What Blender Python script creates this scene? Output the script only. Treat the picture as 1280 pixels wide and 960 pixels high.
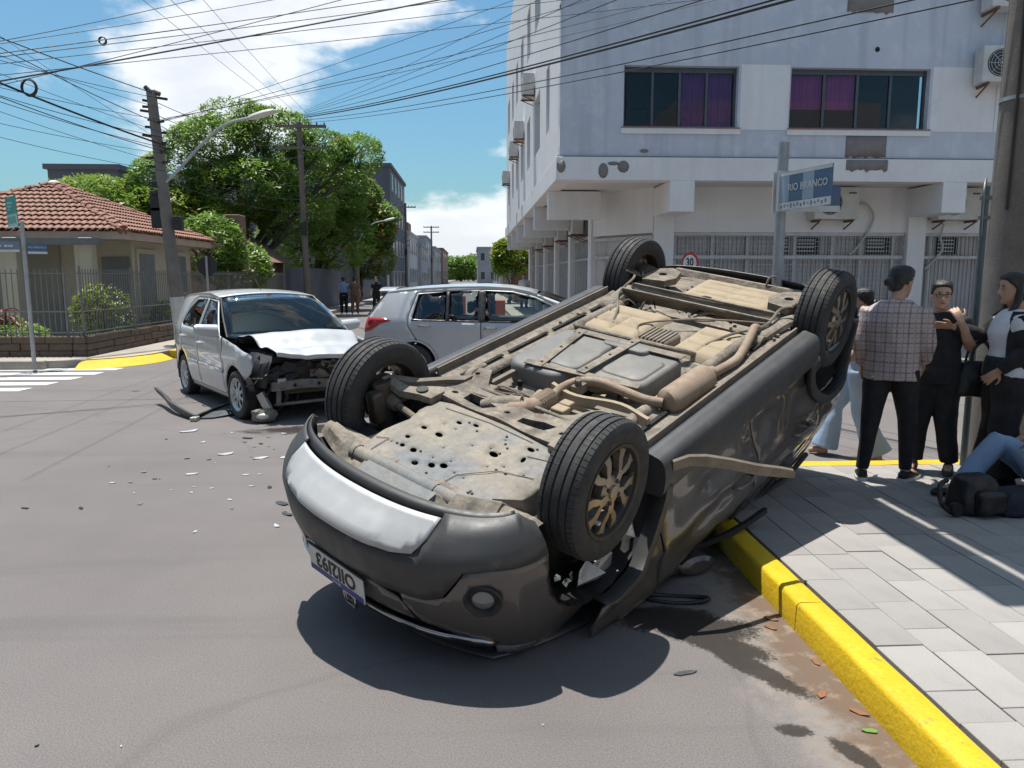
import bpy, bmesh, math, random
from mathutils import Vector, Matrix, Euler, noise
from mathutils.geometry import delaunay_2d_cdt
PI = math.pi; R = math.radians
sc = bpy.context.scene; COL = sc.collection
for o in list(bpy.data.objects): bpy.data.objects.remove(o)
# ---------------- camera
cam = bpy.data.cameras.new('camera'); camo = bpy.data.objects.new('camera', cam); COL.objects.link(camo)
cam.sensor_width = 36; cam.lens = 950/1280*36; cam.clip_start = .05; cam.clip_end = 3000
camo.location = (0, 0, 1.65); camo.rotation_euler = (R(90)-math.atan(135/950), 0, R(-3)); sc.camera = camo
# ---------------- world / sky with clouds
SUN_EL, SUN_AZ = R(79), R(-30)          # azimuth measured from +Y towards +X
w = bpy.data.worlds.new('World'); sc.world = w; w.use_nodes = True
nt = w.node_tree; N = nt.nodes; L = nt.links; N.clear()
def nd(t, **k):
    n = N.new(t)
    for a, b in k.items():
        if a.startswith('i_'): n.inputs[int(a[2:]) if a[2:].isdigit() else a[2:]].default_value = b
        else: setattr(n, a, b)
    return n
def mth(op, a, b=None, c=None):
    n = N.new('ShaderNodeMath'); n.operation = op
    for i, v in enumerate((a, b, c)):
        if v is None: continue
        if isinstance(v, (int, float)): n.inputs[i].default_value = v
        else: L.new(v, n.inputs[i])
    return n.outputs[0]
sky = nd('ShaderNodeTexSky', sky_type='NISHITA', sun_disc=False, sun_elevation=SUN_EL, sun_rotation=SUN_AZ, air_density=1.2, dust_density=1.6, ozone_density=1.6)
tc = nd('ShaderNodeTexCoord'); sp = nd('ShaderNodeSeparateXYZ'); L.new(tc.outputs['Generated'], sp.inputs[0])
mp = nd('ShaderNodeMapping'); mp.inputs['Scale'].default_value = (1, 1, 2.1); L.new(tc.outputs['Generated'], mp.inputs[0])
n1 = nd('ShaderNodeTexNoise', i_Scale=5.2, i_Detail=9.0, i_Roughness=.56); L.new(mp.outputs[0], n1.inputs['Vector'])
n2 = nd('ShaderNodeTexNoise', i_Scale=2.0, i_Detail=3.0); L.new(mp.outputs[0], n2.inputs['Vector'])
def skydir(u, v):
    p = math.atan(135/950); x = (u-640)/950; up = (480-v)/950
    d = Vector((x, math.cos(p)+up*math.sin(p), -math.sin(p)+up*math.cos(p))).normalized()
    return Matrix.Rotation(R(-3), 3, 'Z') @ d
tot = mth('MULTIPLY', mth('SUBTRACT', n2.outputs[0], .5), .9)
for (u, v, rad, am) in [(170, 40, 11, .34), (330, 40, 9, .30), (70, 40, 6, .2), (470, 40, 5, .26), (300, 95, 6, .30), (215, 175, 6, .36), (30, 112, 4, .2), (400, 20, 6, .2), (90, 155, 6, -.2), (40, 0, 4, -.2), (570, 285, 11, .5), (660, 300, 11, .42),
                        (470, 330, 12, .4), (90, 190, 4, .1), (560, 160, 11, -.28), (520, 150, 8, -.28), (30, 200, 10, -.26), (470, 170, 9, -.2), (700, 160, 10, -.2)]:
    d = skydir(u, v)
    dp = nd('ShaderNodeVectorMath', operation='DOT_PRODUCT'); L.new(tc.outputs['Generated'], dp.inputs[0]); dp.inputs[1].default_value = d
    mr = nd('ShaderNodeMapRange', interpolation_type='SMOOTHSTEP'); L.new(dp.outputs['Value'], mr.inputs[0])
    mr.inputs[1].default_value = math.cos(R(rad)); mr.inputs[2].default_value = 1; mr.inputs[3].default_value = 0; mr.inputs[4].default_value = am
    tot = mth('ADD', tot, mr.outputs[0])
dens = mth('ADD', mth('ADD', mth('MULTIPLY', mth('SUBTRACT', n1.outputs[0], .5), 2.5), .5), mth('MULTIPLY', tot, .72))
cm = nd('ShaderNodeMapRange', interpolation_type='SMOOTHSTEP'); L.new(dens, cm.inputs[0]); cm.inputs[1].default_value = .55; cm.inputs[2].default_value = .92
cr = nd('ShaderNodeMapRange'); L.new(dens, cr.inputs[0]); cr.inputs[1].default_value = .7; cr.inputs[2].default_value = 1.25
ccol = nd('ShaderNodeMix', data_type='RGBA'); L.new(cr.outputs[0], ccol.inputs[0]); ccol.inputs[6].default_value = (9.2, 9.3, 9.4, 1); ccol.inputs[7].default_value = (7.4, 7.7, 8.2, 1)
tint = nd('ShaderNodeMix', data_type='RGBA', blend_type='MULTIPLY'); tint.inputs[0].default_value = 1; L.new(sky.outputs[0], tint.inputs[6]); tint.inputs[7].default_value = (.62, .95, 1.06, 1)
mx = nd('ShaderNodeMix', data_type='RGBA'); L.new(mth('MULTIPLY', cm.outputs[0], .93), mx.inputs[0]); L.new(tint.outputs[2], mx.inputs[6]); L.new(ccol.outputs[2], mx.inputs[7])
bg = nd('ShaderNodeBackground'); bg.inputs[1].default_value = .086; L.new(mx.outputs[2], bg.inputs[0])
wo = nd('ShaderNodeOutputWorld'); L.new(bg.outputs[0], wo.inputs[0])
# ---------------- sun
sl = bpy.data.lights.new('sun', 'SUN'); sl.energy = 4.7; sl.angle = R(.55); sl.color = (1, .955, .88)
so = bpy.data.objects.new('sun', sl); COL.objects.link(so); so.location = (0, 0, 30)
sd = Vector((math.sin(SUN_AZ)*math.cos(SUN_EL), math.cos(SUN_AZ)*math.cos(SUN_EL), math.sin(SUN_EL)))
so.rotation_euler = sd.to_track_quat('Z', 'Y').to_euler()
vs = sc.view_settings; vs.view_transform = 'Standard'; vs.look = 'None'; vs.exposure = .50; vs.gamma = 1; vs.use_curve_mapping = False
rnd = random.Random(7)
# ---------------- materials
MAT = {}
def mat(name, c, r=.6, metal=0, c2=None, ns=6, var=.5, bump=0, bs=40, coat=0, spec=.5, fine=0, fs=90, trans=0, c3=None, ns3=2.2, th3=(.5, .62), rand=0, streak=0):
    """principled with large noise c<->c2, an optional thresholded third colour and fine speckle, all in object space"""
    m = bpy.data.materials.new(name); m.use_nodes = True; t = m.node_tree; P = t.nodes['Principled BSDF']; l = t.links
    P.inputs['Roughness'].default_value = r; P.inputs['Metallic'].default_value = metal; P.inputs['Specular IOR Level'].default_value = spec
    P.inputs['Coat Weight'].default_value = coat; P.inputs['Coat Roughness'].default_value = .06
    tcn = t.nodes.new('ShaderNodeTexCoord'); out = None
    def noi(s, d=5, ro=.6):
        n = t.nodes.new('ShaderNodeTexNoise'); n.inputs['Scale'].default_value = s; n.inputs['Detail'].default_value = d; n.inputs['Roughness'].default_value = ro
        l.new(tcn.outputs['Object'], n.inputs['Vector']); return n.outputs[0]
    def rmp(s, a, b):
        n = t.nodes.new('ShaderNodeMapRange'); l.new(s, n.inputs[0]); n.inputs[1].default_value = a; n.inputs[2].default_value = b; return n.outputs[0]
    def mixc(f, a, b, bt='MIX'):
        n = t.nodes.new('ShaderNodeMix'); n.data_type = 'RGBA'; n.blend_type = bt
        for i, v in ((0, f), (6, a), (7, b)):
            if isinstance(v, (tuple, list)): n.inputs[i].default_value = (*v, 1)[:4]
            elif isinstance(v, (int, float)): n.inputs[i].default_value = v
            else: l.new(v, n.inputs[i])
        return n.outputs[2]
    if c2 is None: c2 = tuple(x*(1-var*.4) for x in c)
    out = mixc(rmp(noi(ns), .35, .68), c, c2)
    if c3: out = mixc(rmp(noi(ns3, 8, .65), *th3), out, c3)
    if fine:
        f = rmp(noi(fs, 3, .7), .3, .7); g = t.nodes.new('ShaderNodeMapRange'); l.new(f, g.inputs[0]); g.inputs[3].default_value = 1-fine; g.inputs[4].default_value = 1+fine
        cb = t.nodes.new('ShaderNodeCombineColor'); [l.new(g.outputs[0], cb.inputs[i]) for i in range(3)]
        out = mixc(1.0, out, cb.outputs[0], 'MULTIPLY')
    if rand:
        oi = t.nodes.new('ShaderNodeObjectInfo'); g = t.nodes.new('ShaderNodeMapRange'); l.new(oi.outputs['Random'], g.inputs[0]); g.inputs[3].default_value = 1-rand; g.inputs[4].default_value = 1+rand*.5
        cb = t.nodes.new('ShaderNodeCombineColor'); [l.new(g.outputs[0], cb.inputs[i]) for i in range(3)]
        out = mixc(1.0, out, cb.outputs[0], 'MULTIPLY')
    if streak:
        mpn = t.nodes.new('ShaderNodeMapping'); mpn.inputs['Scale'].default_value = (3.2, 3.2, .22); l.new(tcn.outputs['Object'], mpn.inputs[0])
        n = t.nodes.new('ShaderNodeTexNoise'); n.inputs['Scale'].default_value = 1.6; n.inputs['Detail'].default_value = 7; l.new(mpn.outputs[0], n.inputs['Vector'])
        out = mixc(rmp(n.outputs[0], .50, .80), out, tuple(x*(1-streak) for x in c))
    l.new(out, P.inputs['Base Color'])
    if bump:
        b = t.nodes.new('ShaderNodeBump'); b.inputs['Strength'].default_value = bump; b.inputs['Distance'].default_value = .01
        l.new(noi(bs, 4), b.inputs['Height']); l.new(b.outputs[0], P.inputs['Normal'])
    if r < .95:
        n = t.nodes.new('ShaderNodeMapRange'); l.new(noi(ns*2.3), n.inputs[0]); n.inputs[1].default_value = .3; n.inputs[2].default_value = .7
        n.inputs[3].default_value = r*.82; n.inputs[4].default_value = min(1, r*1.2); l.new(n.outputs[0], P.inputs['Roughness'])
    if trans: P.inputs['Transmission Weight'].default_value = trans
    MAT[name] = m; return m
def mglass(name, tint, amt=.12, rough=.02):
    m = bpy.data.materials.new(name); m.use_nodes = True; t = m.node_tree; t.nodes.clear(); l = t.links
    o = t.nodes.new('ShaderNodeOutputMaterial'); mxn = t.nodes.new('ShaderNodeMixShader'); tr = t.nodes.new('ShaderNodeBsdfTransparent'); gl = t.nodes.new('ShaderNodeBsdfGlossy')
    tr.inputs[0].default_value = (*tint, 1); gl.inputs['Roughness'].default_value = rough
    lw = t.nodes.new('ShaderNodeLayerWeight'); lw.inputs[0].default_value = .35
    mr = t.nodes.new('ShaderNodeMapRange'); l.new(lw.outputs['Fresnel'], mr.inputs[0]); mr.inputs[1].default_value = .03; mr.inputs[3].default_value = amt*.4; mr.inputs[4].default_value = 1
    l.new(mr.outputs[0], mxn.inputs[0]); l.new(tr.outputs[0], mxn.inputs[1]); l.new(gl.outputs[0], mxn.inputs[2]); l.new(mxn.outputs[0], o.inputs[0])
    MAT[name] = m; return m
def memit(name, c, s):
    m = bpy.data.materials.new(name); m.use_nodes = True; P = m.node_tree.nodes['Principled BSDF']
    P.inputs['Emission Color'].default_value = (*c, 1); P.inputs['Emission Strength'].default_value = s; MAT[name] = m; return m
def mleaf(name, c1, c2, c3=None):
    m = bpy.data.materials.new(name); m.use_nodes = True; t = m.node_tree; l = t.links; t.nodes.clear()
    o = t.nodes.new('ShaderNodeOutputMaterial'); g = t.nodes.new('ShaderNodeTexCoord')
    n = t.nodes.new('ShaderNodeTexNoise'); n.inputs['Scale'].default_value = 1.3; n.inputs['Detail'].default_value = 6; l.new(g.outputs['Object'], n.inputs['Vector'])
    mr = t.nodes.new('ShaderNodeMapRange'); l.new(n.outputs[0], mr.inputs[0]); mr.inputs[1].default_value = .33; mr.inputs[2].default_value = .67
    mxn = t.nodes.new('ShaderNodeMix'); mxn.data_type = 'RGBA'; l.new(mr.outputs[0], mxn.inputs[0]); mxn.inputs[6].default_value = (*c1, 1); mxn.inputs[7].default_value = (*c2, 1)
    d = t.nodes.new('ShaderNodeBsdfDiffuse'); tl = t.nodes.new('ShaderNodeBsdfTranslucent'); gs = t.nodes.new('ShaderNodeBsdfGlossy'); gs.inputs['Roughness'].default_value = .45
    l.new(mxn.outputs[2], d.inputs[0]); l.new(mxn.outputs[2], tl.inputs[0])
    a = t.nodes.new('ShaderNodeMixShader'); a.inputs[0].default_value = .42; l.new(d.outputs[0], a.inputs[1]); l.new(tl.outputs[0], a.inputs[2])
    b = t.nodes.new('ShaderNodeMixShader'); b.inputs[0].default_value = .05; l.new(a.outputs[0], b.inputs[1]); l.new(gs.outputs[0], b.inputs[2]); l.new(b.outputs[0], o.inputs[0])
    MAT[name] = m; return m
def getm(m): return MAT[m] if isinstance(m, str) else m
# ---------------- mesh helpers
def finish(me, smooth, ang=35):
    if smooth:
        me.shade_smooth()
        me.set_sharp_from_angle(angle=R(ang))
def link(name, me, parent=None, mats=(), kind=None, label=None):
    o = bpy.data.objects.new(name, me); COL.objects.link(o)
    if parent: o.parent = parent
    for m in ([mats] if not isinstance(mats, (list, tuple)) else mats): me.materials.append(getm(m))
    if kind: o['kind'] = kind
    if label: o['label'] = label
    return o
class MB:
    def __init__(s): s.v = []; s.f = []; s.m = []; s.k = 0; s.T = None
    def add(s, vs, fs):
        o = len(s.v)
        if s.T is not None: vs = [s.T @ Vector(p) for p in vs]
        s.v += [tuple(p) for p in vs]; s.f += [[i+o for i in f] for f in fs]; s.m += [s.k]*len(fs); return s
    def box(s, x0, x1, y0, y1, z0, z1):
        return s.add([(x0,y0,z0),(x1,y0,z0),(x1,y1,z0),(x0,y1,z0),(x0,y0,z1),(x1,y0,z1),(x1,y1,z1),(x0,y1,z1)],
                     [(0,3,2,1),(4,5,6,7),(0,1,5,4),(1,2,6,5),(2,3,7,6),(3,0,4,7)])
    def bar(s, a, b, wx, wz, up=(0,0,1)):
        a = Vector(a); b = Vector(b); d = (b-a).normalized(); u = Vector(up)
        if abs(d.dot(u)) > .98: u = Vector((1,0,0))
        sx = d.cross(u).normalized(); sz = sx.cross(d)
        P = []
        for p in (a, b):
            for i, j in ((-1,-1),(1,-1),(1,1),(-1,1)): P.append(p+sx*wx*.5*i+sz*wz*.5*j)
        return s.add(P, [(3,2,1,0),(4,5,6,7),(0,1,5,4),(1,2,6,5),(2,3,7,6),(3,0,4,7)])
    def loft(s, rings, closed=True, cap=True):
        n = len(rings[0]); vs = [p for r in rings for p in r]; fs = []
        for i in range(len(rings)-1):
            for j in range(n if closed else n-1):
                k = (j+1) % n; fs.append((i*n+j, i*n+k, (i+1)*n+k, (i+1)*n+j))
        if cap and closed: fs += [tuple(range(n-1, -1, -1)), tuple(range((len(rings)-1)*n, len(rings)*n))]
        return s.add(vs, fs)
    def tube(s, pts, r, n=8, cap=True, sq=None):
        pts = [Vector(p) for p in pts]; rs = r if isinstance(r, (list, tuple)) else [r]*len(pts); rings = []; u = None
        for i, p in enumerate(pts):
            d = (pts[min(i+1, len(pts)-1)]-pts[max(i-1, 0)]).normalized()
            if u is None: u = d.orthogonal().normalized()
            u = (u-d*u.dot(d)).normalized(); v = d.cross(u)
            rings.append([p+(u*math.cos(2*PI*k/n)+v*math.sin(2*PI*k/n))*rs[i] for k in range(n)])
        return s.loft(rings, True, cap)
    def prism(s, poly, a, b, ax='z'):
        f = {'z': lambda p, h: (p[0], p[1], h), 'y': lambda p, h: (p[0], h, p[1]), 'x': lambda p, h: (h, p[0], p[1])}[ax]
        n = len(poly); vs = [f(p, a) for p in poly]+[f(p, b) for p in poly]
        return s.add(vs, [tuple(range(n-1, -1, -1)), tuple(range(n, 2*n))]+[(i, (i+1) % n, n+(i+1) % n, n+i) for i in range(n)])
    def lathe(s, prof, n=24, ax='x', c=(0,0,0), close=False):
        """prof: (h along axis, radius)"""
        c = Vector(c); rings = []
        for h, rr in prof:
            ring = []
            for k in range(n):
                a = 2*PI*k/n; q = (rr*math.cos(a), rr*math.sin(a))
                ring.append(c+Vector({'x': (h, q[0], q[1]), 'y': (q[1], h, q[0]), 'z': (q[0], q[1], h)}[ax]))
            rings.append(ring)
        if close: rings.append(rings[0])
        return s.loft(rings, True, not close)
    def ball(s, c, r, n=12, m=8):
        r = (r, r, r) if isinstance(r, (int, float)) else r; rings = []
        for i in range(m+1):
            t = PI*i/m; t = min(max(t, .02), PI-.02)
            rings.append([(c[0]+r[0]*math.sin(t)*math.cos(2*PI*k/n), c[1]+r[1]*math.sin(t)*math.sin(2*PI*k/n), c[2]+r[2]*math.cos(t)) for k in range(n)])
        return s.loft(rings)
    def mesh(s, name, smooth=True, ang=35, fixn=True):
        me = bpy.data.meshes.new(name); me.from_pydata(s.v, [], s.f)
        for p, k in zip(me.polygons, s.m): p.material_index = k
        if fixn:
            b = bmesh.new(); b.from_mesh(me); bmesh.ops.recalc_face_normals(b, faces=b.faces); b.to_mesh(me); b.free()
        finish(me, smooth, ang); return me
    def obj(s, name, mats, parent=None, smooth=True, ang=35, bevel=0, kind=None, label=None, fixn=True):
        o = link(name, s.mesh(name, smooth, ang, fixn), parent, mats, kind, label)
        if bevel:
            b = o.modifiers.new('bevel', 'BEVEL'); b.width = bevel; b.segments = 2; b.limit_method = 'ANGLE'; b.angle_limit = R(40)
        return o
def tag(o, label, cat, group=None):
    o['label'] = label; o['category'] = cat
    if group: o['group'] = group
    return o
def struct(o): o['kind'] = 'structure'; return o
def thing(name, label, cat, loc=(0,0,0), rotz=0, group=None):
    o = bpy.data.objects.new(name, None); COL.objects.link(o); o.location = loc; o.rotation_euler = (0,0,rotz); o.empty_display_size = .1
    return tag(o, label, cat, group)
def dup(root, loc=None, rotz=None, label=None, scale=None):
    r = root.copy(); COL.objects.link(r)
    if loc is not None: r.location = loc
    if rotz is not None: r.rotation_euler = (0,0,rotz)
    if scale: r.scale = (scale,)*3
    if label: r['label'] = label
    for ch in root.children:
        c = ch.copy(); COL.objects.link(c); c.parent = r
        for g in ch.children:
            d = g.copy(); COL.objects.link(d); d.parent = c
    return r
def interp(x, T):
    if x <= T[0][0]: return T[0][1]
    for (a, b), (c, d) in zip(T, T[1:]):
        if x <= c: return b+(d-b)*(x-a)/(c-a)
    return T[-1][1]
def smoothpts(P, n=6, closed=False):
    P = [Vector(p) for p in P]; out = []; m = len(P)
    for i in range(m if closed else m-1):
        g = (lambda k: P[k % m]) if closed else (lambda k: P[min(max(k, 0), m-1)])
        a, b, c, d = g(i-1), g(i), g(i+1), g(i+2)
        for k in range(n):
            t = k/n; out.append(.5*((2*b)+(c-a)*t+(2*a-5*b+4*c-d)*t*t+(3*b-a-3*c+d)*t**3))
    if not closed: out.append(P[-1])
    return out
def pip(p, poly):
    x, y = p; c = False; j = len(poly)-1
    for i in range(len(poly)):
        xi, yi = poly[i]; xj, yj = poly[j]
        if (yi > y) != (yj > y) and x < (xj-xi)*(y-yi)/(yj-yi)+xi: c = not c
        j = i
    return c
def circ(cx, cy, rx, ry=None, n=14, a0=0, rot=0):
    ry = ry or rx; o = []
    for k in range(n):
        a = a0+2*PI*k/n; x, y = rx*math.cos(a), ry*math.sin(a)
        o.append((cx+x*math.cos(rot)-y*math.sin(rot), cy+x*math.sin(rot)+y*math.cos(rot)))
    return o
def rrect(x0, x1, y0, y1, r, n=4):
    o = []
    for cx, cy, a in ((x1-r, y1-r, 0), (x0+r, y1-r, 90), (x0+r, y0+r, 180), (x1-r, y0+r, 270)):
        for k in range(n+1): o.append((cx+r*math.cos(R(a+90*k/n)), cy+r*math.sin(R(a+90*k/n))))
    return o
def tri2d(outline, holes=(), step=.05):
    """triangulate an outline with holes and a grid of inner points -> (points, triangles)"""
    pts = []; edges = []
    def ring(poly):
        s0 = len(pts); q = []
        for (a, b) in zip(poly, list(poly[1:])+[poly[0]]):
            d = math.hypot(b[0]-a[0], b[1]-a[1]); k = max(1, int(d/step+.5))
            for i in range(k): q.append((a[0]+(b[0]-a[0])*i/k, a[1]+(b[1]-a[1])*i/k))
        pts.extend(q); n = len(q); edges.extend([(s0+i, s0+(i+1) % n) for i in range(n)]); return q
    ring(outline); [ring(h) for h in holes]
    bnd = list(pts); xs = [p[0] for p in outline]; ys = [p[1] for p in outline]
    cell = {}
    for b in bnd: cell.setdefault((int(b[0]//step), int(b[1]//step)), []).append(b)
    y = min(ys)+step*.5; row = 0
    while y < max(ys):
        x = min(xs)+step*(.5 if row % 2 else .25)
        while x < max(xs):
            ci, cj = int(x//step), int(y//step)
            near = any((b[0]-x)**2+(b[1]-y)**2 < (step*.5)**2 for i in (-1,0,1) for j in (-1,0,1) for b in cell.get((ci+i, cj+j), ()))
            if not near and pip((x, y), outline) and not any(pip((x, y), h) for h in holes): pts.append((x, y))
            x += step
        y += step*.87; row += 1
    v, _, f, *_ = delaunay_2d_cdt([Vector(p) for p in pts], edges, [], 0, 1e-6)
    T = []
    for t in f:
        c = ((v[t[0]].x+v[t[1]].x+v[t[2]].x)/3, (v[t[0]].y+v[t[1]].y+v[t[2]].y)/3)
        if pip(c, outline) and not any(pip(c, h) for h in holes): T.append(tuple(t))
    return [(p.x, p.y) for p in v], T
def panel(name, outline, fn, mats, parent, holes=(), step=.05, thick=.006, out=None, ang=50, label=None, post=None):
    p, T = tri2d(outline, holes, step); V = [Vector(fn(*q)) for q in p]
    if post: V = [Vector(post(x)) for x in V]
    n = Vector((0,0,0))
    for a, b, c in T: n += (V[b]-V[a]).cross(V[c]-V[a])
    if out is not None and n.dot(Vector(out)) < 0: T = [(a, c, b) for a, b, c in T]
    me = bpy.data.meshes.new(name); me.from_pydata([tuple(x) for x in V], [], T)
    b = bmesh.new(); b.from_mesh(me); bmesh.ops.delete(b, geom=[x for x in b.verts if not x.link_faces], context='VERTS'); b.to_mesh(me); b.free()
    finish(me, thick < .03, ang); o = link(name, me, parent, mats, label=label)
    if thick:
        s = o.modifiers.new('solid', 'SOLIDIFY'); s.thickness = thick; s.offset = -1
    return o
def text(name, body, size, mats, parent, loc, rot, depth=.002, sx=1, bold=0):
    cu = bpy.data.curves.new(name, 'FONT'); cu.body = body; cu.size = size; cu.extrude = depth; cu.offset = bold; cu.align_x = 'CENTER'; cu.align_y = 'CENTER'; cu.resolution_u = 3
    t = bpy.data.objects.new(name, cu); COL.objects.link(t); bpy.context.view_layer.update()
    me = bpy.data.meshes.new_from_object(t.evaluated_get(bpy.context.evaluated_depsgraph_get())); bpy.data.objects.remove(t)
    me.name = name; me.transform(Matrix.Diagonal((sx, 1, 1, 1))); me.materials.clear()
    o = link(name, me, parent, mats); o.location = loc; o.rotation_euler = rot; return o
# ================= SETTING: road, pavements, kerbs =================
def asphalt():
    m = mat('asphalt', (.168,.152,.148), .88, c2=(.138,.125,.122), ns=.55, fine=.36, fs=150, bump=.4, bs=190, spec=.3)
    t = m.node_tree; l = t.links; P = t.nodes['Principled BSDF']; src = P.inputs['Base Color'].links[0].from_socket
    g = t.nodes.new('ShaderNodeTexCoord'); s = t.nodes.new('ShaderNodeSeparateXYZ'); l.new(g.outputs['Object'], s.inputs[0])
    def mt(op, a, b=None):
        n = t.nodes.new('ShaderNodeMath'); n.operation = op
        for i, v in enumerate((a, b)):
            if v is None: continue
            if isinstance(v, (int, float)): n.inputs[i].default_value = v
            else: l.new(v, n.inputs[i])
        return n.outputs[0]
    def noi(sc_, d=6, vec=None, ro=.6):
        n = t.nodes.new('ShaderNodeTexNoise'); n.inputs['Scale'].default_value = sc_; n.inputs['Detail'].default_value = d; n.inputs['Roughness'].default_value = ro
        l.new(vec or g.outputs['Object'], n.inputs['Vector']); return n.outputs[0]
    def st(x, a, b):
        n = t.nodes.new('ShaderNodeMapRange'); n.interpolation_type = 'SMOOTHSTEP'; l.new(x, n.inputs[0]); n.inputs[1].default_value = a; n.inputs[2].default_value = b; return n.outputs[0]
    def mix(f, a, c):
        n = t.nodes.new('ShaderNodeMix'); n.data_type = 'RGBA'; l.new(f, n.inputs[0]); l.new(a, n.inputs[6])
        if isinstance(c, tuple): n.inputs[7].default_value = (*c, 1)
        else: l.new(c, n.inputs[7])
        return n.outputs[2]
    X, Y = s.outputs[0], s.outputs[1]
    # gutter dirt beside the near kerb
    inside = mt('MULTIPLY', mt('LESS_THAN', X, 1.75), st(Y, 5.2, 4.6))
    d = mt('ADD', mt('ADD', X, mt('MULTIPLY', mt('SUBTRACT', noi(2.6), .5), .55)), mt('MULTIPLY', mt('SUBTRACT', noi(18), .5), .22))
    col = mix(mt('MULTIPLY', mt('MULTIPLY', st(d, 1.08, 1.26), inside), .5), src, (.27,.24,.21))
    col = mix(mt('MULTIPLY', mt('MULTIPLY', st(d, 1.27, 1.40), inside), .8), col, (.125,.078,.048))
    col = mix(mt('MULTIPLY', mt('MULTIPLY', st(noi(9, 6), .52, .66), mt('MULTIPLY', st(d, 1.15, 1.3), inside)), .7), col, (.26,.21,.17))
    # fluid that ran out of the wreck: soft-edged ellipses broken up by grain
    def ell(cx, cy, rx, ry, rot):
        ca, sa = math.cos(rot), math.sin(rot); dx = mt('SUBTRACT', X, cx); dy = mt('SUBTRACT', Y, cy)
        a = mt('DIVIDE', mt('ADD', mt('MULTIPLY', dx, ca), mt('MULTIPLY', dy, sa)), rx); b = mt('DIVIDE', mt('SUBTRACT', mt('MULTIPLY', dy, ca), mt('MULTIPLY', dx, sa)), ry)
        return mt('SQRT', mt('ADD', mt('MULTIPLY', a, a), mt('MULTIPLY', b, b)))
    brk = mt('ADD', mt('MULTIPLY', mt('SUBTRACT', noi(5.5, 5), .5), 1.3), mt('MULTIPLY', mt('SUBTRACT', noi(60, 3), .5), .9))
    wet = None
    for e in ((1.0,3.40,.36,.17,R(-22)),(1.16,3.02,.34,.075,R(-60)),(1.10,3.2,.30,.09,R(-38)),(1.17,2.52,.075,.04,R(-10)),(1.33,2.35,.14,.045,R(-65)),(-1.55,8.25,.95,.24,R(8))):
        q = st(mt('ADD', ell(*e), brk), 1.12, .72); wet = q if wet is None else mt('MAXIMUM', wet, q)
    col = mix(mt('MULTIPLY', wet, .93), col, (.026,.021,.018))
    rg = t.nodes.new('ShaderNodeMapRange'); l.new(wet, rg.inputs[0]); rg.inputs[3].default_value = .88; rg.inputs[4].default_value = .42; l.new(rg.outputs[0], P.inputs['Roughness'])
    # long faint tyre / patch seams
    mpn = t.nodes.new('ShaderNodeMapping'); mpn.inputs['Scale'].default_value = (.25, 3.0, 1); mpn.inputs['Rotation'].default_value = (0,0,R(24)); l.new(g.outputs['Object'], mpn.inputs[0])
    col = mix(mt('MULTIPLY', st(noi(.9, 4, mpn.outputs[0]), .56, .72), .30), col, (.10,.095,.092))
    vo = t.nodes.new('ShaderNodeTexVoronoi'); vo.feature = 'DISTANCE_TO_EDGE'; vo.inputs['Scale'].default_value = .16
    ad = t.nodes.new('ShaderNodeVectorMath'); ad.operation = 'ADD'; nn = t.nodes.new('ShaderNodeTexNoise'); nn.inputs['Scale'].default_value = .9; l.new(g.outputs['Object'], nn.inputs['Vector'])
    l.new(g.outputs['Object'], ad.inputs[0]); l.new(nn.outputs[1], ad.inputs[1]); l.new(ad.outputs[0], vo.inputs['Vector'])
    col = mix(mt('MULTIPLY', st(vo.outputs[0], .006, .001), .12), col, (.05,.047,.045))
    l.new(col, P.inputs['Base Color'])
asphalt()
mat('kerb_yellow', (.62,.42,.012), .55, c2=(.55,.36,.010), ns=5, c3=(.30,.22,.07), ns3=16, th3=(.62,.70), bump=.4, bs=45, fine=.14, fs=90)
mat('paver', (.315,.298,.285), .85, c2=(.275,.26,.25), ns=1.7, fine=.12, fs=170, bump=.2, bs=150, c3=(.22,.195,.17), ns3=2.3, th3=(.60,.82), rand=.13)
mat('grout', (.16,.145,.13), .95, bump=.3, bs=90)
mat('concrete_walk', (.36,.32,.28), .9, c2=(.28,.25,.22), ns=.8, fine=.15, fs=60, bump=.25, bs=45)
mat('road_white', (.62,.61,.60), .8, c2=(.46,.45,.44), ns=3, fine=.2, fs=45)
mat('fluid', (.045,.038,.034), .30, c2=(.07,.058,.05), ns=8, bump=.2, bs=120, fine=.3, fs=150)
m = MB(); m.add([(-400,-300,0),(400,-300,0),(400,900,0),(-400,900,0)], [(0,1,2,3)])
struct(m.obj('road', 'asphalt', smooth=False, fixn=False))
def arcpts(cx, cy, r, a0, a1, n=8): return [(cx+r*math.cos(R(a0+(a1-a0)*k/n)), cy+r*math.sin(R(a0+(a1-a0)*k/n))) for k in range(n+1)]
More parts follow.
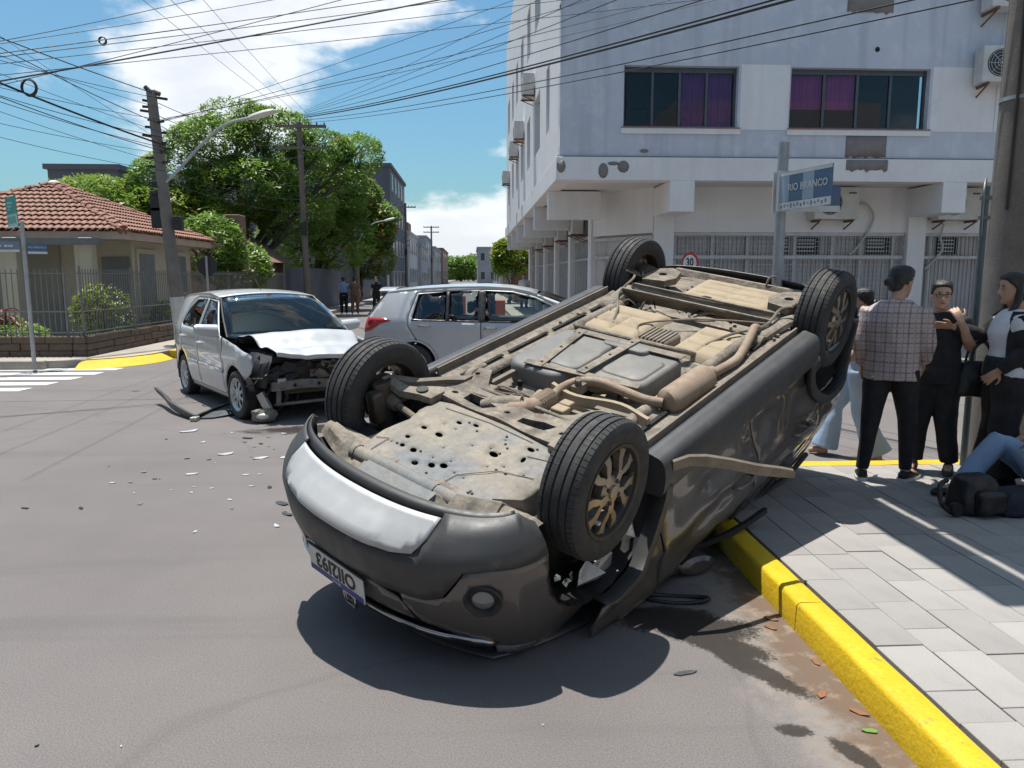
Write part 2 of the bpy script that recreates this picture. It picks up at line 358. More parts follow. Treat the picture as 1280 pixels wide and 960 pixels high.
# near corner pavement
ZK = .13
walk = MB(); out = [(1.63,-9)]+arcpts(2.62,4.88,.99,180,90)+[(40,5.87),(40,-9)]
walk.prism(out, -.05, ZK-.022)
walk = struct(walk.obj('sidewalk', 'grout', smooth=False))
kerb = struct(link('kerb', bpy.data.meshes.new('kerb')))
path = [(1.5, -6.2+1.9*i) for i in range(6)]
path = [p for p in path if p[1] < 4.7]+[(1.5,4.88)]
path2 = arcpts(2.62,4.88,1.12,180,90,4)[1:]+[(2.62+.95*i,6.0) for i in range(1,16)]
path += path2
def kerbseg(a, b, zt=ZK+.008, wdt=.14, mt_='kerb_yellow'):
    a = Vector(a); b = Vector(b); d = (b-a); ln = d.length; d.normalize(); nrm = Vector((d.y, -d.x))
    a2 = a+d*.0012; b2 = b-d*.0012; k = MB()
    prof = [(0,-.06),(.006,zt-.016),(.016,zt-.003),(.026,zt),(wdt-.02,zt),(wdt,zt-.008),(wdt,-.06)]
    nseg = 7; rings = []
    for i in range(nseg+1):
        p = a2.lerp(b2, i/nseg); j = rnd.uniform(-.003,.003)
        rings.append([(p.x+nrm.x*(u+(j if 0 < q < 4 else 0)), p.y+nrm.y*(u+(j if 0 < q < 4 else 0)), z+(rnd.uniform(-.0025,.0025) if z > 0 else 0)) for q, (u, z) in enumerate(prof)])
    return k.loft(rings).obj('kerb_stone', mt_, kerb, ang=60)
for a, b in zip(path, path[1:]): kerbseg(a, b)
# single pavers
pav = {}
def paver(x0, x1, y0, y1):
    g = .0018; w_, h_ = round(x1-x0-2*g, 3), round(y1-y0-2*g, 3); key = (w_, h_)
    if key not in pav:
        k = MB(); rx, ry = w_/2, h_/2; b = .0022
        lo = [(-rx,-ry),(rx,-ry),(rx,ry),(-rx,ry)]; hi = [(-rx+b,-ry+b),(rx-b,-ry+b),(rx-b,ry-b),(-rx+b,ry-b)]
        k.loft([[(x,y,-.03) for x,y in lo],[(x,y,-b) for x,y in lo],[(x,y,0) for x,y in hi]])
        pav[key] = k.mesh('paver', smooth=False)
        pav[key].materials.append(MAT['paver'])
    o = bpy.data.objects.new('paver', pav[key]); COL.objects.link(o); o.parent = walk
    o.location = ((x0+x1)/2, (y0+y1)/2, ZK+rnd.uniform(-.0025,.0025)); o.rotation_euler = (R(rnd.uniform(-.25,.25)), R(rnd.uniform(-.25,.25)), 0)
cut = lambda x, y: math.hypot(x-2.62, y-4.88) > .955 and x < 2.62 and y > 4.88
x = 1.662
while x < 4.6:
    y = 1.35+rnd.uniform(-.2,.2); x1 = x+.205
    while y < 5.85:
        y1 = y+rnd.choice((.205,.275,.345,.41)); y1 = 5.852 if y1 > 5.75 else y1
        if not (cut(x, y1) and cut(x1, y1)) and y < 5.8 and (y1 > 2.9 or x < 3.3): paver(x, x1, y, y1)
        y = y1
    x = x1
k = MB(); k.box(4.61,40,-9,5.86,ZK-.02,ZK-.001); k.box(3.31,4.6,-9,2.9,ZK-.02,ZK-.001); k.box(1.663,3.3,-9,1.1,ZK-.02,ZK-.001); k.obj('paver_field','paver',walk,smooth=False,kind='stuff')
# far side pavements
fw = MB(); fw.prism([(1.52,300)]+arcpts(3.0,14.9,1.48,180,270)+[(60,13.42),(60,300)], -.05, .14)
struct(fw.obj('far_sidewalk', 'concrete_walk', smooth=False))
lw_ = MB(); lw_.prism([(-60,13.95),(-8.2,13.95)]+arcpts(-7.9,15.6,1.65,270,360)[1:]+[(-6.1,16.6),(-6.1,300),(-60,300)], -.05, .14)
struct(lw_.obj('left_sidewalk', 'concrete_walk', smooth=False))
# painted yellow ramp and kerb at the left corner
yp = MB(); o_ = smoothpts([(-7.05,13.74,.005),(-6.75,13.86,.005),(-6.35,14.2,.005),(-6.05,14.8,.005),(-5.98,15.5,.005)],5); i_ = [(-7.9+1.56*math.cos(R(300+60*q/20)),15.6+1.56*math.sin(R(300+60*q/20)),.146) for q in range(21)]
yp.loft([[a_,((a_[0]+b_[0])/2,(a_[1]+b_[1])/2,.085),b_] for a_,b_ in zip(o_,i_)],closed=False)
struct(yp.obj('yellow_ramp','kerb_yellow',fixn=False))
for i in range(8): 
    k = MB(); k.box(-6.12,-5.96,15.65+i*1.0,16.63+i*1.0,-.02,.17); k.obj('kerb_stone','kerb_yellow' if i < 1 else 'concrete_walk',kerb,bevel=.02)
for i in range(6):
    k = MB(); k.box(-8.6-i,-8.62-i+1,13.82,13.98,-.02,.16); k.obj('kerb_stone','concrete_walk',kerb,bevel=.02)
for i in range(8):
    k = MB(); k.box(3.0+i,3.98+i,13.28,13.44,-.02,.16); k.obj('kerb_stone','concrete_walk',kerb,bevel=.02)
# zebra crossing
for i in range(5):
    k = MB(); yy = 11.2+i*.62; x1 = -6.55+i*.06
    k.add([(-11.0,yy,.004),(x1,yy,.004),(x1+.02,yy+.34,.004),(-11.0,yy+.34,.004)], [(0,1,2,3)])
    struct(k.obj('zebra_stripe','road_white',smooth=False,fixn=False))
# fluid that ran from the wreck
def blob(cx, cy, rx, ry, rot, seed, n=60, amp=.35):
    o = []
    for k in range(n):
        a = 2*PI*k/n; q = 1+amp*noise.fractal(Vector((math.cos(a)*1.6+seed, math.sin(a)*1.6, seed*.7)), 1, 2, 4)
        x, y = rx*q*math.cos(a), ry*q*math.sin(a); o.append((cx+x*math.cos(rot)-y*math.sin(rot), cy+x*math.sin(rot)+y*math.cos(rot)))
    return o
def stain(name, poly, z, mt_, label, cat):
    p, T = tri2d(poly, (), .12); k = MB(); k.add([(a, b, z) for a, b in p], T)
    return tag(k.obj(name, mt_, smooth=False, fixn=False), label, cat)
# ================= BUILDINGS =================
mat('blue_wall', (.48,.505,.575), .85, c2=(.54,.56,.615), ns=.8, c3=(.61,.62,.65), ns3=3.2, th3=(.52,.72), bump=.5, bs=7, fine=.06, fs=30, streak=.16)
mat('white_wall', (.76,.745,.74), .85, c2=(.69,.675,.67), ns=1.1, bump=.25, bs=9, fine=.05, fs=30, c3=(.58,.565,.55), ns3=1.9, th3=(.64,.84), streak=.14)
mat('soffit', (.70,.66,.62), .9, ns=.6)
mat('grey_plaster', (.235,.215,.205), .95, ns=5, bump=.5, bs=60)
mat('sill_brick', (.33,.17,.13), .8, ns=6)
mat('alu_dark', (.10,.11,.125), .45, .5)
mat('alu_white', (.52,.52,.52), .5, .0)
mat('purple_cloth', (.42,.09,.46), .8, c2=(.30,.07,.40), ns=1.6)
mat('magenta_cloth', (.75,.14,.52), .8, c2=(.58,.11,.46), ns=1.6)
mat('interior_dark', (.012,.013,.017), .8)
mat('shutter', (.50,.465,.45), .7, ns=2.2, var=.4)
mat('ac_white', (.60,.585,.55), .55, ns=4, c3=(.40,.37,.32), ns3=5, th3=(.6,.8))
mat('ac_dark', (.035,.035,.04), .6)
mat('rusty', (.22,.11,.055), .85, c2=(.13,.075,.045), ns=14, bump=.4, bs=60)
mat('hose', (.47,.46,.43), .6)
mglass('window_glass', (.80,.82,.84), .03)
mglass('dark_glass', (.10,.11,.13), .16)
FY, LX = 15.5, 1.76
bld = thing('corner_building', 'pale blue and white plaster corner building with overhanging upper floors and purple curtained windows', 'building', (0,0,0))
Xe, Ye, Zt = 17.0, 38.6, 12.5
wins = [(3.02,5.31,4.58,5.75),(6.37,9.22,4.58,5.75),(11.3,13.6,4.58,5.75)]
wins2 = [(a,b,c+3.3,d+3.3) for a,b,c,d in wins]
rect = lambda a,b,c,d: [(a,c),(b,c),(b,d),(a,d)]
def peel(x, z):
    f = max(0, 1-((x-1.7)/1.7)**2) if x < 3.4 else 0
    return (x, FY-.018*f*max(0, noise.fractal(Vector((x*2.4, z*2.4, 3)), 1, 2, 5)), z)
panel('front_wall', rect(LX,Xe,4.0,Zt), peel, 'blue_wall', bld, [rect(*w_) for w_ in wins+wins2], step=.16, thick=.24, out=(0,-1,0), ang=80)
lw = []
for r0 in (4.9, 8.1):
    for yy, ww in ((17.6,.75),(20.0,1.7),(23.3,1.3),(26.3,1.4),(29.3,1.3),(32.2,1.3),(35.4,1.6)): lw.append((yy, yy+ww, r0, r0+1.45))
panel('street_wall', rect(FY+.01,Ye,4.0,Zt), lambda y,z: (LX,y,z), 'white_wall', bld, [rect(*w_) for w_ in lw], step=1.0, thick=.24, out=(-1,0,0))
k = MB(); k.box(LX+.24,Xe,Ye-.2,Ye,4,Zt); k.box(LX,Xe,FY,Ye,Zt,Zt+.1); k.obj('back_wall','white_wall',bld,smooth=False)
for a,b in ((5.36,6.34),(9.27,10.6),(10.62,11.28)): 
    k = MB(); k.box(a,b,FY-.008,FY+.05,4.545,5.79); k.obj('white_band','white_wall',bld,smooth=False)
def window(x0,x1,z0,z1,fn,npan,parent,curt=None,deep=.14,sill=True):
    """fn(u,d,z): u along wall, d depth inwards"""
    f = MB()
    def bx(a,b,d0,d1,c,d,mb):
        P = [fn(a,d0,c),fn(b,d0,c),fn(b,d1,c),fn(a,d1,c),fn(a,d0,d),fn(b,d0,d),fn(b,d1,d),fn(a,d1,d)]
        mb.add(P, [(0,3,2,1),(4,5,6,7),(0,1,5,4),(1,2,6,5),(2,3,7,6),(3,0,4,7)])
    t = .05
    bx(x0,x0+t,deep,deep+.06,z0,z1,f); bx(x1-t,x1,deep,deep+.06,z0,z1,f); bx(x0+t,x1-t,deep,deep+.06,z0,z0+t,f); bx(x0+t,x1-t,deep,deep+.06,z1-t*2,z1,f)
    pw = (x1-x0-2*t)/npan
    for i in range(1,npan): bx(x0+t+i*pw-.025,x0+t+i*pw+.025,deep-.008,deep+.052,z0+t,z1-2*t,f)
    w_ = f.obj('window','alu_dark',parent,smooth=False)
    for i in range(npan):
        g = MB(); bx(x0+t+i*pw+.025,x0+t+(i+1)*pw-.025,deep+.02,deep+.028,z0+t,z1-2*t,g); g.obj('pane','window_glass',w_,smooth=False)
        if curt and curt[i]:
            c = MB(); a = x0+t+i*pw; n = 26; rg = []
            for q in range(n+1):
                u = a+pw*q/n; dd = deep+.12+.018*math.sin(q*1.9+i)+.01*math.sin(q*.7)
                zb = z0+.03 if curt[i][1] == 'full' else z0+(z1-z0)*.36
                rg.append([fn(u,dd,zb),fn(u,dd+.01,(zb+z1)/2),fn(u,dd,z1)])
            c.loft(rg, closed=False); c.obj('curtain',curt[i][0],w_)
    k = MB(); bx(x0-.1,x1+.1,.55,.6,z0-.2,z1+.2,k); k.obj('dark_room','interior_dark',w_,smooth=False)
    if sill:
        s_ = MB(); bx(x0-.04,x1+.06,-.05,deep,z0-.022,z0-.002,s_); s_.obj('sill','sill_brick',w_,smooth=False)
        s_ = MB(); bx(x0-.04,x1+.06,-.035,.02,z0-.13,z0-.024,s_); s_.obj('sill_face','white_wall',w_,smooth=False)
    return w_
ffn = lambda u,d,z: (u,FY+d,z)
P_, M_ = ('purple_cloth','full'), ('magenta_cloth','half')
window(*wins[0],ffn,4,bld,[None,None,P_,P_]); window(*wins[1],ffn,4,bld,[M_,M_,None,None]); window(*wins[2],ffn,4,bld,[None]*4)
for w_ in wins2: window(*w_,ffn,4,bld)
for w_ in lw: window(w_[0],w_[1],w_[2],w_[3],lambda u,d,z:(LX+d,u,z),2,bld,deep=.16,sill=False)
# ledge (wraps two sides), soffit, drip line
k = MB(); k.prism([(LX-.08,FY-.09),(Xe,FY-.09),(Xe,FY+.3),(LX+.25,FY+.3),(LX+.25,Ye),(LX-.08,Ye)], 3.54, 3.985); k.obj('ledge','white_wall',bld,smooth=False,bevel=.012)
k = MB(); k.prism([(LX-.05,FY-.05),(Xe,FY-.05),(Xe,FY+.3),(LX+.25,FY+.3),(LX+.25,Ye),(LX-.05,Ye)], 3.987, 4.012); k.obj('drip_line','grey_plaster',bld,smooth=False)
k = MB(); k.box(LX+.25,Xe,FY+.3,Ye,3.57,3.72); k.obj('soffit','soffit',bld,smooth=False)
def ragged(x0,x1,z0,z1,seed):
    o = [(x0,z1),(x0,z0)]; n = 14
    for i in range(1,n): o.append((x0+(x1-x0)*i/n, z0+.09*noise.noise(Vector((i*.8,seed,0)))))
    return o+[(x1,z0),(x1,z1)]
def patch(poly, y, mt_='grey_plaster', t=.006): panel('plaster_patch', poly, lambda x,z: (x,y,z), mt_, bld, step=.2, thick=t, out=(0,-1,0))
patch(ragged(7.43,8.36,6.80,7.4,1), FY-.012); patch(ragged(7.56,8.40,4.03,4.53,2), FY-.010); patch(ragged(7.55,8.41,3.76,3.97,3), FY-.098)
patch(circ(2.62,3.72,.10,.15,12), FY-.096); patch(circ(3.02,3.80,.12,.12,9), FY-.096); patch(circ(2.82,3.86,.12,.04,9), FY-.096); patch(circ(1.78,3.80,.09,.13,9), FY-.096)
patch(circ(8.09,6.11,.05,.05,8), FY-.01, 'interior_dark')
patch(circ(3.45,4.12,.09,.035,8), FY-.02)
# ground floor
GY, GX = 16.7, 2.92
k = MB(); k.box(4.25,Xe,GY,GY+.2,2.60,3.57); k.obj('lintel_wall','white_wall',bld,smooth=False)
k = MB(); k.bar((GX+.1,18.6,3.08),(4.05,GY+.12,3.08),.2,.98); k.obj('chamfer_wall','white_wall',bld,smooth=False)
k = MB(); k.bar((GX+.16,18.6,1.35),(4.05,GY+.18,1.35),.08,2.46); k.obj('chamfer_shutter','shutter',bld,smooth=False)
for zz in (2.08,2.5): 
    k = MB(); k.bar((GX+.08,18.6,zz),(4.0,GY+.10,zz),.07,.07); k.obj('rail','alu_white',bld,smooth=False)
k = MB(); k.bar((GX+.30,18.3,1.3),(GX+.30,18.3,2.5),.06,.06); k.bar((3.62,17.3,.2),(3.62,17.3,2.55),.06,.06); k.obj('rail','alu_white',bld,smooth=False)
for x0 in (3.97,9.6):          # bracket columns
    k = MB(); k.box(x0,x0+.5,FY-.10,GY+.1,2.93,3.54); k.obj('bracket','white_wall',bld,smooth=False,bevel=.01)
    k = MB(); k.box(x0+.02,x0+.42,GY-.12,GY+.25,.1,2.95); k.obj('column','white_wall',bld,smooth=False,bevel=.01)
k = MB(); k.box(4.4,Xe,GY+.14,GY+.18,.1,2.6); k.obj('shutter_panel','shutter',bld,smooth=False)
# shutter slats, frames and security mesh between columns
mulls = [4.42,5.25,6.05,6.72,7.10,7.95,8.60,9.35]
sl_ = MB()
xx = 4.45
while xx < 16: sl_.box(xx,xx+.05,GY+.115,GY+.138,.15,2.58); xx += .095
o = sl_.obj('slat','shutter',bld,smooth=False,kind='stuff')
for x0 in mulls+[10.2,11.4,12.6,13.8]:
    k = MB(); k.box(x0,x0+.07,GY+.02,GY+.10,.13,2.60); k.obj('mullion','alu_white',bld,smooth=False)
for zz in (2.06,2.56):
    k = MB(); k.box(4.40,9.6,GY-.01,GY+.015,zz-.035,zz+.035); k.box(10.05,Xe,GY-.01,GY+.015,zz-.035,zz+.035); k.obj('rail','alu_white',bld,smooth=False)
gr = MB()
for i in range(88): gr.bar((4.42+i*.06,GY+.005,.3),(4.42+i*.06,GY+.005,2.58),.007,.007)
for i in range(24): gr.bar((4.42,GY+.006,.2+i*.1),(9.6,GY+.006,.2+i*.1),.008,.008)
for i in range(40): gr.bar((10.1+i*.06,GY+.005,.3),(10.1+i*.06,GY+.005,2.58),.007,.007)
gr.obj('security_mesh','alu_white',bld,smooth=False,kind='stuff')
for (a,b) in ((6.80,7.02),(7.20,7.72),(8.78,9.32),(10.4,10.9)):          # small open vents with bars
    k = MB(); k.box(a,b,GY+.085,GY+.112,2.13,2.50); v_ = k.obj('vent_window','interior_dark',bld,smooth=False)
    for zz in (2.2,2.28,2.36,2.44):
        k = MB(); k.box(a+.02,b-.12 if b-a > .3 else b-.02,GY+.06,GY+.08,zz-.012,zz+.012); k.obj('bar','alu_white',v_,smooth=False)
# side arcade: beams, posts, glazing
for yy in (17.45,21.4,25.4,29.4,33.4,37.4):
    k = MB(); k.box(LX-.02,GX,yy,yy+.38,2.93,3.54); k.obj('beam','white_wall',bld,smooth=False,bevel=.01)
    k = MB(); k.box(GX-.02,GX+.35,yy+1.2,yy+1.7,.1,3.55); k.obj('column','white_wall',bld,smooth=False)
k = MB(); k.box(GX+.28,GX+.32,18.7,Ye,.1,3.5); k.obj('dark_room','interior_dark',bld,smooth=False)
k = MB(); k.box(GX+.18,GX+.19,18.7,Ye,.1,3.5); k.obj('shopfront_pane','window_glass',bld,smooth=False)
fr = MB()
for i in range(40):
    y_ = 18.9+i*.5; fr.box(GX+.1,GX+.16,y_,y_+.05,.13,3.5)
for zz in (.9,2.06,2.6): fr.box(GX+.1,GX+.16,18.7,Ye,zz,zz+.06)
fr.obj('shopfront_frame','alu_white',bld,smooth=False)
# ---------- air conditioners
def aircon(loc, rotz, label, s=1.0, group='air conditioner units on the corner building'):
    t = thing('air_conditioner', label, 'air conditioner', loc, rotz, group); t.scale = (s,)*3
    k = MB(); k.box(-.40,.40,-.30,0,0,.56); k.obj('casing','ac_white',t,smooth=False,bevel=.015)
    k = MB(); k.lathe([(-.305,.205),(-.302,.215),(-.296,.215)],24,'y',(-.12,0,.29)); g = k.obj('fan_opening','ac_dark',t)
    k = MB()
    for r_ in (.06,.11,.16,.2): 
        k.tube([(-.12+r_*math.cos(2*PI*q/20),-.312,.29+r_*math.sin(2*PI*q/20)) for q in range(21)],.004,4)
    for q in range(8): k.tube([(-.12,-.312,.29),(-.12+.2*math.cos(q*PI/4),-.312,.29+.2*math.sin(q*PI/4))],.004,4)
    k.obj('fan_guard','ac_white',g)
    k = MB(); k.box(.2,.34,-.304,-.296,.44,.47); k.obj('nameplate','alu_dark',t,smooth=False)
    for sx in (-.3,.3):
        k = MB(); k.bar((sx,-.32,-.02),(sx,.3,-.02),.03,.04); k.bar((sx,-.28,-.04),(sx,.25,-.24),.02,.02); k.obj('bracket','rusty',t,smooth=False)
    return t
def hose(pts, label, r=.025):
    k = MB(); k.tube(smoothpts(pts,8),r,8); return tag(k.obj('drain_hose','hose'), label, 'hose')
aircon((7.85,GY-.02,2.86),0,'split air conditioner above the shutters just behind the blue street sign',1.22)
hose([(8.25,GY-.15,3.2),(8.6,GY-.14,3.22),(8.82,GY-.1,2.95),(8.72,GY-.06,2.6),(8.5,GY-.03,2.25),(8.36,GY-.02,2.12)],'pale corrugated hose hanging from the air conditioner above the shutters')
aircon((10.6,GY-.02,2.86),0,'split air conditioner behind the round sign in the recess by the concrete pole',1.22)
hose([(10.4,GY-.15,2.8),(10.36,GY-.12,2.5),(10.45,GY-.08,2.25),(10.3,GY-.05,2.0),(10.1,GY-.04,1.8)],'thin pale hose dangling below the recessed unit by the concrete pole')
aircon((10.55,FY-.12,5.42),R(-8),'air conditioner on the white band right of the second curtained window',1.22)
aircon((10.55,FY-.12,6.80),R(0),'air conditioner high on the blue wall by the top of the concrete pole',1.22)
for i,(yy,zz) in enumerate([(21.9,6.55),(26.1,6.12),(29.1,6.0),(35.6,5.8)]):
    aircon((LX-.03,yy,zz),R(-90),['air conditioner on the white street wall closest to the building corner','air conditioner on the white street wall, second along from the corner','air conditioner on the white street wall, third along from the corner','air conditioner on the white street wall at its far end over the palms'][i])
for i,yy in enumerate((20.6,24.0,28.2,31.8)):
    aircon((GX+.02,yy,2.75),R(-90),'air conditioner hung under the arcade beams by the glazed shopfront',group='air conditioners under the arcade')
# planter greenery / people figures at roof corner omitted; pigeons too small
# ---------- corner building behind the pavement whose concrete marquee shades the near pavement
mar = thing('marquee_building', 'plain plastered building with concrete marquee over the near pavement', 'building', (0,0,0))
k = MB(); k.box(6.9,14,-9,5.0,.1,7.5); k.obj('wall','white_wall',mar,smooth=False)
ZM = 4.35
ox, oy = -sd.x/sd.z*(ZM-ZK), -sd.y/sd.z*(ZM-ZK)      # shadow offset of the marquee edge
xa = 2.45-ox
ya, yb = 3.24-oy, 5.25-oy
k = MB(); k.box(xa+.36,6.9,ya,yb,ZM,ZM+.14); k.obj('marquee','soffit',mar,smooth=False)
k = MB(); k.box(xa,xa+.315,ya,yb,ZM,ZM+.1); k.obj('marquee_gutter','soffit',mar,smooth=False)
for yy in (ya+.1,ya+1.0,yb-.2): 
    k = MB(); k.box(xa+.05,xa+.5,yy,yy+.05,ZM-.05,ZM-.001); k.obj('gutter_bracket','alu_white',mar,smooth=False)

mat('cream_near', (.42,.40,.36), .9, ns=1)
# buildings on the near side of the crossroads (behind and beside the camera)
def nearb(x0,x1,y0,y1,h,mt_,label):
    b = thing('street_building',label,'building',(0,0,0)); k = MB(); k.box(x0,x1,y0,y1,-.02,h); k.obj('wall',mt_,b,smooth=False)
    for i in range(int((y1-y0)/3)):
        for j in range(int(h/3.2)):
            y = y0+1+i*3; z = 1.1+j*3.1
            for xs,dx in ((x1,.03),(x0,-.03)):
                k = MB(); k.box(min(xs,xs+dx),max(xs,xs+dx),y,y+1.5,z,z+1.4); k.obj('window','ac_dark',b,smooth=False)
nearb(-18,-8.0,-22,4.5,8.5,'cream_near','plain cream building on the near left corner outside the picture')
nearb(-14,14,-42,-32,9,'cream_near','pale building across the street behind the camera')
# ================= HOUSE, FENCE, FAR BUILDINGS, TREES, POLES =================
mat('cream_wall', (.50,.46,.36), .88, c2=(.42,.385,.30), ns=1.0, bump=.15, bs=30)
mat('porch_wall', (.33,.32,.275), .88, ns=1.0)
mat('fascia', (.46,.36,.29), .8, ns=3)
mat('gutter_grey', (.16,.165,.165), .6, ns=3)
mat('terracotta', (.27,.125,.085), .85, c2=(.165,.08,.06), ns=3.5, fine=.18, fs=40, c3=(.42,.30,.23), ns3=7, th3=(.54,.72))
mat('stone_wall', (.13,.095,.07), .92, c2=(.09,.065,.05), ns=6, bump=.6, bs=30, fine=.2, fs=60)
mat('fence_metal', (.20,.20,.195), .55, .3)
mat('shutter_grey', (.18,.20,.20), .6, ns=3)
mat('conc_pole', (.21,.185,.165), .9, c2=(.145,.13,.118), ns=2.5, fine=.18, fs=70, bump=.35, bs=60, c3=(.13,.12,.11), ns3=1.6, th3=(.56,.75))
mat('wood_pole', (.17,.14,.12), .9, ns=4, bump=.3, bs=50)
mat('pole_white', (.62,.60,.57), .8, ns=5)
mat('galv', (.42,.43,.44), .45, .6, ns=8)
mat('sign_pole', (.36,.385,.42), .5, .45, c3=(.24,.115,.05), ns3=5, th3=(.60,.68), ns=8)
mat('wire', (.02,.02,.022), .6)
mat('bark', (.12,.095,.075), .92, c2=(.075,.06,.05), ns=5, bump=.6, bs=35)
mat('far_dark', (.10,.105,.125), .9, ns=.3, c2=(.085,.09,.11))
mat('far_light', (.40,.40,.42), .9, ns=.4)
mat('far_grey', (.27,.285,.315), .9, ns=.4)
mat('far_brown', (.20,.12,.09), .9, ns=.8)
mleaf('leaf_green', (.14,.25,.035), (.23,.36,.06))
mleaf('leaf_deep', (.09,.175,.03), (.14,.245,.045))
mleaf('leaf_lime', (.20,.26,.03), (.31,.34,.05))
mleaf('leaf_red', (.20,.012,.018), (.10,.015,.02))
mleaf('leaf_pale', (.40,.36,.22), (.45,.22,.18))
mleaf('flower_orange', (.55,.10,.02), (.60,.16,.03))
# ---------- house
H = thing('corner_house', 'low cream house with hipped terracotta tile roof and pillared porch behind the fence', 'house', (0,0,0))
cx, cy, hw = -10.75, 20.75, 2.95
ez, pz = 2.62, 3.95
k = MB(); k.box(cx-hw+.5,cx+hw-.5,cy-hw+1.5,cy+hw-.5,.1,ez-.05); k.obj('wall','cream_wall',H,smooth=False)
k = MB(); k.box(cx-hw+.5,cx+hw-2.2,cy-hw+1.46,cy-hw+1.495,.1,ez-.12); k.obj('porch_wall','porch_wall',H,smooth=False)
for a,b,c,d in ((cx-hw,cx+hw,cy-hw,cy-hw+.05),(cx-hw,cx+hw,cy+hw-.05,cy+hw),(cx-hw,cx-hw+.05,cy-hw+.05,cy+hw-.05),(cx+hw-.05,cx+hw,cy-hw+.05,cy+hw-.05)):
    k = MB(); k.box(a,b,c,d,ez-.15,ez+.02); k.obj('fascia','fascia',H,smooth=False)
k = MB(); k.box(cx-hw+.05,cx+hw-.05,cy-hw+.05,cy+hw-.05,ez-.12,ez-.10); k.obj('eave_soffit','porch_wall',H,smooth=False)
k = MB(); k.add([(cx-hw,cy-hw,ez),(cx+hw,cy-hw,ez),(cx+hw,cy+hw,ez),(cx-hw,cy+hw,ez),(cx,cy,pz)],[(0,1,4),(1,2,4),(2,3,4),(3,0,4),(3,2,1,0)])
roof = k.obj('roof','terracotta',H,smooth=False)
# barrel tile, shared by every single tile
t = MB(); n = 7; Lt = .36
for sgn, w0, w1, z0 in ((1,.105,.085,.0),):
    o_ = []; i_ = []
    for (y_, ww, zz) in ((0,w0,.035),(Lt,w1,.0)):
        ww *= .78; o_.append([(ww*math.cos(PI*q/n), y_, zz+ww*.75*math.sin(PI*q/n)) for q in range(n+1)]+[((ww-.014)*math.cos(PI*q/n), y_, zz+(ww-.014)*.75*math.sin(PI*q/n)) for q in range(n,-1,-1)])
    t.loft(o_)
tile = t.mesh('roof_tile', ang=50); tile.materials.append(MAT['terracotta'])
slope = math.atan2(pz-ez, hw); sl_len = math.hypot(hw, pz-ez); rest = MB(); ntile = 0
def put_tiles(face, limit):
    global ntile
    rz = {'front':0,'street':R(90),'left':R(-90)}[face]
    cols = int(2*hw/.155)
    for rr in range(int(sl_len/.29)):
        d = rr*.29; half = hw*(1-d/sl_len)
        for q in range(cols):
            x = -hw+.08+q*.155
            if abs(x) > half-.02: continue
            Mx = Matrix.Translation((cx,cy,ez)) @ Matrix.Rotation(rz,4,'Z') @ Matrix.Translation((x+rnd.uniform(-.008,.008),-hw-.06,.012)) @ Matrix.Rotation(slope,4,'X') @ Matrix.Translation((0,d,0)) @ Matrix.Rotation(R(rnd.uniform(-2,2)),4,'Z')
            p = Mx.translation
            if ntile < limit and p.x > -12.3:
                o = bpy.data.objects.new('roof_tile', tile); COL.objects.link(o); o.parent = roof; o.matrix_local = Mx; ntile += 1
            else:
                rest.T = Mx; rest.add([vv.co for vv in tile.vertices], [list(pp.vertices) for pp in tile.polygons])
put_tiles('front', 190); put_tiles('street', 290); put_tiles('left', 0)
rest.T = None; rest.obj('roof_tiles_remainder','terracotta',roof,kind='stuff',fixn=False)
for (a,b) in (((cx+hw,cy-hw),0),((cx-hw,cy-hw),1),((cx+hw,cy+hw),2)):
    for i in range(13):
        f0, f1 = i/13, (i+1.15)/13
        p0 = Vector((a[0]+(cx-a[0])*f0, a[1]+(cy-a[1])*f0, ez+(pz-ez)*f0+.05)); p1 = Vector((a[0]+(cx-a[0])*min(1,f1), a[1]+(cy-a[1])*min(1,f1), ez+(pz-ez)*min(1,f1)+.03))
        k = MB(); k.tube([p0,p1],[.12,.095],8); k.obj('ridge_tile','terracotta',roof)
k = MB(); k.ball((cx,cy,pz+.05),(.16,.16,.1)); k.obj('ridge_cap','stone_wall' if 0 else 'pole_white',roof)
# left wing roof
k = MB(); k.add([(-16,17.2,2.70),(-10.9,17.2,2.70),(-13.2,19.5,3.65),(-16,19.5,3.65)],[(0,1,2,3)]); k.obj('wing_roof','terracotta',H,smooth=False,fixn=False)
wt = MB()
for rr in range(6):
    for q in range(24):
        x = -15.6+q*.2
        if x > -10.95-rr*.36: continue
        wt.T = Matrix.Translation((x,17.15,2.72)) @ Matrix.Rotation(R(22.4),4,'X') @ Matrix.Translation((0,rr*.37,0)); wt.add([vv.co for vv in tile.vertices],[list(pp.vertices) for pp in tile.polygons])
wt.T = None; wt.obj('wing_roof_tiles','terracotta',H,kind='stuff',fixn=False)
k = MB(); k.box(-16,-10.9,17.18,17.24,2.55,2.70); k.obj('fascia','fascia',H,smooth=False)
# porch beam, columns
k = MB(); k.box(-16,-8.15,17.35,17.5,2.33,2.47); k.obj('porch_beam','gutter_grey',H,smooth=False)
for x0 in (-10.35,-8.72,-13):
    k = MB(); k.box(x0,x0+.28,17.6,17.85,.1,2.5); k.obj('porch_column','cream_wall',H,smooth=False,bevel=.02)
    k = MB(); k.box(x0-.12,x0+.0-.003,17.66,17.8,.1,2.5); k.obj('porch_column','cream_wall',H,smooth=False)
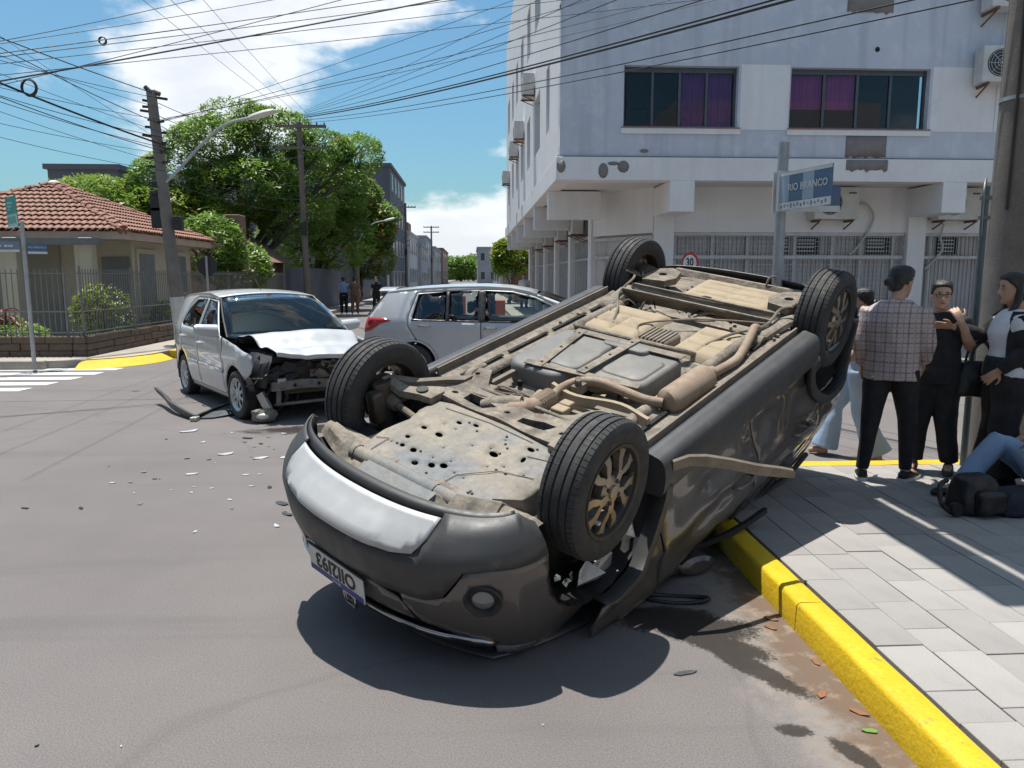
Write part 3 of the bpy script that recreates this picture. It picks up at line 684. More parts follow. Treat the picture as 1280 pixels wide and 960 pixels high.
# street-side window with frame
X0 = cx+hw-.5
def sidewin(y0,y1,z0,z1,wmat):
    k = MB(); k.box(X0-.01,X0+.05,y0-.12,y1+.12,z0-.1,z1+.12); f = k.obj('window_frame','cream_wall',H,smooth=False)
    k = MB(); k.box(X0+.051,X0+.058,y0,y1,z0,z1); k.obj('shutter',wmat,f,smooth=False)
sidewin(19.6,20.5,.7,2.2,'shutter_grey'); sidewin(22.0,22.7,1.2,2.2,'shutter_grey')
k = MB(); k.box(X0-.7,X0-.05,cy-hw+1.44,cy-hw+1.494,.3,2.1); k.obj('door','shutter_grey',H,smooth=False)
k = MB(); k.box(-7.9,-7.4,25.2,25.9,2.2,3.6); tag(k.obj('brick_chimney_stump','far_brown',smooth=False,bevel=.03),'brown brick chimney stump standing behind the house roof','chimney')
# ---------- stone wall and fence
fx, fy = -7.28, 14.72
sw = thing('garden_wall','low dark stone garden wall under the grey bar fence of the house','wall',(0,0,0))
def stones(a,b):
    a = Vector((*a,0)); b = Vector((*b,0)); d = (b-a); ln = d.length; d.normalize(); nn_ = Vector((d.y,-d.x,0))
    for c in range(3):
        u = -rnd.uniform(0,.2)
        while u < ln:
            w_ = rnd.uniform(.32,.62); u1 = min(u+w_,ln); u0 = max(u,0)
            if u1-u0 > .06:
                p0 = a+d*(u0+.006); p1 = a+d*(u1-.006); off = rnd.uniform(0,.025); k = MB()
                z0 = .12+c*.135; k.bar(p0+nn_*(off-.1)+Vector((0,0,z0+.064)), p1+nn_*(off-.1)+Vector((0,0,z0+.064)),.22,.128); k.obj('stone','stone_wall',sw,smooth=False,bevel=.012)
            u = u1
stones((-14,fy),(fx,fy)); stones((fx+.01,fy),(fx+.01+.3,30))
k = MB(); k.box(-14,fx-.03,fy+.03,fy+.22,.1,.505); k.bar((fx-.13,fy,.3),(fx+.17,30,.3),.16,.41); k.obj('wall_core','stone_wall',sw,smooth=False)
fn_ = thing('bar_fence','grey vertical bar fence standing on the low dark stone wall of the house','fence',(0,0,0))
def fence_run(a,b,z0,z1,zmid):
    a = Vector((*a,0)); b = Vector((*b,0)); d = b-a; ln = d.length; d.normalize(); k = MB(); n = int(ln/.105)
    for i in range(n):
        p = a+d*(i*.105+.05)
        if i % 20: k.bar(p+Vector((0,0,z0)),p+Vector((0,0,z1)),.014,.014)
    k.obj('bars','fence_metal',fn_,smooth=False,kind='stuff')
    for i in range(0,n,20):
        p = a+d*(i*.105+.05); k = MB(); k.bar(p+Vector((0,0,z0-.05)),p+Vector((0,0,z1+.06)),.035,.035); k.obj('post','fence_metal',fn_,smooth=False)
    for zz in (z0+.06,zmid,z1-.08):
        k = MB(); k.bar(a+Vector((0,0,zz)),b+Vector((0,0,zz)),.03,.02); k.obj('rail','fence_metal',fn_,smooth=False)
fence_run((-14,fy+.1),(fx-.1,fy+.1),.52,1.78,.98); fence_run((fx-.1,fy+.1),(fx+.15,30),.52,1.78,.98)
# darker boundary walls along the street further on
k = MB(); k.box(-7.2,-7.0,30.1,58,.1,2.0); tag(k.obj('boundary_wall','far_dark',smooth=False),'long dark plastered boundary wall beneath the big trees along the street','wall')
hut = thing('brown_hut','dark brown shed with pitched roof under the big tree','shed',(0,0,0))
k = MB(); k.box(-10.6,-7.6,28.5,31.5,.1,2.2); k.obj('wall','far_brown',hut,smooth=False)
k = MB(); k.prism([(-11.0,2.15),(-9.1,3.35),(-7.2,2.15)],28.2,31.8,'y'); k.obj('roof','far_brown',hut,smooth=False)
# ---------- far buildings with windows
def farb(name,x0,x1,y0,y1,z1,mt_,label,wf=None,ws=None,extra=None):
    """wf: (cols, rows) on the face to camera, ws: on the face to the street (+x or -x)"""
    b = thing(name,label,'building',(0,0,0)); k = MB(); k.box(x0,x1,y0,y1,0,z1); k.obj('wall',mt_,b,smooth=False)
    k = MB(); k.box(x0-.15,x1+.15,y0-.15,y1+.15,z1,z1+.25); k.obj('parapet',mt_,b,smooth=False)
    if wf:
        for i in range(wf[0]):
            for j in range(wf[1]):
                w_ = (x1-x0)/wf[0]; h_ = z1/wf[1]; a = x0+w_*(i+.3); c = h_*(j+.35); k = MB(); k.box(a-.08,a+w_*.4+.08,y0-.05,y0+.05,c-.08,c+h_*.4+.08); f = k.obj('window','far_light',b,smooth=False); k = MB(); k.box(a,a+w_*.4,y0-.07,y0-.051,c,c+h_*.4); k.obj('pane','dark_pane',f,smooth=False)
    if ws:
        xs = x1 if ws[2] > 0 else x0
        for i in range(ws[0]):
            for j in range(ws[1]):
                w_ = (y1-y0)/ws[0]; h_ = z1/ws[1]; a = y0+w_*(i+.3); c = h_*(j+.35); k = MB(); k.box(xs-.05,xs+.05,a-.1,a+w_*.4+.1,c-.1,c+h_*.45+.1); f = k.obj('window','far_light',b,smooth=False); k = MB(); dx = .06*ws[2]; k.box(min(xs+dx,xs+dx*1.3),max(xs+dx,xs+dx*1.3),a,a+w_*.4,c,c+h_*.45); k.obj('pane','dark_pane',f,smooth=False)
    return b
mat('dark_pane', (.03,.035,.045), .25)
farb('office_block',-19,-6.2,60,73,9.9,'far_dark','dark grey four storey block with strip windows beyond the big tree',None,(5,4,1))
farb('flat_block',-21.0,-17.6,40,52,6.9,'far_dark','dark grey flat roofed block rising behind the terracotta roof',None,None)
farb('flat_block',-17.4,-14.6,42,52,6.7,'far_grey','lighter grey flat roofed block next to the dark one behind the house',None,None)
fb = [(-14,-6.3,78,90,5.9,'far_light','white two storey row building just past the dark office block'),(-14,-6.0,92,106,5.2,'far_grey','grey row building past the white one on the left of the street'),
      (-14,-6.4,108,124,7.0,'far_grey','taller grey building in the middle of the far left row'),(-14,-6,126,150,6.2,'far_light','pale building towards the far end of the left row'),(-14,-5.8,155,190,7,'far_brown','brownish building closing the far left row')]
for a,b,c,d,e,f,g in fb: farb('row_building',a,b,c,d,e,f,g,None,(4,2,1))
k = MB(); k.box(-8.2,-6.35,78.2,82,6.15,7.0); tag(k.obj('roof_shed','far_brown',smooth=False),'small brown brick shed on top of the white row building','shed')
farb('grey_building',1.0,6.0,128,150,6.2,'far_grey','plain pale grey building far down the street beside the palms',(3,2),None)
farb('row_building',2.2,10,60,80,3.6,'far_light','low pale building past the yellow palms on the right side',(3,1),(3,1,-1))
farb('row_building',2.4,10,44,58,3.1,'far_brown','low brown fronted shop beside the yellow palms',(2,1),(4,1,-1))
farb('end_building',-12,10,330,345,7,'far_grey','far pale building closing the end of the street',(6,2),None)
# ---------- trees
def leafcloud(name, blobs, nleaf, mats, parent, size=.13, seed=1, flower=None, droop=0):
    rr = random.Random(seed); V = []; F = []; I = []
    wts = [b[3]*b[4]*b[5] for b in blobs]
    for q in range(nleaf):
        b = rr.choices(blobs, wts)[0]
        while True:
            d = Vector((rr.uniform(-1,1),rr.uniform(-1,1),rr.uniform(-1,1)))
            if .1 < d.length < 1: break
        d = d.normalized()*(d.length**.45)
        p = Vector((b[0]+d.x*b[3], b[1]+d.y*b[4], b[2]+d.z*b[5]))
        g = noise.fractal(p*.95+Vector((seed,0,0)),1,2,3)
        if g < -.12 and rr.random() < .85: continue
        # a small frond: several leaflets
        up = Vector((rr.gauss(0,.5),rr.gauss(0,.5),1)).normalized(); ax = up.cross(Vector((rr.uniform(-1,1),rr.uniform(-1,1),rr.uniform(-.3,.3)))).normalized(); bx = up.cross(ax)
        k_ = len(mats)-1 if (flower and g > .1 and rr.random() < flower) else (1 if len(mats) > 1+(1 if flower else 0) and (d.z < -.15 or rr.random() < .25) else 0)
        s = size*rr.uniform(.6,1.35)
        for e in range(3):
            c = p+ax*s*(e-1)*.75+bx*s*rr.uniform(-.3,.3)+Vector((0,0,-droop*abs(e-1)*s)); a2 = (ax+bx*rr.uniform(-.5,.5)).normalized(); b2 = up.cross(a2)
            o = len(V); V += [tuple(c-a2*s*.5), tuple(c+b2*s*.28-a2*s*.05), tuple(c+a2*s*.5), tuple(c-b2*s*.28+a2*s*.05)]; F.append((o,o+1,o+2,o+3)); I.append(k_)
    me = bpy.data.meshes.new(name); me.from_pydata(V,[],F); me.polygons.foreach_set('material_index', I); return link(name, me, parent, mats)
def limb(mb, a, b, r0, r1, rr, n=6, wob=.12):
    a = Vector(a); b = Vector(b); pts = []
    for i in range(n+1):
        f = i/n; pts.append(a.lerp(b,f)+Vector((rr.gauss(0,wob),rr.gauss(0,wob),rr.gauss(0,wob*.5)))*math.sin(PI*f)*1.0)
    mb.tube(pts,[r0+(r1-r0)*i/n for i in range(n+1)],8); return pts
def tree(name, base, blobs, nleaf, mats, label, tr=.22, fork=1.8, size=.13, seed=1, flower=None, group=None, droop=0):
    t_ = thing(name,label,'tree',base,0,group); rr = random.Random(seed); mb = MB(); B = Vector(base)
    c = Vector((sum(b[0] for b in blobs)/len(blobs),sum(b[1] for b in blobs)/len(blobs),0)); top = Vector((c.x*.35+B.x*.65,c.y*.35+B.y*.65,fork))-B
    limb(mb,(0,0,-.1),top,tr,tr*.75,rr)
    mb.obj('trunk','bark',t_)
    br = MB()
    for b in blobs:
        e = Vector(b[:3])-B; pts = limb(br,top*rr.uniform(.8,1),e,tr*.5,.03,rr,7,.22)
        for q in range(5):
            s_ = pts[rr.randint(3,6)]; limb(br,s_,e+Vector((rr.uniform(-1,1)*b[3]*.85,rr.uniform(-1,1)*b[4]*.85,rr.uniform(-.5,.9)*b[5])),.045,.012,rr,5,.12)
    br.obj('limbs','bark',t_)
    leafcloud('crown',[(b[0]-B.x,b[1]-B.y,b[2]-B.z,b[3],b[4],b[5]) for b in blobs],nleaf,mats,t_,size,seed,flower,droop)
    return t_
G, D, Li = 'leaf_green','leaf_deep','leaf_lime'
S_ = 1.17
tree('flame_tree',(-10.0,32.3,.1),[(x*S_,y*S_,1.65+(z-1.65)*S_,a*S_,b*S_,c*S_) for x,y,z,a,b,c in [(-8.6,27.5,5.9,1.9,1.7,1.2),(-6.9,27.8,6.6,1.5,1.4,.85),(-10.2,27.0,4.9,1.3,1.3,.9),(-7.6,27.0,4.6,1.9,1.6,1.1),(-5.4,28.4,6.1,1.25,1.2,.75),(-9.6,27.3,3.4,1.5,1.3,.9),(-8.1,27.6,7.1,1.15,1.0,.6),(-6.2,27.6,3.7,1.4,1.2,.9),(-4.0,28.6,6.3,.8,.8,.42),(-4.6,28.4,5.1,.9,.9,.5),(-10.4,27.2,2.6,1.2,1.0,.8),(-8.4,27,2.4,1.3,1,.7)]],
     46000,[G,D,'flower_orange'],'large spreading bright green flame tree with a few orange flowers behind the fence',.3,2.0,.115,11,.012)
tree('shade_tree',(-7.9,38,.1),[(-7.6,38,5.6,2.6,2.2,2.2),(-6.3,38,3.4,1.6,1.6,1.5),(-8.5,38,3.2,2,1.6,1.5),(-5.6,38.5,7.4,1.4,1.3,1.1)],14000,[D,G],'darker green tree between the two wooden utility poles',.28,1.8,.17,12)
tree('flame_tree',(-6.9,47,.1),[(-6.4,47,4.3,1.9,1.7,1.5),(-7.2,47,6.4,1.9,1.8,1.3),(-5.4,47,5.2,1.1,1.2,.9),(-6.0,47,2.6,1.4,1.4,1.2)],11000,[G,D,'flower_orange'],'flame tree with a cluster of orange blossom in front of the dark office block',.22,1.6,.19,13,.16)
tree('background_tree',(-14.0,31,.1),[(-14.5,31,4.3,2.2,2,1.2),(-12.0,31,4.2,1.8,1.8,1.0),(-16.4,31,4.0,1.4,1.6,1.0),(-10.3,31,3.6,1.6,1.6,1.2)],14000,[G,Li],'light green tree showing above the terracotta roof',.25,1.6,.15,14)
tree('undergrowth_tree',(-8.4,24.6,.1),[(-8.2,24.6,2.5,1.1,1.0,1.1),(-7.6,26,1.9,.9,1.2,.9)],4500,[G,D],'low leafy tree at the rear corner of the house',.1,1.0,.13,15)
for i,(x,y,r_) in enumerate([(-3.2,230,5),(0.5,260,6),(5,240,5),(-8,280,6)]):
    tree('distant_tree',(x,y,0),[(x,y,r_*.8,r_,r_*.8,r_*.7)],1800,[D,G],'distant green tree among those closing the street',.4,2,.8,30+i,group='trees at the end of the street')
tree('yellow_palm',(2.1,42.5,.14),[(2.1,42.5,3.0,1.0,1.0,.75),(1.75,42.3,2.4,.6,.6,.6),(2.7,42.6,2.6,.7,.7,.7)],3600,[Li,G],'bushy yellow green palm clump past the end of the corner building',.12,1.2,.20,21,droop=.7)
# ---------- garden plants
def shrub(name,x,y,r_,h,mats,label,n,size,seed):
    t_ = thing(name,label,'plant',(x,y,.14)); k = MB(); rr = random.Random(seed)
    for q in range(7): k.tube([(rr.uniform(-.06,.06),rr.uniform(-.06,.06),-.02),(rr.uniform(-.6,.6)*r_,rr.uniform(-.6,.6)*r_,h*rr.uniform(.5,.8))],[.018,.006],5)
    k.obj('stem','bark',t_); leafcloud('foliage',[(0,0,h*.5,r_,r_,h*.5)],n,mats,t_,size,seed); return t_
shrub('garden_shrub',-8.05,17.1,.62,1.35,[Li,G],'large yellow green shrub behind the fence bars',2600,.075,41)
shrub('garden_shrub',-9.35,16.0,.32,.75,[Li,G],'small lime green bush beside the red leaved plants',800,.065,42)
shrub('garden_shrub',-8.9,15.5,.5,.62,[G,D],'low green ground bush just behind the stone wall',900,.06,43)
shrub('garden_shrub',-10.6,15.6,.9,.7,[G,D],'wide low green hedge at the left behind the fence',1500,.06,44)
shrub('garden_shrub',-7.7,19.6,.35,.9,[G,D],'green bush further along the fence by the street side',900,.07,45)
def cordyline(x,y,h,label,seed):
    t_ = thing('cordyline_plant',label,'plant',(x,y,.14)); rr = random.Random(seed); k = MB(); k.tube([(0,0,-.02),(.02,0,h*.5),(.03,.02,h)],[.025,.02,.015],6); k.obj('stem','bark',t_)
    for q in range(26):
        a = rr.uniform(0,2*PI); z0 = h*rr.uniform(.35,1); ln = rr.uniform(.28,.45); d = Vector((math.cos(a),math.sin(a),0)); m_ = MB(); rg = []
        for i in range(6):
            f = i/5; c = Vector((0,0,z0))+d*ln*f+Vector((0,0,ln*(.75*f-.85*f*f))); wd = .045*math.sin(PI*min(1,f*.92+.08)); s_ = Vector((-d.y,d.x,0)); rg.append([c-s_*wd,c+Vector((0,0,.008)),c+s_*wd])
        m_.loft(rg,closed=False); m_.obj('leaf','leaf_red' if rr.random() < .68 else 'leaf_pale',t_)
cordyline(-9.95,15.9,1.15,'tall red leaved cordyline next to the porch column',51); cordyline(-9.68,15.7,.75,'shorter red and cream cordyline in front of the tall one',52); cordyline(-9.35,15.75,.85,'red cordyline beside the lime green bush',53)
# ---------- utility poles
def pole(name,x,y,h,r0,r1,mt_,label,group=None,lean=(0,0),z0=.14,white=0):
    t_ = thing(name,label,'utility pole',(x,y,z0),0,group); k = MB(); n = 9
    k.tube([(lean[0]*i/n,lean[1]*i/n,h*i/n-.03) for i in range(n+1)],[r0+(r1-r0)*i/n for i in range(n+1)],14); k.obj('shaft',mt_,t_)
    if white: k = MB(); k.tube([(0,0,0),(lean[0]*white/h,lean[1]*white/h,white)],[r0+.004,r0*.985+.004],14); k.obj('white_base','pole_white',t_)
    return t_
p1 = pole('utility_pole',-6.5,17.4,5.45,.15,.10,'conc_pole','leaning grey concrete pole crowded with cable brackets beside the house',lean=(-.30,-.1),white=1.05)
def ins(parent,pts,r_=.035,h=.1):
    for p in pts: k = MB(); k.lathe([(0,r_*.5),(.02,r_),(.04,r_*.6),(.06,r_),(h,r_*.5)],8,'z',p); k.obj('insulator','ac_dark',parent)
rr_ = random.Random(4)
for i in range(20):
    z = 3.3+i*.105; x0 = -.30*z/5.45; s_ = rr_.choice((-1,1)); a = rr_.uniform(-.6,.6)
    k = MB(); k.bar((x0,-.1*z/5.45,z),(x0+s_*rr_.uniform(.18,.30),-.1+a*.3,z+rr_.uniform(-.03,.03)),.03,.05); k.obj('cable_bracket','ac_dark',p1,smooth=False)
for z in (3.1,2.75): 
    k = MB(); k.box(-.48,-.26,-.1,.12,z-.2,z+.25); k.obj('junction_box','wire',p1,smooth=False,bevel=.02)
k = MB(); k.box(.02,.2,-.22,-.02,2.5,2.8); k.obj('junction_box','wire',p1,smooth=False,bevel=.02)
k = MB(); k.tube([(-.32,-.1,5.4),(-.42,-.1,5.5)],.05,8); k.tube([(-.25,-.1,5.4),(-.12,-.1,5.35)],.05,8); k.obj('end_insulator','ac_dark',p1)
def tpole(x,y,h,label,arms,lean=(0,0)):
    t_ = pole('utility_pole',x,y,h,.13,.10,'wood_pole',label,lean=lean)
    for z in arms:
        k = MB(); k.bar((-.95,-.13,z),(.95,-.13,z),.09,.1); k.obj('crossarm','wood_pole',t_,smooth=False); ins(t_,[(q,-.13,z+.05) for q in (-.9,-.45,.3,.6,.88)])
    k = MB(); k.box(-.12,.12,-.3,-.1,h*.42,h*.42+.5); k.obj('junction_box','wire',t_,smooth=False,bevel=.02)
    for q in range(6): k = MB(); k.bar((0,0,h*.5+q*.22),(rr_.choice((-.3,.3)),-.15,h*.5+q*.22),.03,.05); k.obj('cable_bracket','ac_dark',t_,smooth=False)
    return t_
p2 = tpole(-6.45,30.5,7.35,'tall brown utility pole with two crossarms in front of the big tree',(6.35,7.15),(-.1,0))
p3 = tpole(-6.35,43,7.3,'second brown utility pole with one crossarm further along by the pedestrians',(7.0,))
p5 = tpole(-5.9,70,8.0,'slim utility pole with crossarms in front of the dark office block',(7.6,)); p6 = tpole(-4.9,95,7.6,'thin far utility pole with two crossarms past the office block',(6.8,7.4))
def lamp(t_,pts,r_=.03):
    k = MB(); k.tube(smoothpts(pts,6),r_,8); a = k.obj('lamp_arm','galv',t_); e = Vector(pts[-1]); d = (e-Vector(pts[-2])).normalized()
    k = MB(); s_ = Vector((-d.y,d.x,0)).normalized(); u = d.cross(s_); sec = [(0,.05,.04),(.1,.1,.06),(.35,.14,.07),(.55,.1,.05),(.6,.03,.02)]
    k.loft([[e+d*l_+s_*w_*math.cos(2*PI*q/12)+u*hh*math.sin(2*PI*q/12) for q in range(12)] for l_,w_,hh in sec]); k.obj('lamp_head','ac_white',t_)
lamp(p1,[(-.2,-.1,3.45),(.15,-.12,3.75),(.75,-.15,4.35),(1.25,-.2,4.72),(1.75,-.2,4.86)])
lamp(p3,[(0,-.1,3.2),(.5,-.2,3.9),(1.0,-.3,4.35),(1.6,-.3,4.5)])
p4 = pole('utility_pole',4.66,6.42,8.6,.215,.15,'conc_pole','thick weathered concrete pole standing beside the women on the pavement',z0=0.0)
k = MB(); k.tube([(-.17,-.12,2.2),(-.16,-.12,3.3),(-.17,-.1,4.5),(-.13,-.1,6)],.012,6); k.obj('earth_cable','wire',p4)
for z in (3.1,4.3): k = MB(); k.lathe([(z,.2),(z+.03,.2)],16,'z'); k.obj('steel_band','galv',p4)
# ---------- overhead wires
def wire(a,b,sag,r_=.012,label=None,group='overhead cables across the sky',n=18):
    a = Vector(a); b = Vector(b); k = MB(); k.tube([a.lerp(b,i/n)-Vector((0,0,sag*4*(i/n)*(1-i/n))) for i in range(n+1)],r_*.8,5)
    return tag(k.obj('power_cable','wire'), label or 'thin black overhead cable strung across the street corner', 'cable', group)
def wx(a,b,e0,e1,*r_):
    a = Vector(a); b = Vector(b); d = b-a; wire(a-d*e0,b+d*e1,*r_)
WA = 'thin overhead cable from the leaning concrete pole up towards the left'; GA = 'cables left of the leaning pole'
wx((-8.04,14,5.74),(-6.72,17.3,5.5),.8,0,.06,.012,'thicker black cable from the top of the leaning pole to the upper left',None)
wx((-8.11,14,5.05),(-6.57,17.3,4.43),.8,0,.10,.024,'thick cable bundle with a coil sagging left of the leaning pole',None)
for a,b,r_ in (((-8.13,14,4.85),(-6.57,17.3,4.3),.011),((-8.02,14,5.66),(-6.66,17.3,4.88),.010),((-8.04,14,5.40),(-6.6,17.3,5.4),.007),((-8.08,14,4.96),(-6.57,17.3,4.96),.007),((-8.09,14,4.76),(-6.57,17.3,4.38),.008),((-8.14,14,4.37),(-6.58,17.3,4.26),.006),((-8.03,14,5.48),(-6.6,17.3,5.2),.006),((-8.06,14,5.2),(-6.6,17.3,4.7),.006),((-8.11,14,4.56),(-6.6,17.3,4.05),.006),((-8.16,14,4.18),(-6.6,17.3,3.9),.006),((-8.07,14,4.86),(-6.6,17.3,4.6),.008),((-8.0,14,5.83),(-6.6,17.3,4.5),.005)):
    wx(a,b,.8,0,.10+.05*rnd.random(),r_,WA,GA)
# along the left side of the street to pole 2
GL = 'cables between the left poles'; WL = 'cable running along the left kerb between the poles'
for i in range(7): wire((-6.75,17.35,5.35-.27*i),(-6.9+.3*i,30.3,7.2-.5*i),.35,.009,WL,GL)
for i in range(5): wire((-7.3+.4*i,30.4,7.4),(-7.2+.4*i,43,7.2),.4,.010,WL,GL)
for i in range(5): wire((-7.2+.4*i,43,7.2),(-6.7+.4*i,70,7.8),.7,.012,WL,GL)
# long spans over the street to the right, passing in front of the corner building
WB = 'long overhead cable crossing the street towards the corner building'; GB = 'long cables crossing the street'
for za,b,r_ in ((7.60,(1.49,13.2,5.46),.022),(7.66,(1.52,13.2,5.52),.016),(7.5,(1.45,13.2,5.2),.010),(7.4,(1.4,13.2,5.08),.009),(7.7,(1.75,13.2,5.80),.010),(7.75,(1.3,13.2,6.0),.008),(7.8,(1.2,13.2,6.15),.007),(7.85,(.9,13.2,6.3),.006)):
    wx((-6.3,30.3,za),b,0,.8,.28,r_,WB,GB)
for b,r_ in (((.69,13.2,5.88),.007),((.76,13.2,5.63),.008),((.7,13.2,5.5),.006),((.6,13.2,6.2),.006)): wx((-6.6,17.3,4.9+.1*rnd.random()),b,0,.7,.12,r_,WB,GB)
WC = 'overhead cable crossing high above the crossroads'; GC = 'cables high above the crossroads'
for a,b,r_ in (((-6.4,11,4.27),(-.82,11.5,5.53),.014),((-6.52,12,4.55),(-1.97,12,5.73),.007),((-5.72,10,4.51),(-3.81,11,5.35),.006),((-5.73,10,4.48),(-3.01,12,5.71),.006),((-5.74,10,4.37),(-1.5,13,6.08),.008),((-5.74,10,4.33),(-.35,13,6.1),.007),((-5.75,10,4.25),(1.57,14,6.48),.006),((-5.75,10,4.12),(2.2,14,6.3),.006)):
    wx(a,b,.5,.8,.08,r_,WC,GC)
for a,b in (((-5.91,15,6.69),(-6.6,30.4,7.53)),((-5.42,15,6.70),(-6.3,30.4,7.53)),((-4.85,15,6.72),(-6.0,30.4,7.54))): wx(a,b,.5,0,.10,.006,'faint thin cable running from overhead down to the brown utility pole','thin cables running down to the brown pole')
# small coils on the cables
def ring(c,r_,rr,label,n=24):
    k = MB(); c = Vector(c)
    for q in range(4): k.tube([c+Vector((r_*math.cos(2*PI*j/n),.015*q-.03,r_*math.sin(2*PI*j/n)*(1+.05*q))) for j in range(n+1)],rr,5)
    return tag(k.obj('cable_coil','wire'),label,'cable coil')
ring((-7.75,14.4,4.93),.125,.013,'big black coil of spare cable hanging on the thick bundle')

ring((-5.36,12.0,5.05),.05,.006,'small cable coil hanging on a thin high cable against the cloud')
# ================= CARS: shared helpers =================
def mpaint(name, c, metal=.6, r=.32, dust=None, dustamt=(.55,.75), ns=3):
    m = mat(name, c, r, metal, c2=tuple(x*.93 for x in c), ns=ns, coat=.7, c3=dust, ns3=3.5, th3=dustamt); return m
mpaint('paint_silver', (.49,.50,.51), .12, .34)
mpaint('paint_graphite', (.115,.102,.095), .35, .36, dust=(.20,.165,.13), dustamt=(.60,.90))
mat('clad_black', (.040,.041,.044), .50, c2=(.058,.058,.058), ns=5, c3=(.13,.12,.105), ns3=6, th3=(.64,.82), bump=.12, bs=220)
mat('skid_silver', (.47,.47,.47), .40, .2, c2=(.40,.40,.395), ns=6, c3=(.42,.39,.34), ns3=9, th3=(.66,.78))
mat('chrome', (.45,.45,.46), .16, 1.0)
mat('tyre', (.026,.026,.028), .74, c2=(.038,.037,.036), ns=9, bump=.2, bs=120, c3=(.085,.078,.068), ns3=7, th3=(.64,.88))
mat('alloy_bronze', (.33,.275,.215), .38, .6, c2=(.25,.205,.16), ns=12)
mat('alloy_dark', (.03,.028,.027), .5, .3)
mat('alloy_silver', (.52,.53,.54), .35, .7)
mat('brake_iron', (.13,.105,.085), .6, .6, ns=20)
mat('dusty', (.25,.213,.168), .92, c2=(.185,.158,.128), ns=7, c3=(.085,.072,.062), ns3=7.5, th3=(.46,.70), fine=.30, fs=32, bump=.6, bs=34)
mat('dusty_dark', (.22,.185,.145), .92, c2=(.15,.125,.10), ns=9, c3=(.08,.07,.06), ns3=5, th3=(.5,.75), bump=.3, bs=45)
mat('tray_plastic', (.26,.228,.185), .85, c2=(.21,.19,.162), ns=5, c3=(.175,.18,.185), ns3=2.4, th3=(.46,.62), fine=.16, fs=38, bump=.2, bs=26)
mat('tank_plastic', (.135,.134,.13), .65, c2=(.175,.165,.15), ns=3.5, c3=(.27,.235,.185), ns3=3, th3=(.60,.80), fine=.06, fs=60)
mat('pan_tan', (.33,.26,.17), .88, c2=(.30,.24,.165), ns=6, c3=(.19,.15,.11), ns3=5, th3=(.56,.78), bump=.25, bs=30)
mat('exhaust', (.30,.235,.175), .8, .15, c2=(.24,.165,.12), ns=9, c3=(.22,.13,.08), ns3=6, th3=(.62,.8), bump=.2, bs=60)
mat('beam_grey', (.21,.195,.18), .55, .3, c2=(.14,.13,.12), ns=12, c3=(.07,.065,.06), ns3=8, th3=(.52,.7), bump=.3, bs=40)
mat('foil', (.50,.49,.47), .45, .6, ns=20, bump=.4, bs=40)
mat('black_plastic', (.018,.018,.02), .5, ns=8)
mat('void_black', (.006,.006,.007), .9)
mat('lamp_red', (.42,.008,.012), .15, coat=1, spec=.6)
mat('lamp_clear', (.20,.21,.22), .10, .2, coat=1)
mat('seat_cloth', (.045,.045,.05), .9)
mat('plate_white', (.62,.62,.60), .5, ns=12)
mat('plate_blue', (.03,.045,.22), .5)
mat('ink', (.02,.02,.022), .6)
mglass('car_glass', (.90,.93,.92), .08)
mglass('wind_glass', (.55,.62,.64), .10)
mglass('tint_glass', (.10,.11,.12), .20)
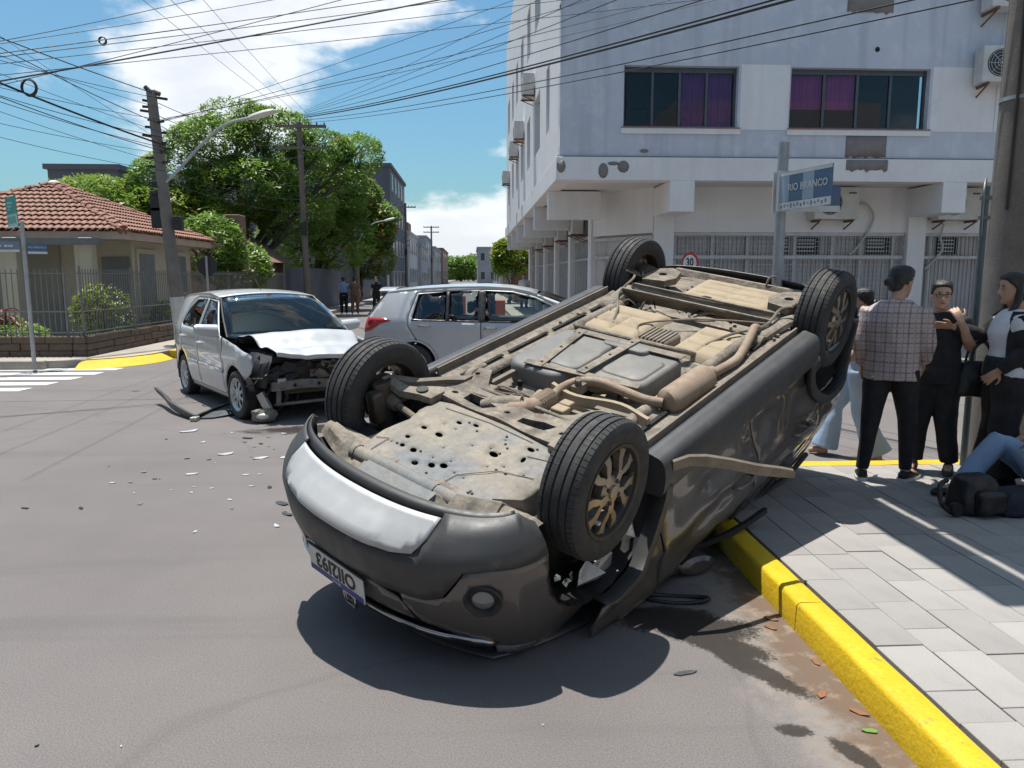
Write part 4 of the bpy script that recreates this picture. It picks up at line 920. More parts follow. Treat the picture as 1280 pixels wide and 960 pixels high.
def make_wheel(style, Rt, wd, Rr, parent, loc, sgn, names=('tyre','rim'), steer=0, tilt=0):
    """wheel about X axis; outer side at +X*sgn"""
    w_ = bpy.data.objects.new('wheel', None); COL.objects.link(w_); w_.parent = parent; w_.location = loc; w_.rotation_euler = (0, tilt, steer+(0 if sgn > 0 else PI)); w_.empty_display_size = .05
    h = wd/2
    # tyre
    key = 'tyre_%.3f_%.3f' % (Rt, wd)
    if key not in bpy.data.meshes:
        prof = [(-h*.78,Rr-.012),(-h*.95,Rr+.008),(-h*1.06,Rr+.035),(-h*1.08,(Rr+Rt)*.5),(-h*1.0,Rt-.03),(-h*.9,Rt-.011)]
        for a in (-.62,-.22,.22,.62):
            prof += [(h*a-.0055,Rt-.0015),(h*a-.0045,Rt-.009),(h*a+.0045,Rt-.009),(h*a+.0055,Rt-.0015)]
            if a < .6: prof.append((h*(a+.21),Rt))
        prof += [(h*.9,Rt-.011),(h*1.0,Rt-.03),(h*1.08,(Rr+Rt)*.5),(h*1.06,Rr+.035),(h*.95,Rr+.008),(h*.78,Rr-.012)]
        nb = 68; rings = []; t = MB()
        angs = []
        for b in range(nb): a0 = 2*PI*b/nb; angs += [(a0,0),(a0+2*PI/nb*.86,0),(a0+2*PI/nb*.89,1),(a0+2*PI/nb*.97,1)]
        V = []; F = []; n = len(prof)
        for (a, low) in angs:
            for i,(hx,rr) in enumerate(prof):
                q = rr-(.0035 if low and abs(hx) > h*.66 and rr > Rt-.02 else 0)-(.0012 if low and rr > Rt-.004 and h*.25 < abs(hx) < h*.6 else 0)
                V.append((hx,q*math.cos(a),q*math.sin(a)))
        m_ = len(angs)
        for j in range(m_):
            for i in range(n-1): F.append((j*n+i,j*n+i+1,((j+1)%m_)*n+i+1,((j+1)%m_)*n+i))
        t.add(V,F); me = t.mesh(key,True,32); me.materials.append(MAT['tyre'])
    o = bpy.data.objects.new('tyre', bpy.data.meshes[key]); COL.objects.link(o); o.parent = w_
    # rim barrel
    k = MB(); k.lathe([(-h*.92,Rr+.004),(-h*.9,Rr-.01),(-h*.7,Rr-.025),(-h*.2,Rr-.045),(h*.5,Rr-.04),(h*.8,Rr-.018),(h*.96,Rr-.004),(h*.97,Rr+.006),(h*.9,Rr+.004),(h*.6,Rr-.015),(-h*.2,Rr-.03),(-h*.8,Rr-.008)],48,'x',close=True)
    k.obj('rim_barrel','alloy_dark' if style == 'wrv' else 'alloy_silver',w_)
    if style == 'wrv': k = MB(); k.lathe([(h*.90,Rr-.016),(h*.96,Rr-.010),(h*.975,Rr+.002),(h*.95,Rr+.004)],48,'x',close=True); k.obj('rim_lip','alloy_dark',w_)
    k = MB(); k.lathe([(-h*.1,.02),(-h*.1,.13),(-h*.02,.13),(-h*.02,.02)],32,'x'); k.obj('brake_disc','brake_iron',w_)
    if style == 'wrv':
        yo = h*.86; bk = MB(); fc = MB()
        for i in range(5):
            a = 2*PI*i/5+R(8)
            P2 = lambda rr,da: Vector((rr*math.cos(a+da),rr*math.sin(a+da)))
            dep = lambda rr: yo+.004-.014*(rr/Rr)**3
            def plate(poly):
                n_ = len(poly); ctr = sum(poly,Vector((0,0)))/n_; V_ = [(dep(q.length),q.x,q.y) for q in poly]; B_ = [(dep(q.length)-.035,*(ctr+(q-ctr)*.8)) for q in poly]
                fc.add(V_+B_,[tuple(range(n_))]+[(q,n_+q,n_+(q+1)%n_,(q+1)%n_) for q in range(n_)])
            plate([P2(.035,-.5),P2(.072,-.30),P2(.096,-.22),P2(.104,0),P2(.096,.22),P2(.072,.30),P2(.035,.5)])
            for s in (-1,1):
                pth = [(.090,s*.0),(.090,s*.24),(.118,s*.37),(.150,s*.42),(Rr-.03,s*.39),(Rr-.010,s*.53),(Rr-.010,s*.12),(Rr-.035,s*.16),(.150,s*.19),(.122,s*.10)]
                plate([P2(rr,da) for rr,da in (pth if s < 0 else pth[::-1])])
        fc.obj('spokes','alloy_bronze',w_,ang=25)
        k = MB(); k.lathe([(yo-.05,.02),(yo-.05,.075),(yo-.012,.072),(yo+.002,.058),(yo+.004,.034),(yo+.012,.032),(yo+.014,.001)],28,'x'); k.obj('hub','alloy_bronze',w_,ang=25)
        for i in range(4):
            a = PI/4+i*PI/2+R(8); k = MB(); k.lathe([(yo-.01,.0095),(yo+.012,.0095),(yo+.016,.006)],6,'x',(0,.05*math.cos(a),.05*math.sin(a))); k.obj('wheel_nut','brake_iron',w_)
        k = MB(); k.box(yo-.02,yo+.006,.10,.118,Rr*.45,Rr*.5); k.obj('balance_weight','plate_white',w_,smooth=False)
    else:
        ns_ = 8 if style == 'palio' else 7; k = MB(); yo = h*.8
        outl = circ(0,0,Rr-.008,n=40); hol = []
        for i in range(ns_):
            a = 2*PI*i/ns_; r0,r1 = Rr*.38,Rr*.83; da0,da1 = .20,.235
            hol.append([(r0*math.cos(a-da0),r0*math.sin(a-da0)),(r1*math.cos(a-da1),r1*math.sin(a-da1)),(r1*1.03*math.cos(a),r1*1.03*math.sin(a)),(r1*math.cos(a+da1),r1*math.sin(a+da1)),(r0*math.cos(a+da0),r0*math.sin(a+da0))])
        f = lambda u,v: (yo-.03*(math.hypot(u,v)/Rr-.5)**2*(1 if math.hypot(u,v) < Rr*.5 else 2), u, v)
        panel('wheel_cover',outl,f,'alloy_silver',w_,hol,step=.03,thick=.012,out=(1,0,0),ang=40)
        k = MB(); k.lathe([(yo-.01,.04),(yo+.006,.036),(yo+.01,.02)],20,'x'); k.obj('hub','alloy_silver',w_)
    return w_
def archpts(yc, zc, r, zb, n=14, y0=None):
    """arch cut along the bottom edge: points from rear (y low) to front over the wheel, starting and ending at z=zb"""
    a = math.asin(max(-1,min(1,(zb-zc)/r))); return [(yc+r*math.cos(PI-a+(2*a-PI)*k/n), zc+r*math.sin(PI-a+(2*a-PI)*k/n)) for k in range(n+1)]
def mirror(fn): return lambda *a: (lambda p: (-p[0],p[1],p[2]))(fn(*a))
def inset_poly(P, d):
    c = (sum(p[0] for p in P)/len(P), sum(p[1] for p in P)/len(P)); o = []
    n = len(P); area = sum(P[i][0]*P[(i+1)%n][1]-P[(i+1)%n][0]*P[i][1] for i in range(n)); sg = 1 if area > 0 else -1
    for i in range(n):
        a, b, c_ = Vector(P[i-1]), Vector(P[i]), Vector(P[(i+1)%n]); d1 = (b-a).normalized(); d2 = (c_-b).normalized()
        n1 = Vector((-d1.y,d1.x))*sg; n2 = Vector((-d2.y,d2.x))*sg; m_ = (n1+n2); m_ = m_/max(.35,m_.length_squared/2)*1.0 if m_.length > 1e-6 else n1
        q = b+m_*d*.5*1.0; o.append((q.x,q.y))
    return o
def loftgrid(name, rows, mats, parent, thick=.01, ang=50, post=None):
    k = MB(); rows = [[post(Vector(p)) if post else p for p in r] for r in rows]; k.loft(rows, closed=False); o = k.obj(name, mats, parent, ang=ang, fixn=False)
    if thick: s = o.modifiers.new('solid','SOLIDIFY'); s.thickness = thick; s.offset = 0
    return o
def seat(parent, x, y, z0, mt_='seat_cloth'):
    k = MB(); k.box(x-.24,x+.24,y-.25,y+.27,z0,z0+.18); k.obj('seat_cushion',mt_,parent,bevel=.05)
    k = MB(); k.loft([[(x-.23,y-.2,z0+.12),(x+.23,y-.2,z0+.12),(x+.23,y-.32,z0+.12),(x-.23,y-.32,z0+.12)],[(x-.24,y-.30,z0+.5),(x+.24,y-.30,z0+.5),(x+.24,y-.42,z0+.5),(x-.24,y-.42,z0+.5)],[(x-.17,y-.36,z0+.68),(x+.17,y-.36,z0+.68),(x+.17,y-.45,z0+.68),(x-.17,y-.45,z0+.68)]]); k.obj('seat_back',mt_,parent,bevel=.03)
    k = MB(); k.box(x-.13,x+.13,y-.46,y-.38,z0+.72,z0+.9); k.obj('headrest',mt_,parent,bevel=.03)
def sphere_mirror(parent, x, y, z, sg, mt_):
    k = MB(); k.loft([[(x+sg*(.0+q*.22),y+.085*(1-.3*q)*math.cos(2*PI*i/14)*(.35 if math.cos(2*PI*i/14) < 0 else 1),z+.03*q+(.085-.02*q)*math.sin(2*PI*i/14)*(1 if q < 1 else .7)) for i in range(14)] for q in (-.15,.0,.5,.9,1.05)]); k.obj('mirror',mt_,parent)
# ---------- upright hatchback built from side-view panels
def hatchback(root, S, post=lambda v: v, post_r=None):
    """S: dict of dimensions and outlines. Side outlines are in (y,z), y forward from the front axle"""
    W = S['W']; pm = S['paint']; zt = S['ztop']; wbase = S['wb']
    for sg in (1,-1):
        fn = (lambda y,z: (W(y,z),y,z)) if sg > 0 else (lambda y,z: (-W(y,z),y,z))
        fi = (lambda y,z: (W(y,z)-.012,y,z)) if sg > 0 else (lambda y,z: (-W(y,z)+.012,y,z))
        ps = post if sg > 0 else (lambda v: v)
        for nm, ol, holes in S['panels']:
            if nm == 'skip' : continue
            panel(nm, ol, fn, pm, root, holes, step=.055, thick=.012, out=(sg,0,0), post=ps, ang=60)
        for nm, ol, mt_ in S['glass']:
            panel(nm, ol, fi, mt_, root, step=.12, thick=.004, out=(sg,0,0), post=ps)
        for nm, ol, mt_, off in S['trim']:
            panel(nm, ol, (lambda o_: (lambda y,z: (sg*(W(y,z)+o_),y,z)))(off), mt_, root, step=.06, thick=.012, out=(sg,0,0), post=ps, ang=60)
        for y_, z_ in S['handles']:
            k = MB(); x_ = W(y_,z_); k.tube(smoothpts([(sg*(x_-.005),y_+.09,z_),(sg*(x_+.03),y_+.07,z_+.004),(sg*(x_+.034),y_-.06,z_+.006),(sg*(x_-.005),y_-.085,z_+.004)],4),.013,8); k.obj('door_handle',S.get('handle_mat',pm),root)
        # arch liners
        for yc in (0,-wbase):
            k = MB(); rg = []
            for q in range(13):
                a = PI*q/12; rg.append([(sg*x_,yc+S['ar']*1.02*math.cos(a),S['wr']+S['ar']*1.02*math.sin(a)-.02) for x_ in (W(yc,.6)-.02,W(yc,.6)-.34)])
            k.loft(rg,closed=False); k.obj('arch_liner','void_black',root)
    # roof
    rows = []; y0,y1 = S['roof_y']
    for i in range(17):
        y = y0+(y1-y0)*i/16; w_ = W(y,zt(y))+.002; rows.append([(-w_-.004,y,zt(y)-.028)]+[(w_*(j/8-1), y, zt(y)+.007+S['crown']*(1-(j/8-1)**2)) for j in range(17)]+[(w_+.004,y,zt(y)-.028)])
    loftgrid('roof', rows, pm, root, .012)
    # windscreen / rear glass between roof edge and base
    def screen(nm, ya, za, yb, zb, mt_, bul, wa=None, wb=None, n=8):
        wa = wa or W(ya,za)-.02; wb = wb or W(yb,zb)-.03; rows = []
        for i in range(n+1):
            f = i/n; y = ya+(yb-ya)*f; z = za+(zb-za)*f; w_ = wa+(wb-wa)*f; rows.append([(w_*(j/8-1), y+bul*(1-(j/8-1)**2)*1.0, z+S['crown']*(1-(j/8-1)**2)*(1-f)+.03*math.sin(PI*f)) for j in range(17)])
        return loftgrid(nm, rows, mt_, root, .005)
    S['screen'] = screen
    screen('windscreen', y0, zt(y0), *S['cowl'], 'wind_glass', .10)
    screen('rear_window', y1, zt(y1), *S['rear_base'], S.get('rear_glass','tint_glass'), -.06)
    return root
# ================= SILVER CRASHED HATCHBACK =================
def palioW(y,z):
    b = .805
    if z < .5: b -= .05*((.5-z)/.3)**2
    b += .012*math.exp(-((z-.72)/.05)**2)
    if z > .92: b -= .36*(z-.92)+.12*(z-.92)**2
    if y > -.1: b *= 1-.15*min(1.2,(y+.1)/.8)**2
    if y < -2.4: b *= 1-.12*((-2.4-y)/.62)**2
    return b
P = thing('crashed_hatchback','silver five door hatchback with crumpled bonnet and torn off front bumper','car',(-2.09,9.31,0),R(213.6))
wb, wr, ar = 2.373, .285, .335
zt = lambda y: interp(y,[(-2.85,1.335),(-2.5,1.385),(-2.0,1.415),(-1.5,1.42),(-1.02,1.375)])
fa = archpts(0,wr+.01,ar,.24); ra = archpts(-wb,wr+.01,ar,.24)
gap = .006
frontglass = [(-.60,.955),(-1.05,1.315),(-1.44,1.352),(-1.44,.965)]
rearglass = [(-1.53,.967),(-1.53,1.352),(-2.0,1.335),(-2.22,1.22),(-2.36,1.02),(-2.33,.985)]
body_upper = [(-.44,.93),(-1.0,1.365)]+[(y,zt(y)-.004) for y in (-1.2,-1.5,-1.8,-2.1,-2.5,-2.84)]+[(-2.98,1.0),(-2.98,.93)]
up = panel
S = dict(W=palioW,paint='paint_silver',ztop=zt,wb=wb,wr=wr,ar=ar,crown=.045,roof_y=(-1.02,-2.85),cowl=(-.26,.93),rear_base=(-3.0,.98),handles=[(-1.33,.80),(-2.2,.84)],
  panels=[
   ('front_fender',[(-.385,.24)]+[p for p in fa if p[0] < .30]+[(.40,.56),(.44,.66),(.42,.76),(.1,.865),(-.36,.925),(-.42,.70)],[]),
   ('front_door',[(-.40,.24),(-1.475,.24),(-1.475,1.36)]+[(-1.04,1.345),(-.52,.945),(-.435,.93),(-.44,.70)],[frontglass]),
   ('rear_door',[(-1.487,.24),(-1.96,.24)]+[p for p in archpts(-wb,wr+.01,ar+.02,.24)[::-1] if p[0] > -2.35][0:9]+[(-2.30,.66),(-2.385,.85),(-2.40,1.0),(-2.24,1.24),(-2.02,1.362),(-1.487,1.362)],[rearglass]),
   ('rear_quarter',[p for p in archpts(-wb,wr+.01,ar,.24) if p[0] < -2.31]+[(-2.32,.67),(-2.40,.85),(-2.415,1.0),(-2.26,1.25),(-2.04,1.372),(-1.0,1.368),(-1.02,1.377)]+[(y,zt(y)) for y in (-1.5,-2.0,-2.5,-2.84)]+[(-2.97,1.0),(-3.0,.85),(-3.0,.5),(-2.95,.26)],[]),
  ],
  glass=[('side_window',frontglass,'car_glass'),('side_window',rearglass,'car_glass')],
  trim=[('side_moulding',[(-.42,.50),(-.42,.545),(-1.45,.555),(-1.45,.51)],'paint_silver',.012),('side_moulding',[(-1.51,.51),(-1.51,.555),(-1.98,.56),(-1.98,.515)],'paint_silver',.012),('sill',[(-.37,.20),(-.37,.255),(-1.98,.255),(-1.98,.20)],'paint_silver',-.002)],handle_mat='paint_silver')
def pcrush(v):
    # right front corner pushed back and dented
    d = max(0,(v.y-.12)/.4); n_ = noise.noise(v*7)*.03*d
    return Vector((v.x-.10*d*d+n_, v.y-.10*d*d, v.z+.02*n_))
hatchback(P,S,pcrush)
# crumpled bonnet: raised fold, pushed back on the right side
rows = []
for i in range(29):
    f = i/28; y = -.30+f*.98; w_ = .66-.10*f**2; r_ = []
    for j in range(41):
        u = j/20-1; x = w_*u; z = .945-.05*f-.16*f**2.6+.03*(1-u*u)
        z += .075*math.exp(-((f-.42)/.17)**2)*(.55+.45*math.cos(1.4*u+.5))       # buckle
        z -= .05*math.exp(-((f-.66)/.10)**2)*(1+.3*u)
        z += .014*noise.noise(Vector((x*2.6,y*3,2)))+.004*noise.noise(Vector((x*8,y*8,5)))
        sh = .0 if u < .2 else .16*(u-.2)**1.5           # right corner pushed back
        z += .10*max(0,u-.35)*f
        r_.append((x-.10*max(0,u-.3)*f, y-sh*f+.03*noise.noise(Vector((u*3,0,1)))*f, z))
    rows.append(r_)
# folded front lip
rows.append([(p[0]*.99,p[1]+.015,p[2]-.045+.006*noise.noise(Vector((p[0]*6,1,1)))) for p in rows[-1]])
loftgrid('bonnet',rows,'paint_silver',P,.006,ang=30)
k = MB(); k.box(-.62,.62,-.32,-.20,.86,.905); k.obj('scuttle','black_plastic',P,smooth=False)
# engine bay void, radiator, beam, rails
k = MB(); k.box(-.62,.55,-.25,.30,.30,.80); k.obj('engine_bay','void_black',P,smooth=False)
k = MB(); k.box(-.40,.36,.36,.41,.30,.66); k.obj('radiator','black_plastic',P,smooth=False)
k = MB(); [k.box(-.40,.36,.411,.416,.31+.02*i,.32+.02*i) for i in range(17)]; k.obj('radiator_fins','brake_iron',P,smooth=False)
k = MB(); k.loft([[(x,.53-.06*(x/.55)**2+dy,.42+dz+.01*math.sin(x*9)) for dy,dz in ((0,-.055),(.03,-.05),(.035,0),(.03,.05),(0,.055),(-.03,.05),(-.03,-.05))] for x in [-.52+.05*i for i in range(22)]]); k.obj('bumper_beam','beam_grey',P,ang=50)
for x in (-.3,0,.28):
    k = MB(); k.lathe([(.556-.06*(x/.55)**2,.022),(.566-.06*(x/.55)**2,.022)],10,'y',(x,0,.42)); k.obj('beam_hole','void_black',P)
for sx in (-.45,.42):
    k = MB(); k.box(sx-.05,sx+.05,.0,.52,.36,.50); k.obj('chassis_rail','foil',P,smooth=False,bevel=.01)
k = MB(); k.bar((-.52,.50,.22),(.50,.46,.20),.04,.03); k.obj('lower_crossmember','beam_grey',P,smooth=False)
for a_ in (1,-1): k = MB(); k.bar((a_*.46,.48,.2),(a_*.44,.46,.40),.03,.05); k.obj('support_post','beam_grey',P,smooth=False)
k = MB(); k.bar((-.6,.42,.72),(.5,.36,.70),.06,.07); k.obj('upper_crossmember','black_plastic',P,smooth=False)
rq = random.Random(9)
for i in range(30):
    a = Vector((rq.uniform(-.55,.62),rq.uniform(.36,.52),rq.uniform(.5,.74))); k = MB(); n = 5
    poly = [(a+Vector((.09*math.cos(2*PI*q/n+rq.uniform(-.4,.4))*rq.uniform(.6,1.5),rq.uniform(-.03,.03),.06*math.sin(2*PI*q/n)*rq.uniform(.6,1.4)))) for q in range(n)]
    k.add(poly+[p+Vector((0,-.012,0)) for p in poly],[tuple(range(n)),tuple(range(2*n-1,n-1,-1))]+[(q,(q+1)%n,n+(q+1)%n,n+q) for q in range(n)]); k.obj('broken_panel',rq.choice(['black_plastic','black_plastic','black_plastic','beam_grey','dusty_dark','foil']),P,smooth=False)
for i in range(9):
    a = Vector((rq.uniform(.1,.62),rq.uniform(.3,.5),rq.uniform(.3,.7))); b = a+Vector((rq.uniform(-.25,.25),rq.uniform(-.1,.1),rq.uniform(-.25,.1))); k = MB(); k.tube(smoothpts([a,(a+b)/2+Vector((0,.05,.05*rq.uniform(-1,1))),b],5),.010,6); k.obj('hose','black_plastic',P)
# exposed right corner: dark liner + torn plastic
k = MB(); k.loft([[(.70-.10*q,.10+.42*q,.40),(.72-.16*q,.12+.40*q,.60),(.62-.14*q,.12+.36*q,.78)] for q in (0,.33,.66,1)],closed=False); o = k.obj('torn_liner','black_plastic',P,fixn=False)
s_ = o.modifiers.new('solid','SOLIDIFY'); s_.thickness = .01
k = MB(); k.bar((.62,.36,.33),(.56,.44,.15),.05,.09); k.obj('bracket_remains','foil',P,smooth=False)
# left side lamp and remaining bumper corner
k = MB(); k.ball((-.60,.36,.66),(.13,.16,.10)); k.obj('headlamp','lamp_clear',P)
# windscreen frame pillars, mirrors, wipers, interior
sphere_mirror(P,.83,-.60,.99,1,'paint_silver'); sphere_mirror(P,-.83,-.60,.99,-1,'paint_silver')
for sg in (1,-1):
    k = MB(); k.tube(smoothpts([(sg*(palioW(-1.02,1.375)-.01),-1.02,1.372),(sg*.70,-.65,1.165),(sg*(palioW(-.3,.93)-.03),-.27,.93)],6),[.014]*13,8); k.obj('windscreen_pillar','black_plastic',P)
for a,b in (((-.45,-.22,.95),(.1,-.36,.985)),((.15,-.22,.95),(.55,-.42,1.01))): k = MB(); k.tube([a,b],.008,5); k.obj('wiper','black_plastic',P)
seat(P,.37,-1.25,.32); seat(P,-.37,-1.25,.32)
k = MB(); k.box(-.62,.62,-2.3,-2.1,.35,1.0); k.obj('rear_bench','seat_cloth',P,bevel=.05)
k = MB(); k.loft([[(x,-.32,.88),(x,-.5,.95),(x,-.72,.93),(x,-.76,.75),(x,-.4,.6)] for x in (-.66,-.3,0,.3,.66)]); k.obj('dashboard','black_plastic',P)
k = MB(); k.tube([(-.37+.17*math.cos(2*PI*q/24),-.80+.05*math.sin(2*PI*q/24),.92+.165*math.sin(2*PI*q/24)) for q in range(25)],.014,8); k.obj('steering_wheel','black_plastic',P)
k = MB(); k.box(-.13,.13,-.90,-.87,1.26,1.32); k.obj('rear_view_mirror','ac_dark',P,bevel=.01)
k = MB(); k.lathe([(0,.05),(.004,.05)],20,'y',(.02,-.62,1.15)); k.obj('windscreen_sticker','plate_white',P)
k = MB(); k.tube([(0,-1.3,1.45),(.0,-1.55,1.62)],.004,5); k.obj('aerial','black_plastic',P)
k = MB(); k.box(-.74,.74,-2.9,.2,.18,.28); k.obj('floor','void_black',P,smooth=False)
for sg in (1,-1):
    k = MB(); k.loft([[(sg*.72,-2.93,.78),(sg*.55,-3.02,.78),(sg*.55,-3.02,.98),(sg*.70,-2.95,.98)],[(sg*.73,-2.90,.78),(sg*.56,-3.0,.78),(sg*.56,-3.0,.98),(sg*.71,-2.92,.98)]]); k.obj('tail_lamp','lamp_red',P)
k = MB(); k.loft([[(x*.74,-3.02+.06*abs(x)**3,z) for x in (-1,-.6,0,.6,1)] for z in (.3,.5,.7,.95)],closed=False); k.obj('tailgate','paint_silver',P,fixn=False)
make_wheel('palio',wr,.17,.19,P,(.70,0,wr),1,steer=R(4)); make_wheel('palio',wr,.17,.19,P,(.70,-wb,wr),1)
make_wheel('palio',wr,.17,.19,P,(-.70,0,wr),-1,steer=R(4)); make_wheel('palio',wr,.17,.19,P,(-.70,-wb,wr),-1)

# ================= SECOND SILVER HATCHBACK (side on) =================
def tiidaW(y,z):
    b = .845
    if z < .5: b -= .05*((.5-z)/.3)**2
    b += .014*math.exp(-((z-.86)/.06)**2)-.008*math.exp(-((z-.55)/.12)**2)
    if z > .98: b -= .34*(z-.98)+.20*(z-.98)**2
    if y > 0: b *= 1-.16*min(1.2,y/.85)**2
    if y < -2.7: b *= 1-.13*((-2.7-y)/.65)**2
    return b
TD = thing('silver_hatchback','intact silver hatchback crossing the junction side on with red tail lamp','car',(1.78,12.05,0),R(-97))
wb, wr, ar = 2.6, .31, .355
zt = lambda y: interp(y,[(-3.24,1.38),(-3.0,1.405),(-2.5,1.455),(-2.0,1.48),(-1.5,1.487),(-1.1,1.462),(-.75,1.392),(-.4,1.27),(-.1,1.14)])
fa = archpts(0,wr,ar,.25); ra = archpts(-wb,wr,ar,.25)
fg = [(-.10,.955),(-.40,1.155),(-.75,1.32),(-1.10,1.405),(-1.50,1.43),(-1.50,.965)]
rg_ = [(-1.60,.967),(-1.60,1.43),(-2.05,1.42),(-2.05,.98)]
rq_ = [(-2.09,.98),(-2.09,1.415),(-2.52,1.375),(-2.61,1.01)]
S2 = dict(W=tiidaW,paint='paint_silver',ztop=zt,wb=wb,wr=wr,ar=ar,crown=.035,roof_y=(-.72,-3.0),cowl=(.30,.985),rear_base=(-3.34,1.03),handles=[(-1.42,.87),(-2.42,.90)],handle_mat='chrome',
  panels=[
   ('front_fender',[(-.40,.25)]+fa[1:]+[(.44,.40),(.62,.60),(.60,.76),(.30,.93),(-.02,1.0),(-.06,.985),(-.30,.70)],[]),
   ('front_door',[(-.42,.25),(-1.555,.25),(-1.555,1.44),(-1.10,1.425),(-.75,1.345),(-.38,1.18),(-.07,.985),(-.32,.70)],[fg]),
   ('rear_door',[(-1.567,.25),(-2.20,.25)]+[p for p in archpts(-wb,wr,ar+.03,.25) if p[0] > -2.56][::-1]+[(-2.55,.72),(-2.66,.90),(-2.655,1.05),(-2.54,1.39),(-1.567,1.44)],[rg_,rq_]),
   ('rear_quarter',[p for p in archpts(-wb,wr,ar,.25) if p[0] < -2.58]+[(-2.562,.712),(-2.672,.90),(-2.667,1.05),(-2.55,1.40),(-1.5,1.452),(-1.10,1.437),(-.75,1.357),(-.37,1.19),(-.05,1.0),(.0,1.03)]+[(y,zt(y)) for y in (-.1,-.4,-.75,-1.1,-1.5,-2.0,-2.5,-2.8,-3.0)]+[(-3.28,1.03),(-3.34,.85),(-3.39,.62),(-3.36,.42),(-3.2,.30),(-2.96,.26)],[]),
  ],
  glass=[('side_window',fg,'car_glass'),('side_window',rg_,'car_glass'),('side_window',rq_,'tint_glass')],
  trim=[('sill',[(-.38,.20),(-.38,.285),(-2.22,.285),(-2.22,.20)],'paint_silver',.006),('side_moulding',[(-.45,.315),(-.45,.36),(-1.53,.36),(-1.53,.315)],'paint_silver',.010),('side_moulding',[(-1.59,.315),(-1.59,.36),(-2.18,.36),(-2.18,.315)],'paint_silver',.010),
        ('pillar_trim',[(-1.495,.96),(-1.495,1.435),(-1.605,1.435),(-1.605,.96)],'black_plastic',.004),('pillar_trim',[(-2.045,.98),(-2.045,1.42),(-2.095,1.418),(-2.095,.98)],'black_plastic',.004),('tail_lamp',[(-2.93,.985),(-3.05,1.03),(-3.30,1.03),(-3.34,.92),(-3.36,.80),(-3.25,.83),(-3.1,.93)],'lamp_red',.006),
        ('window_seal',[(-.10,.94),(-.10,.955),(-2.62,1.005),(-2.62,.985)],'black_plastic',.004)])
hatchback(TD,S2)
for sg in (1,-1):
    # wheel arch flare
    k = MB(); k.tube([(sg*(tiidaW(-wb,.5)+.004),-wb+(ar+.018)*math.cos(PI*q/18),wr+(ar+.018)*math.sin(PI*q/18)) for q in range(-1,20)],.016,6); k.obj('arch_flare','paint_silver',TD)
rows = []
for i in range(13):
    f = i/12; y = .25+f*.55; w_ = .70-.10*f; rows.append([(w_*(j/8-1),y-.12*(j/8-1)**2*f,1.0-.05*f-.22*f**3+.04*(1-(j/8-1)**2)) for j in range(17)])
loftgrid('bonnet',rows,'paint_silver',TD,.01)
rows = []
for z in (.25,.4,.6,.75,.85): rows.append([(.72*math.sin(a),.56+.32*math.cos(a)-.05*abs(z-.5),z) for a in [PI/2*(q/8-1) for q in range(17)]])
loftgrid('front_bumper',rows,'paint_silver',TD,.01)
rows = []
for z in (.3,.45,.6,.8,1.03): rows.append([(.76*math.sin(a),-3.16-.24*math.cos(a)+.06*abs(z-.55),z) for a in [PI/2*(q/8-1) for q in range(17)]])
loftgrid('rear_bumper',rows,'paint_silver',TD,.01)
k = MB(); k.loft([[(.56*u,-2.92,1.432+.05*(1-u*u)),(.55*u,-3.16-.04*(1-u*u),1.425+.05*(1-u*u)),(.55*u,-3.14-.04*(1-u*u),1.405+.045*(1-u*u)),(.55*u,-2.96,1.405+.04*(1-u*u))] for u in [q/6-1 for q in range(13)]]); k.obj('roof_spoiler','paint_silver',TD)
sphere_mirror(TD,.80,-.18,1.03,1,'paint_silver'); sphere_mirror(TD,-.80,-.18,1.03,-1,'paint_silver')
for sg in (1,-1):
    k = MB(); k.tube(smoothpts([(sg*(tiidaW(-.75,1.4)-.015),-.74,1.39),(sg*.69,-.4,1.26),(sg*.73,-.05,1.10),(sg*.76,.27,.98)],6),.016,8); k.obj('windscreen_pillar','black_plastic',TD)
seat(TD,.38,-1.35,.36); seat(TD,-.38,-1.35,.36)
k = MB(); k.box(-.65,.65,-2.55,-2.35,.4,1.05); k.obj('rear_bench','seat_cloth',TD,bevel=.05)
for x in (-.35,.35): k = MB(); k.box(x-.13,x+.13,-2.58,-2.5,1.08,1.24); k.obj('headrest','seat_cloth',TD,bevel=.03)
k = MB(); k.loft([[(x,.2,.92),(x,-.05,1.0),(x,-.25,.96),(x,-.3,.75),(x,.1,.6)] for x in (-.7,0,.7)]); k.obj('dashboard','black_plastic',TD)
k = MB(); k.tube([(-.38+.17*math.cos(2*PI*q/24),-.42+.05*math.sin(2*PI*q/24),.98+.165*math.sin(2*PI*q/24)) for q in range(25)],.014,8); k.obj('steering_wheel','black_plastic',TD)
k = MB(); k.box(-.76,.76,-3.1,.4,.2,.32); k.obj('floor','void_black',TD,smooth=False)
for sg in (1,-1):
    for y in (0,-wb): make_wheel('tiida',wr,.185,.205,TD,(sg*.735,y,wr),sg)
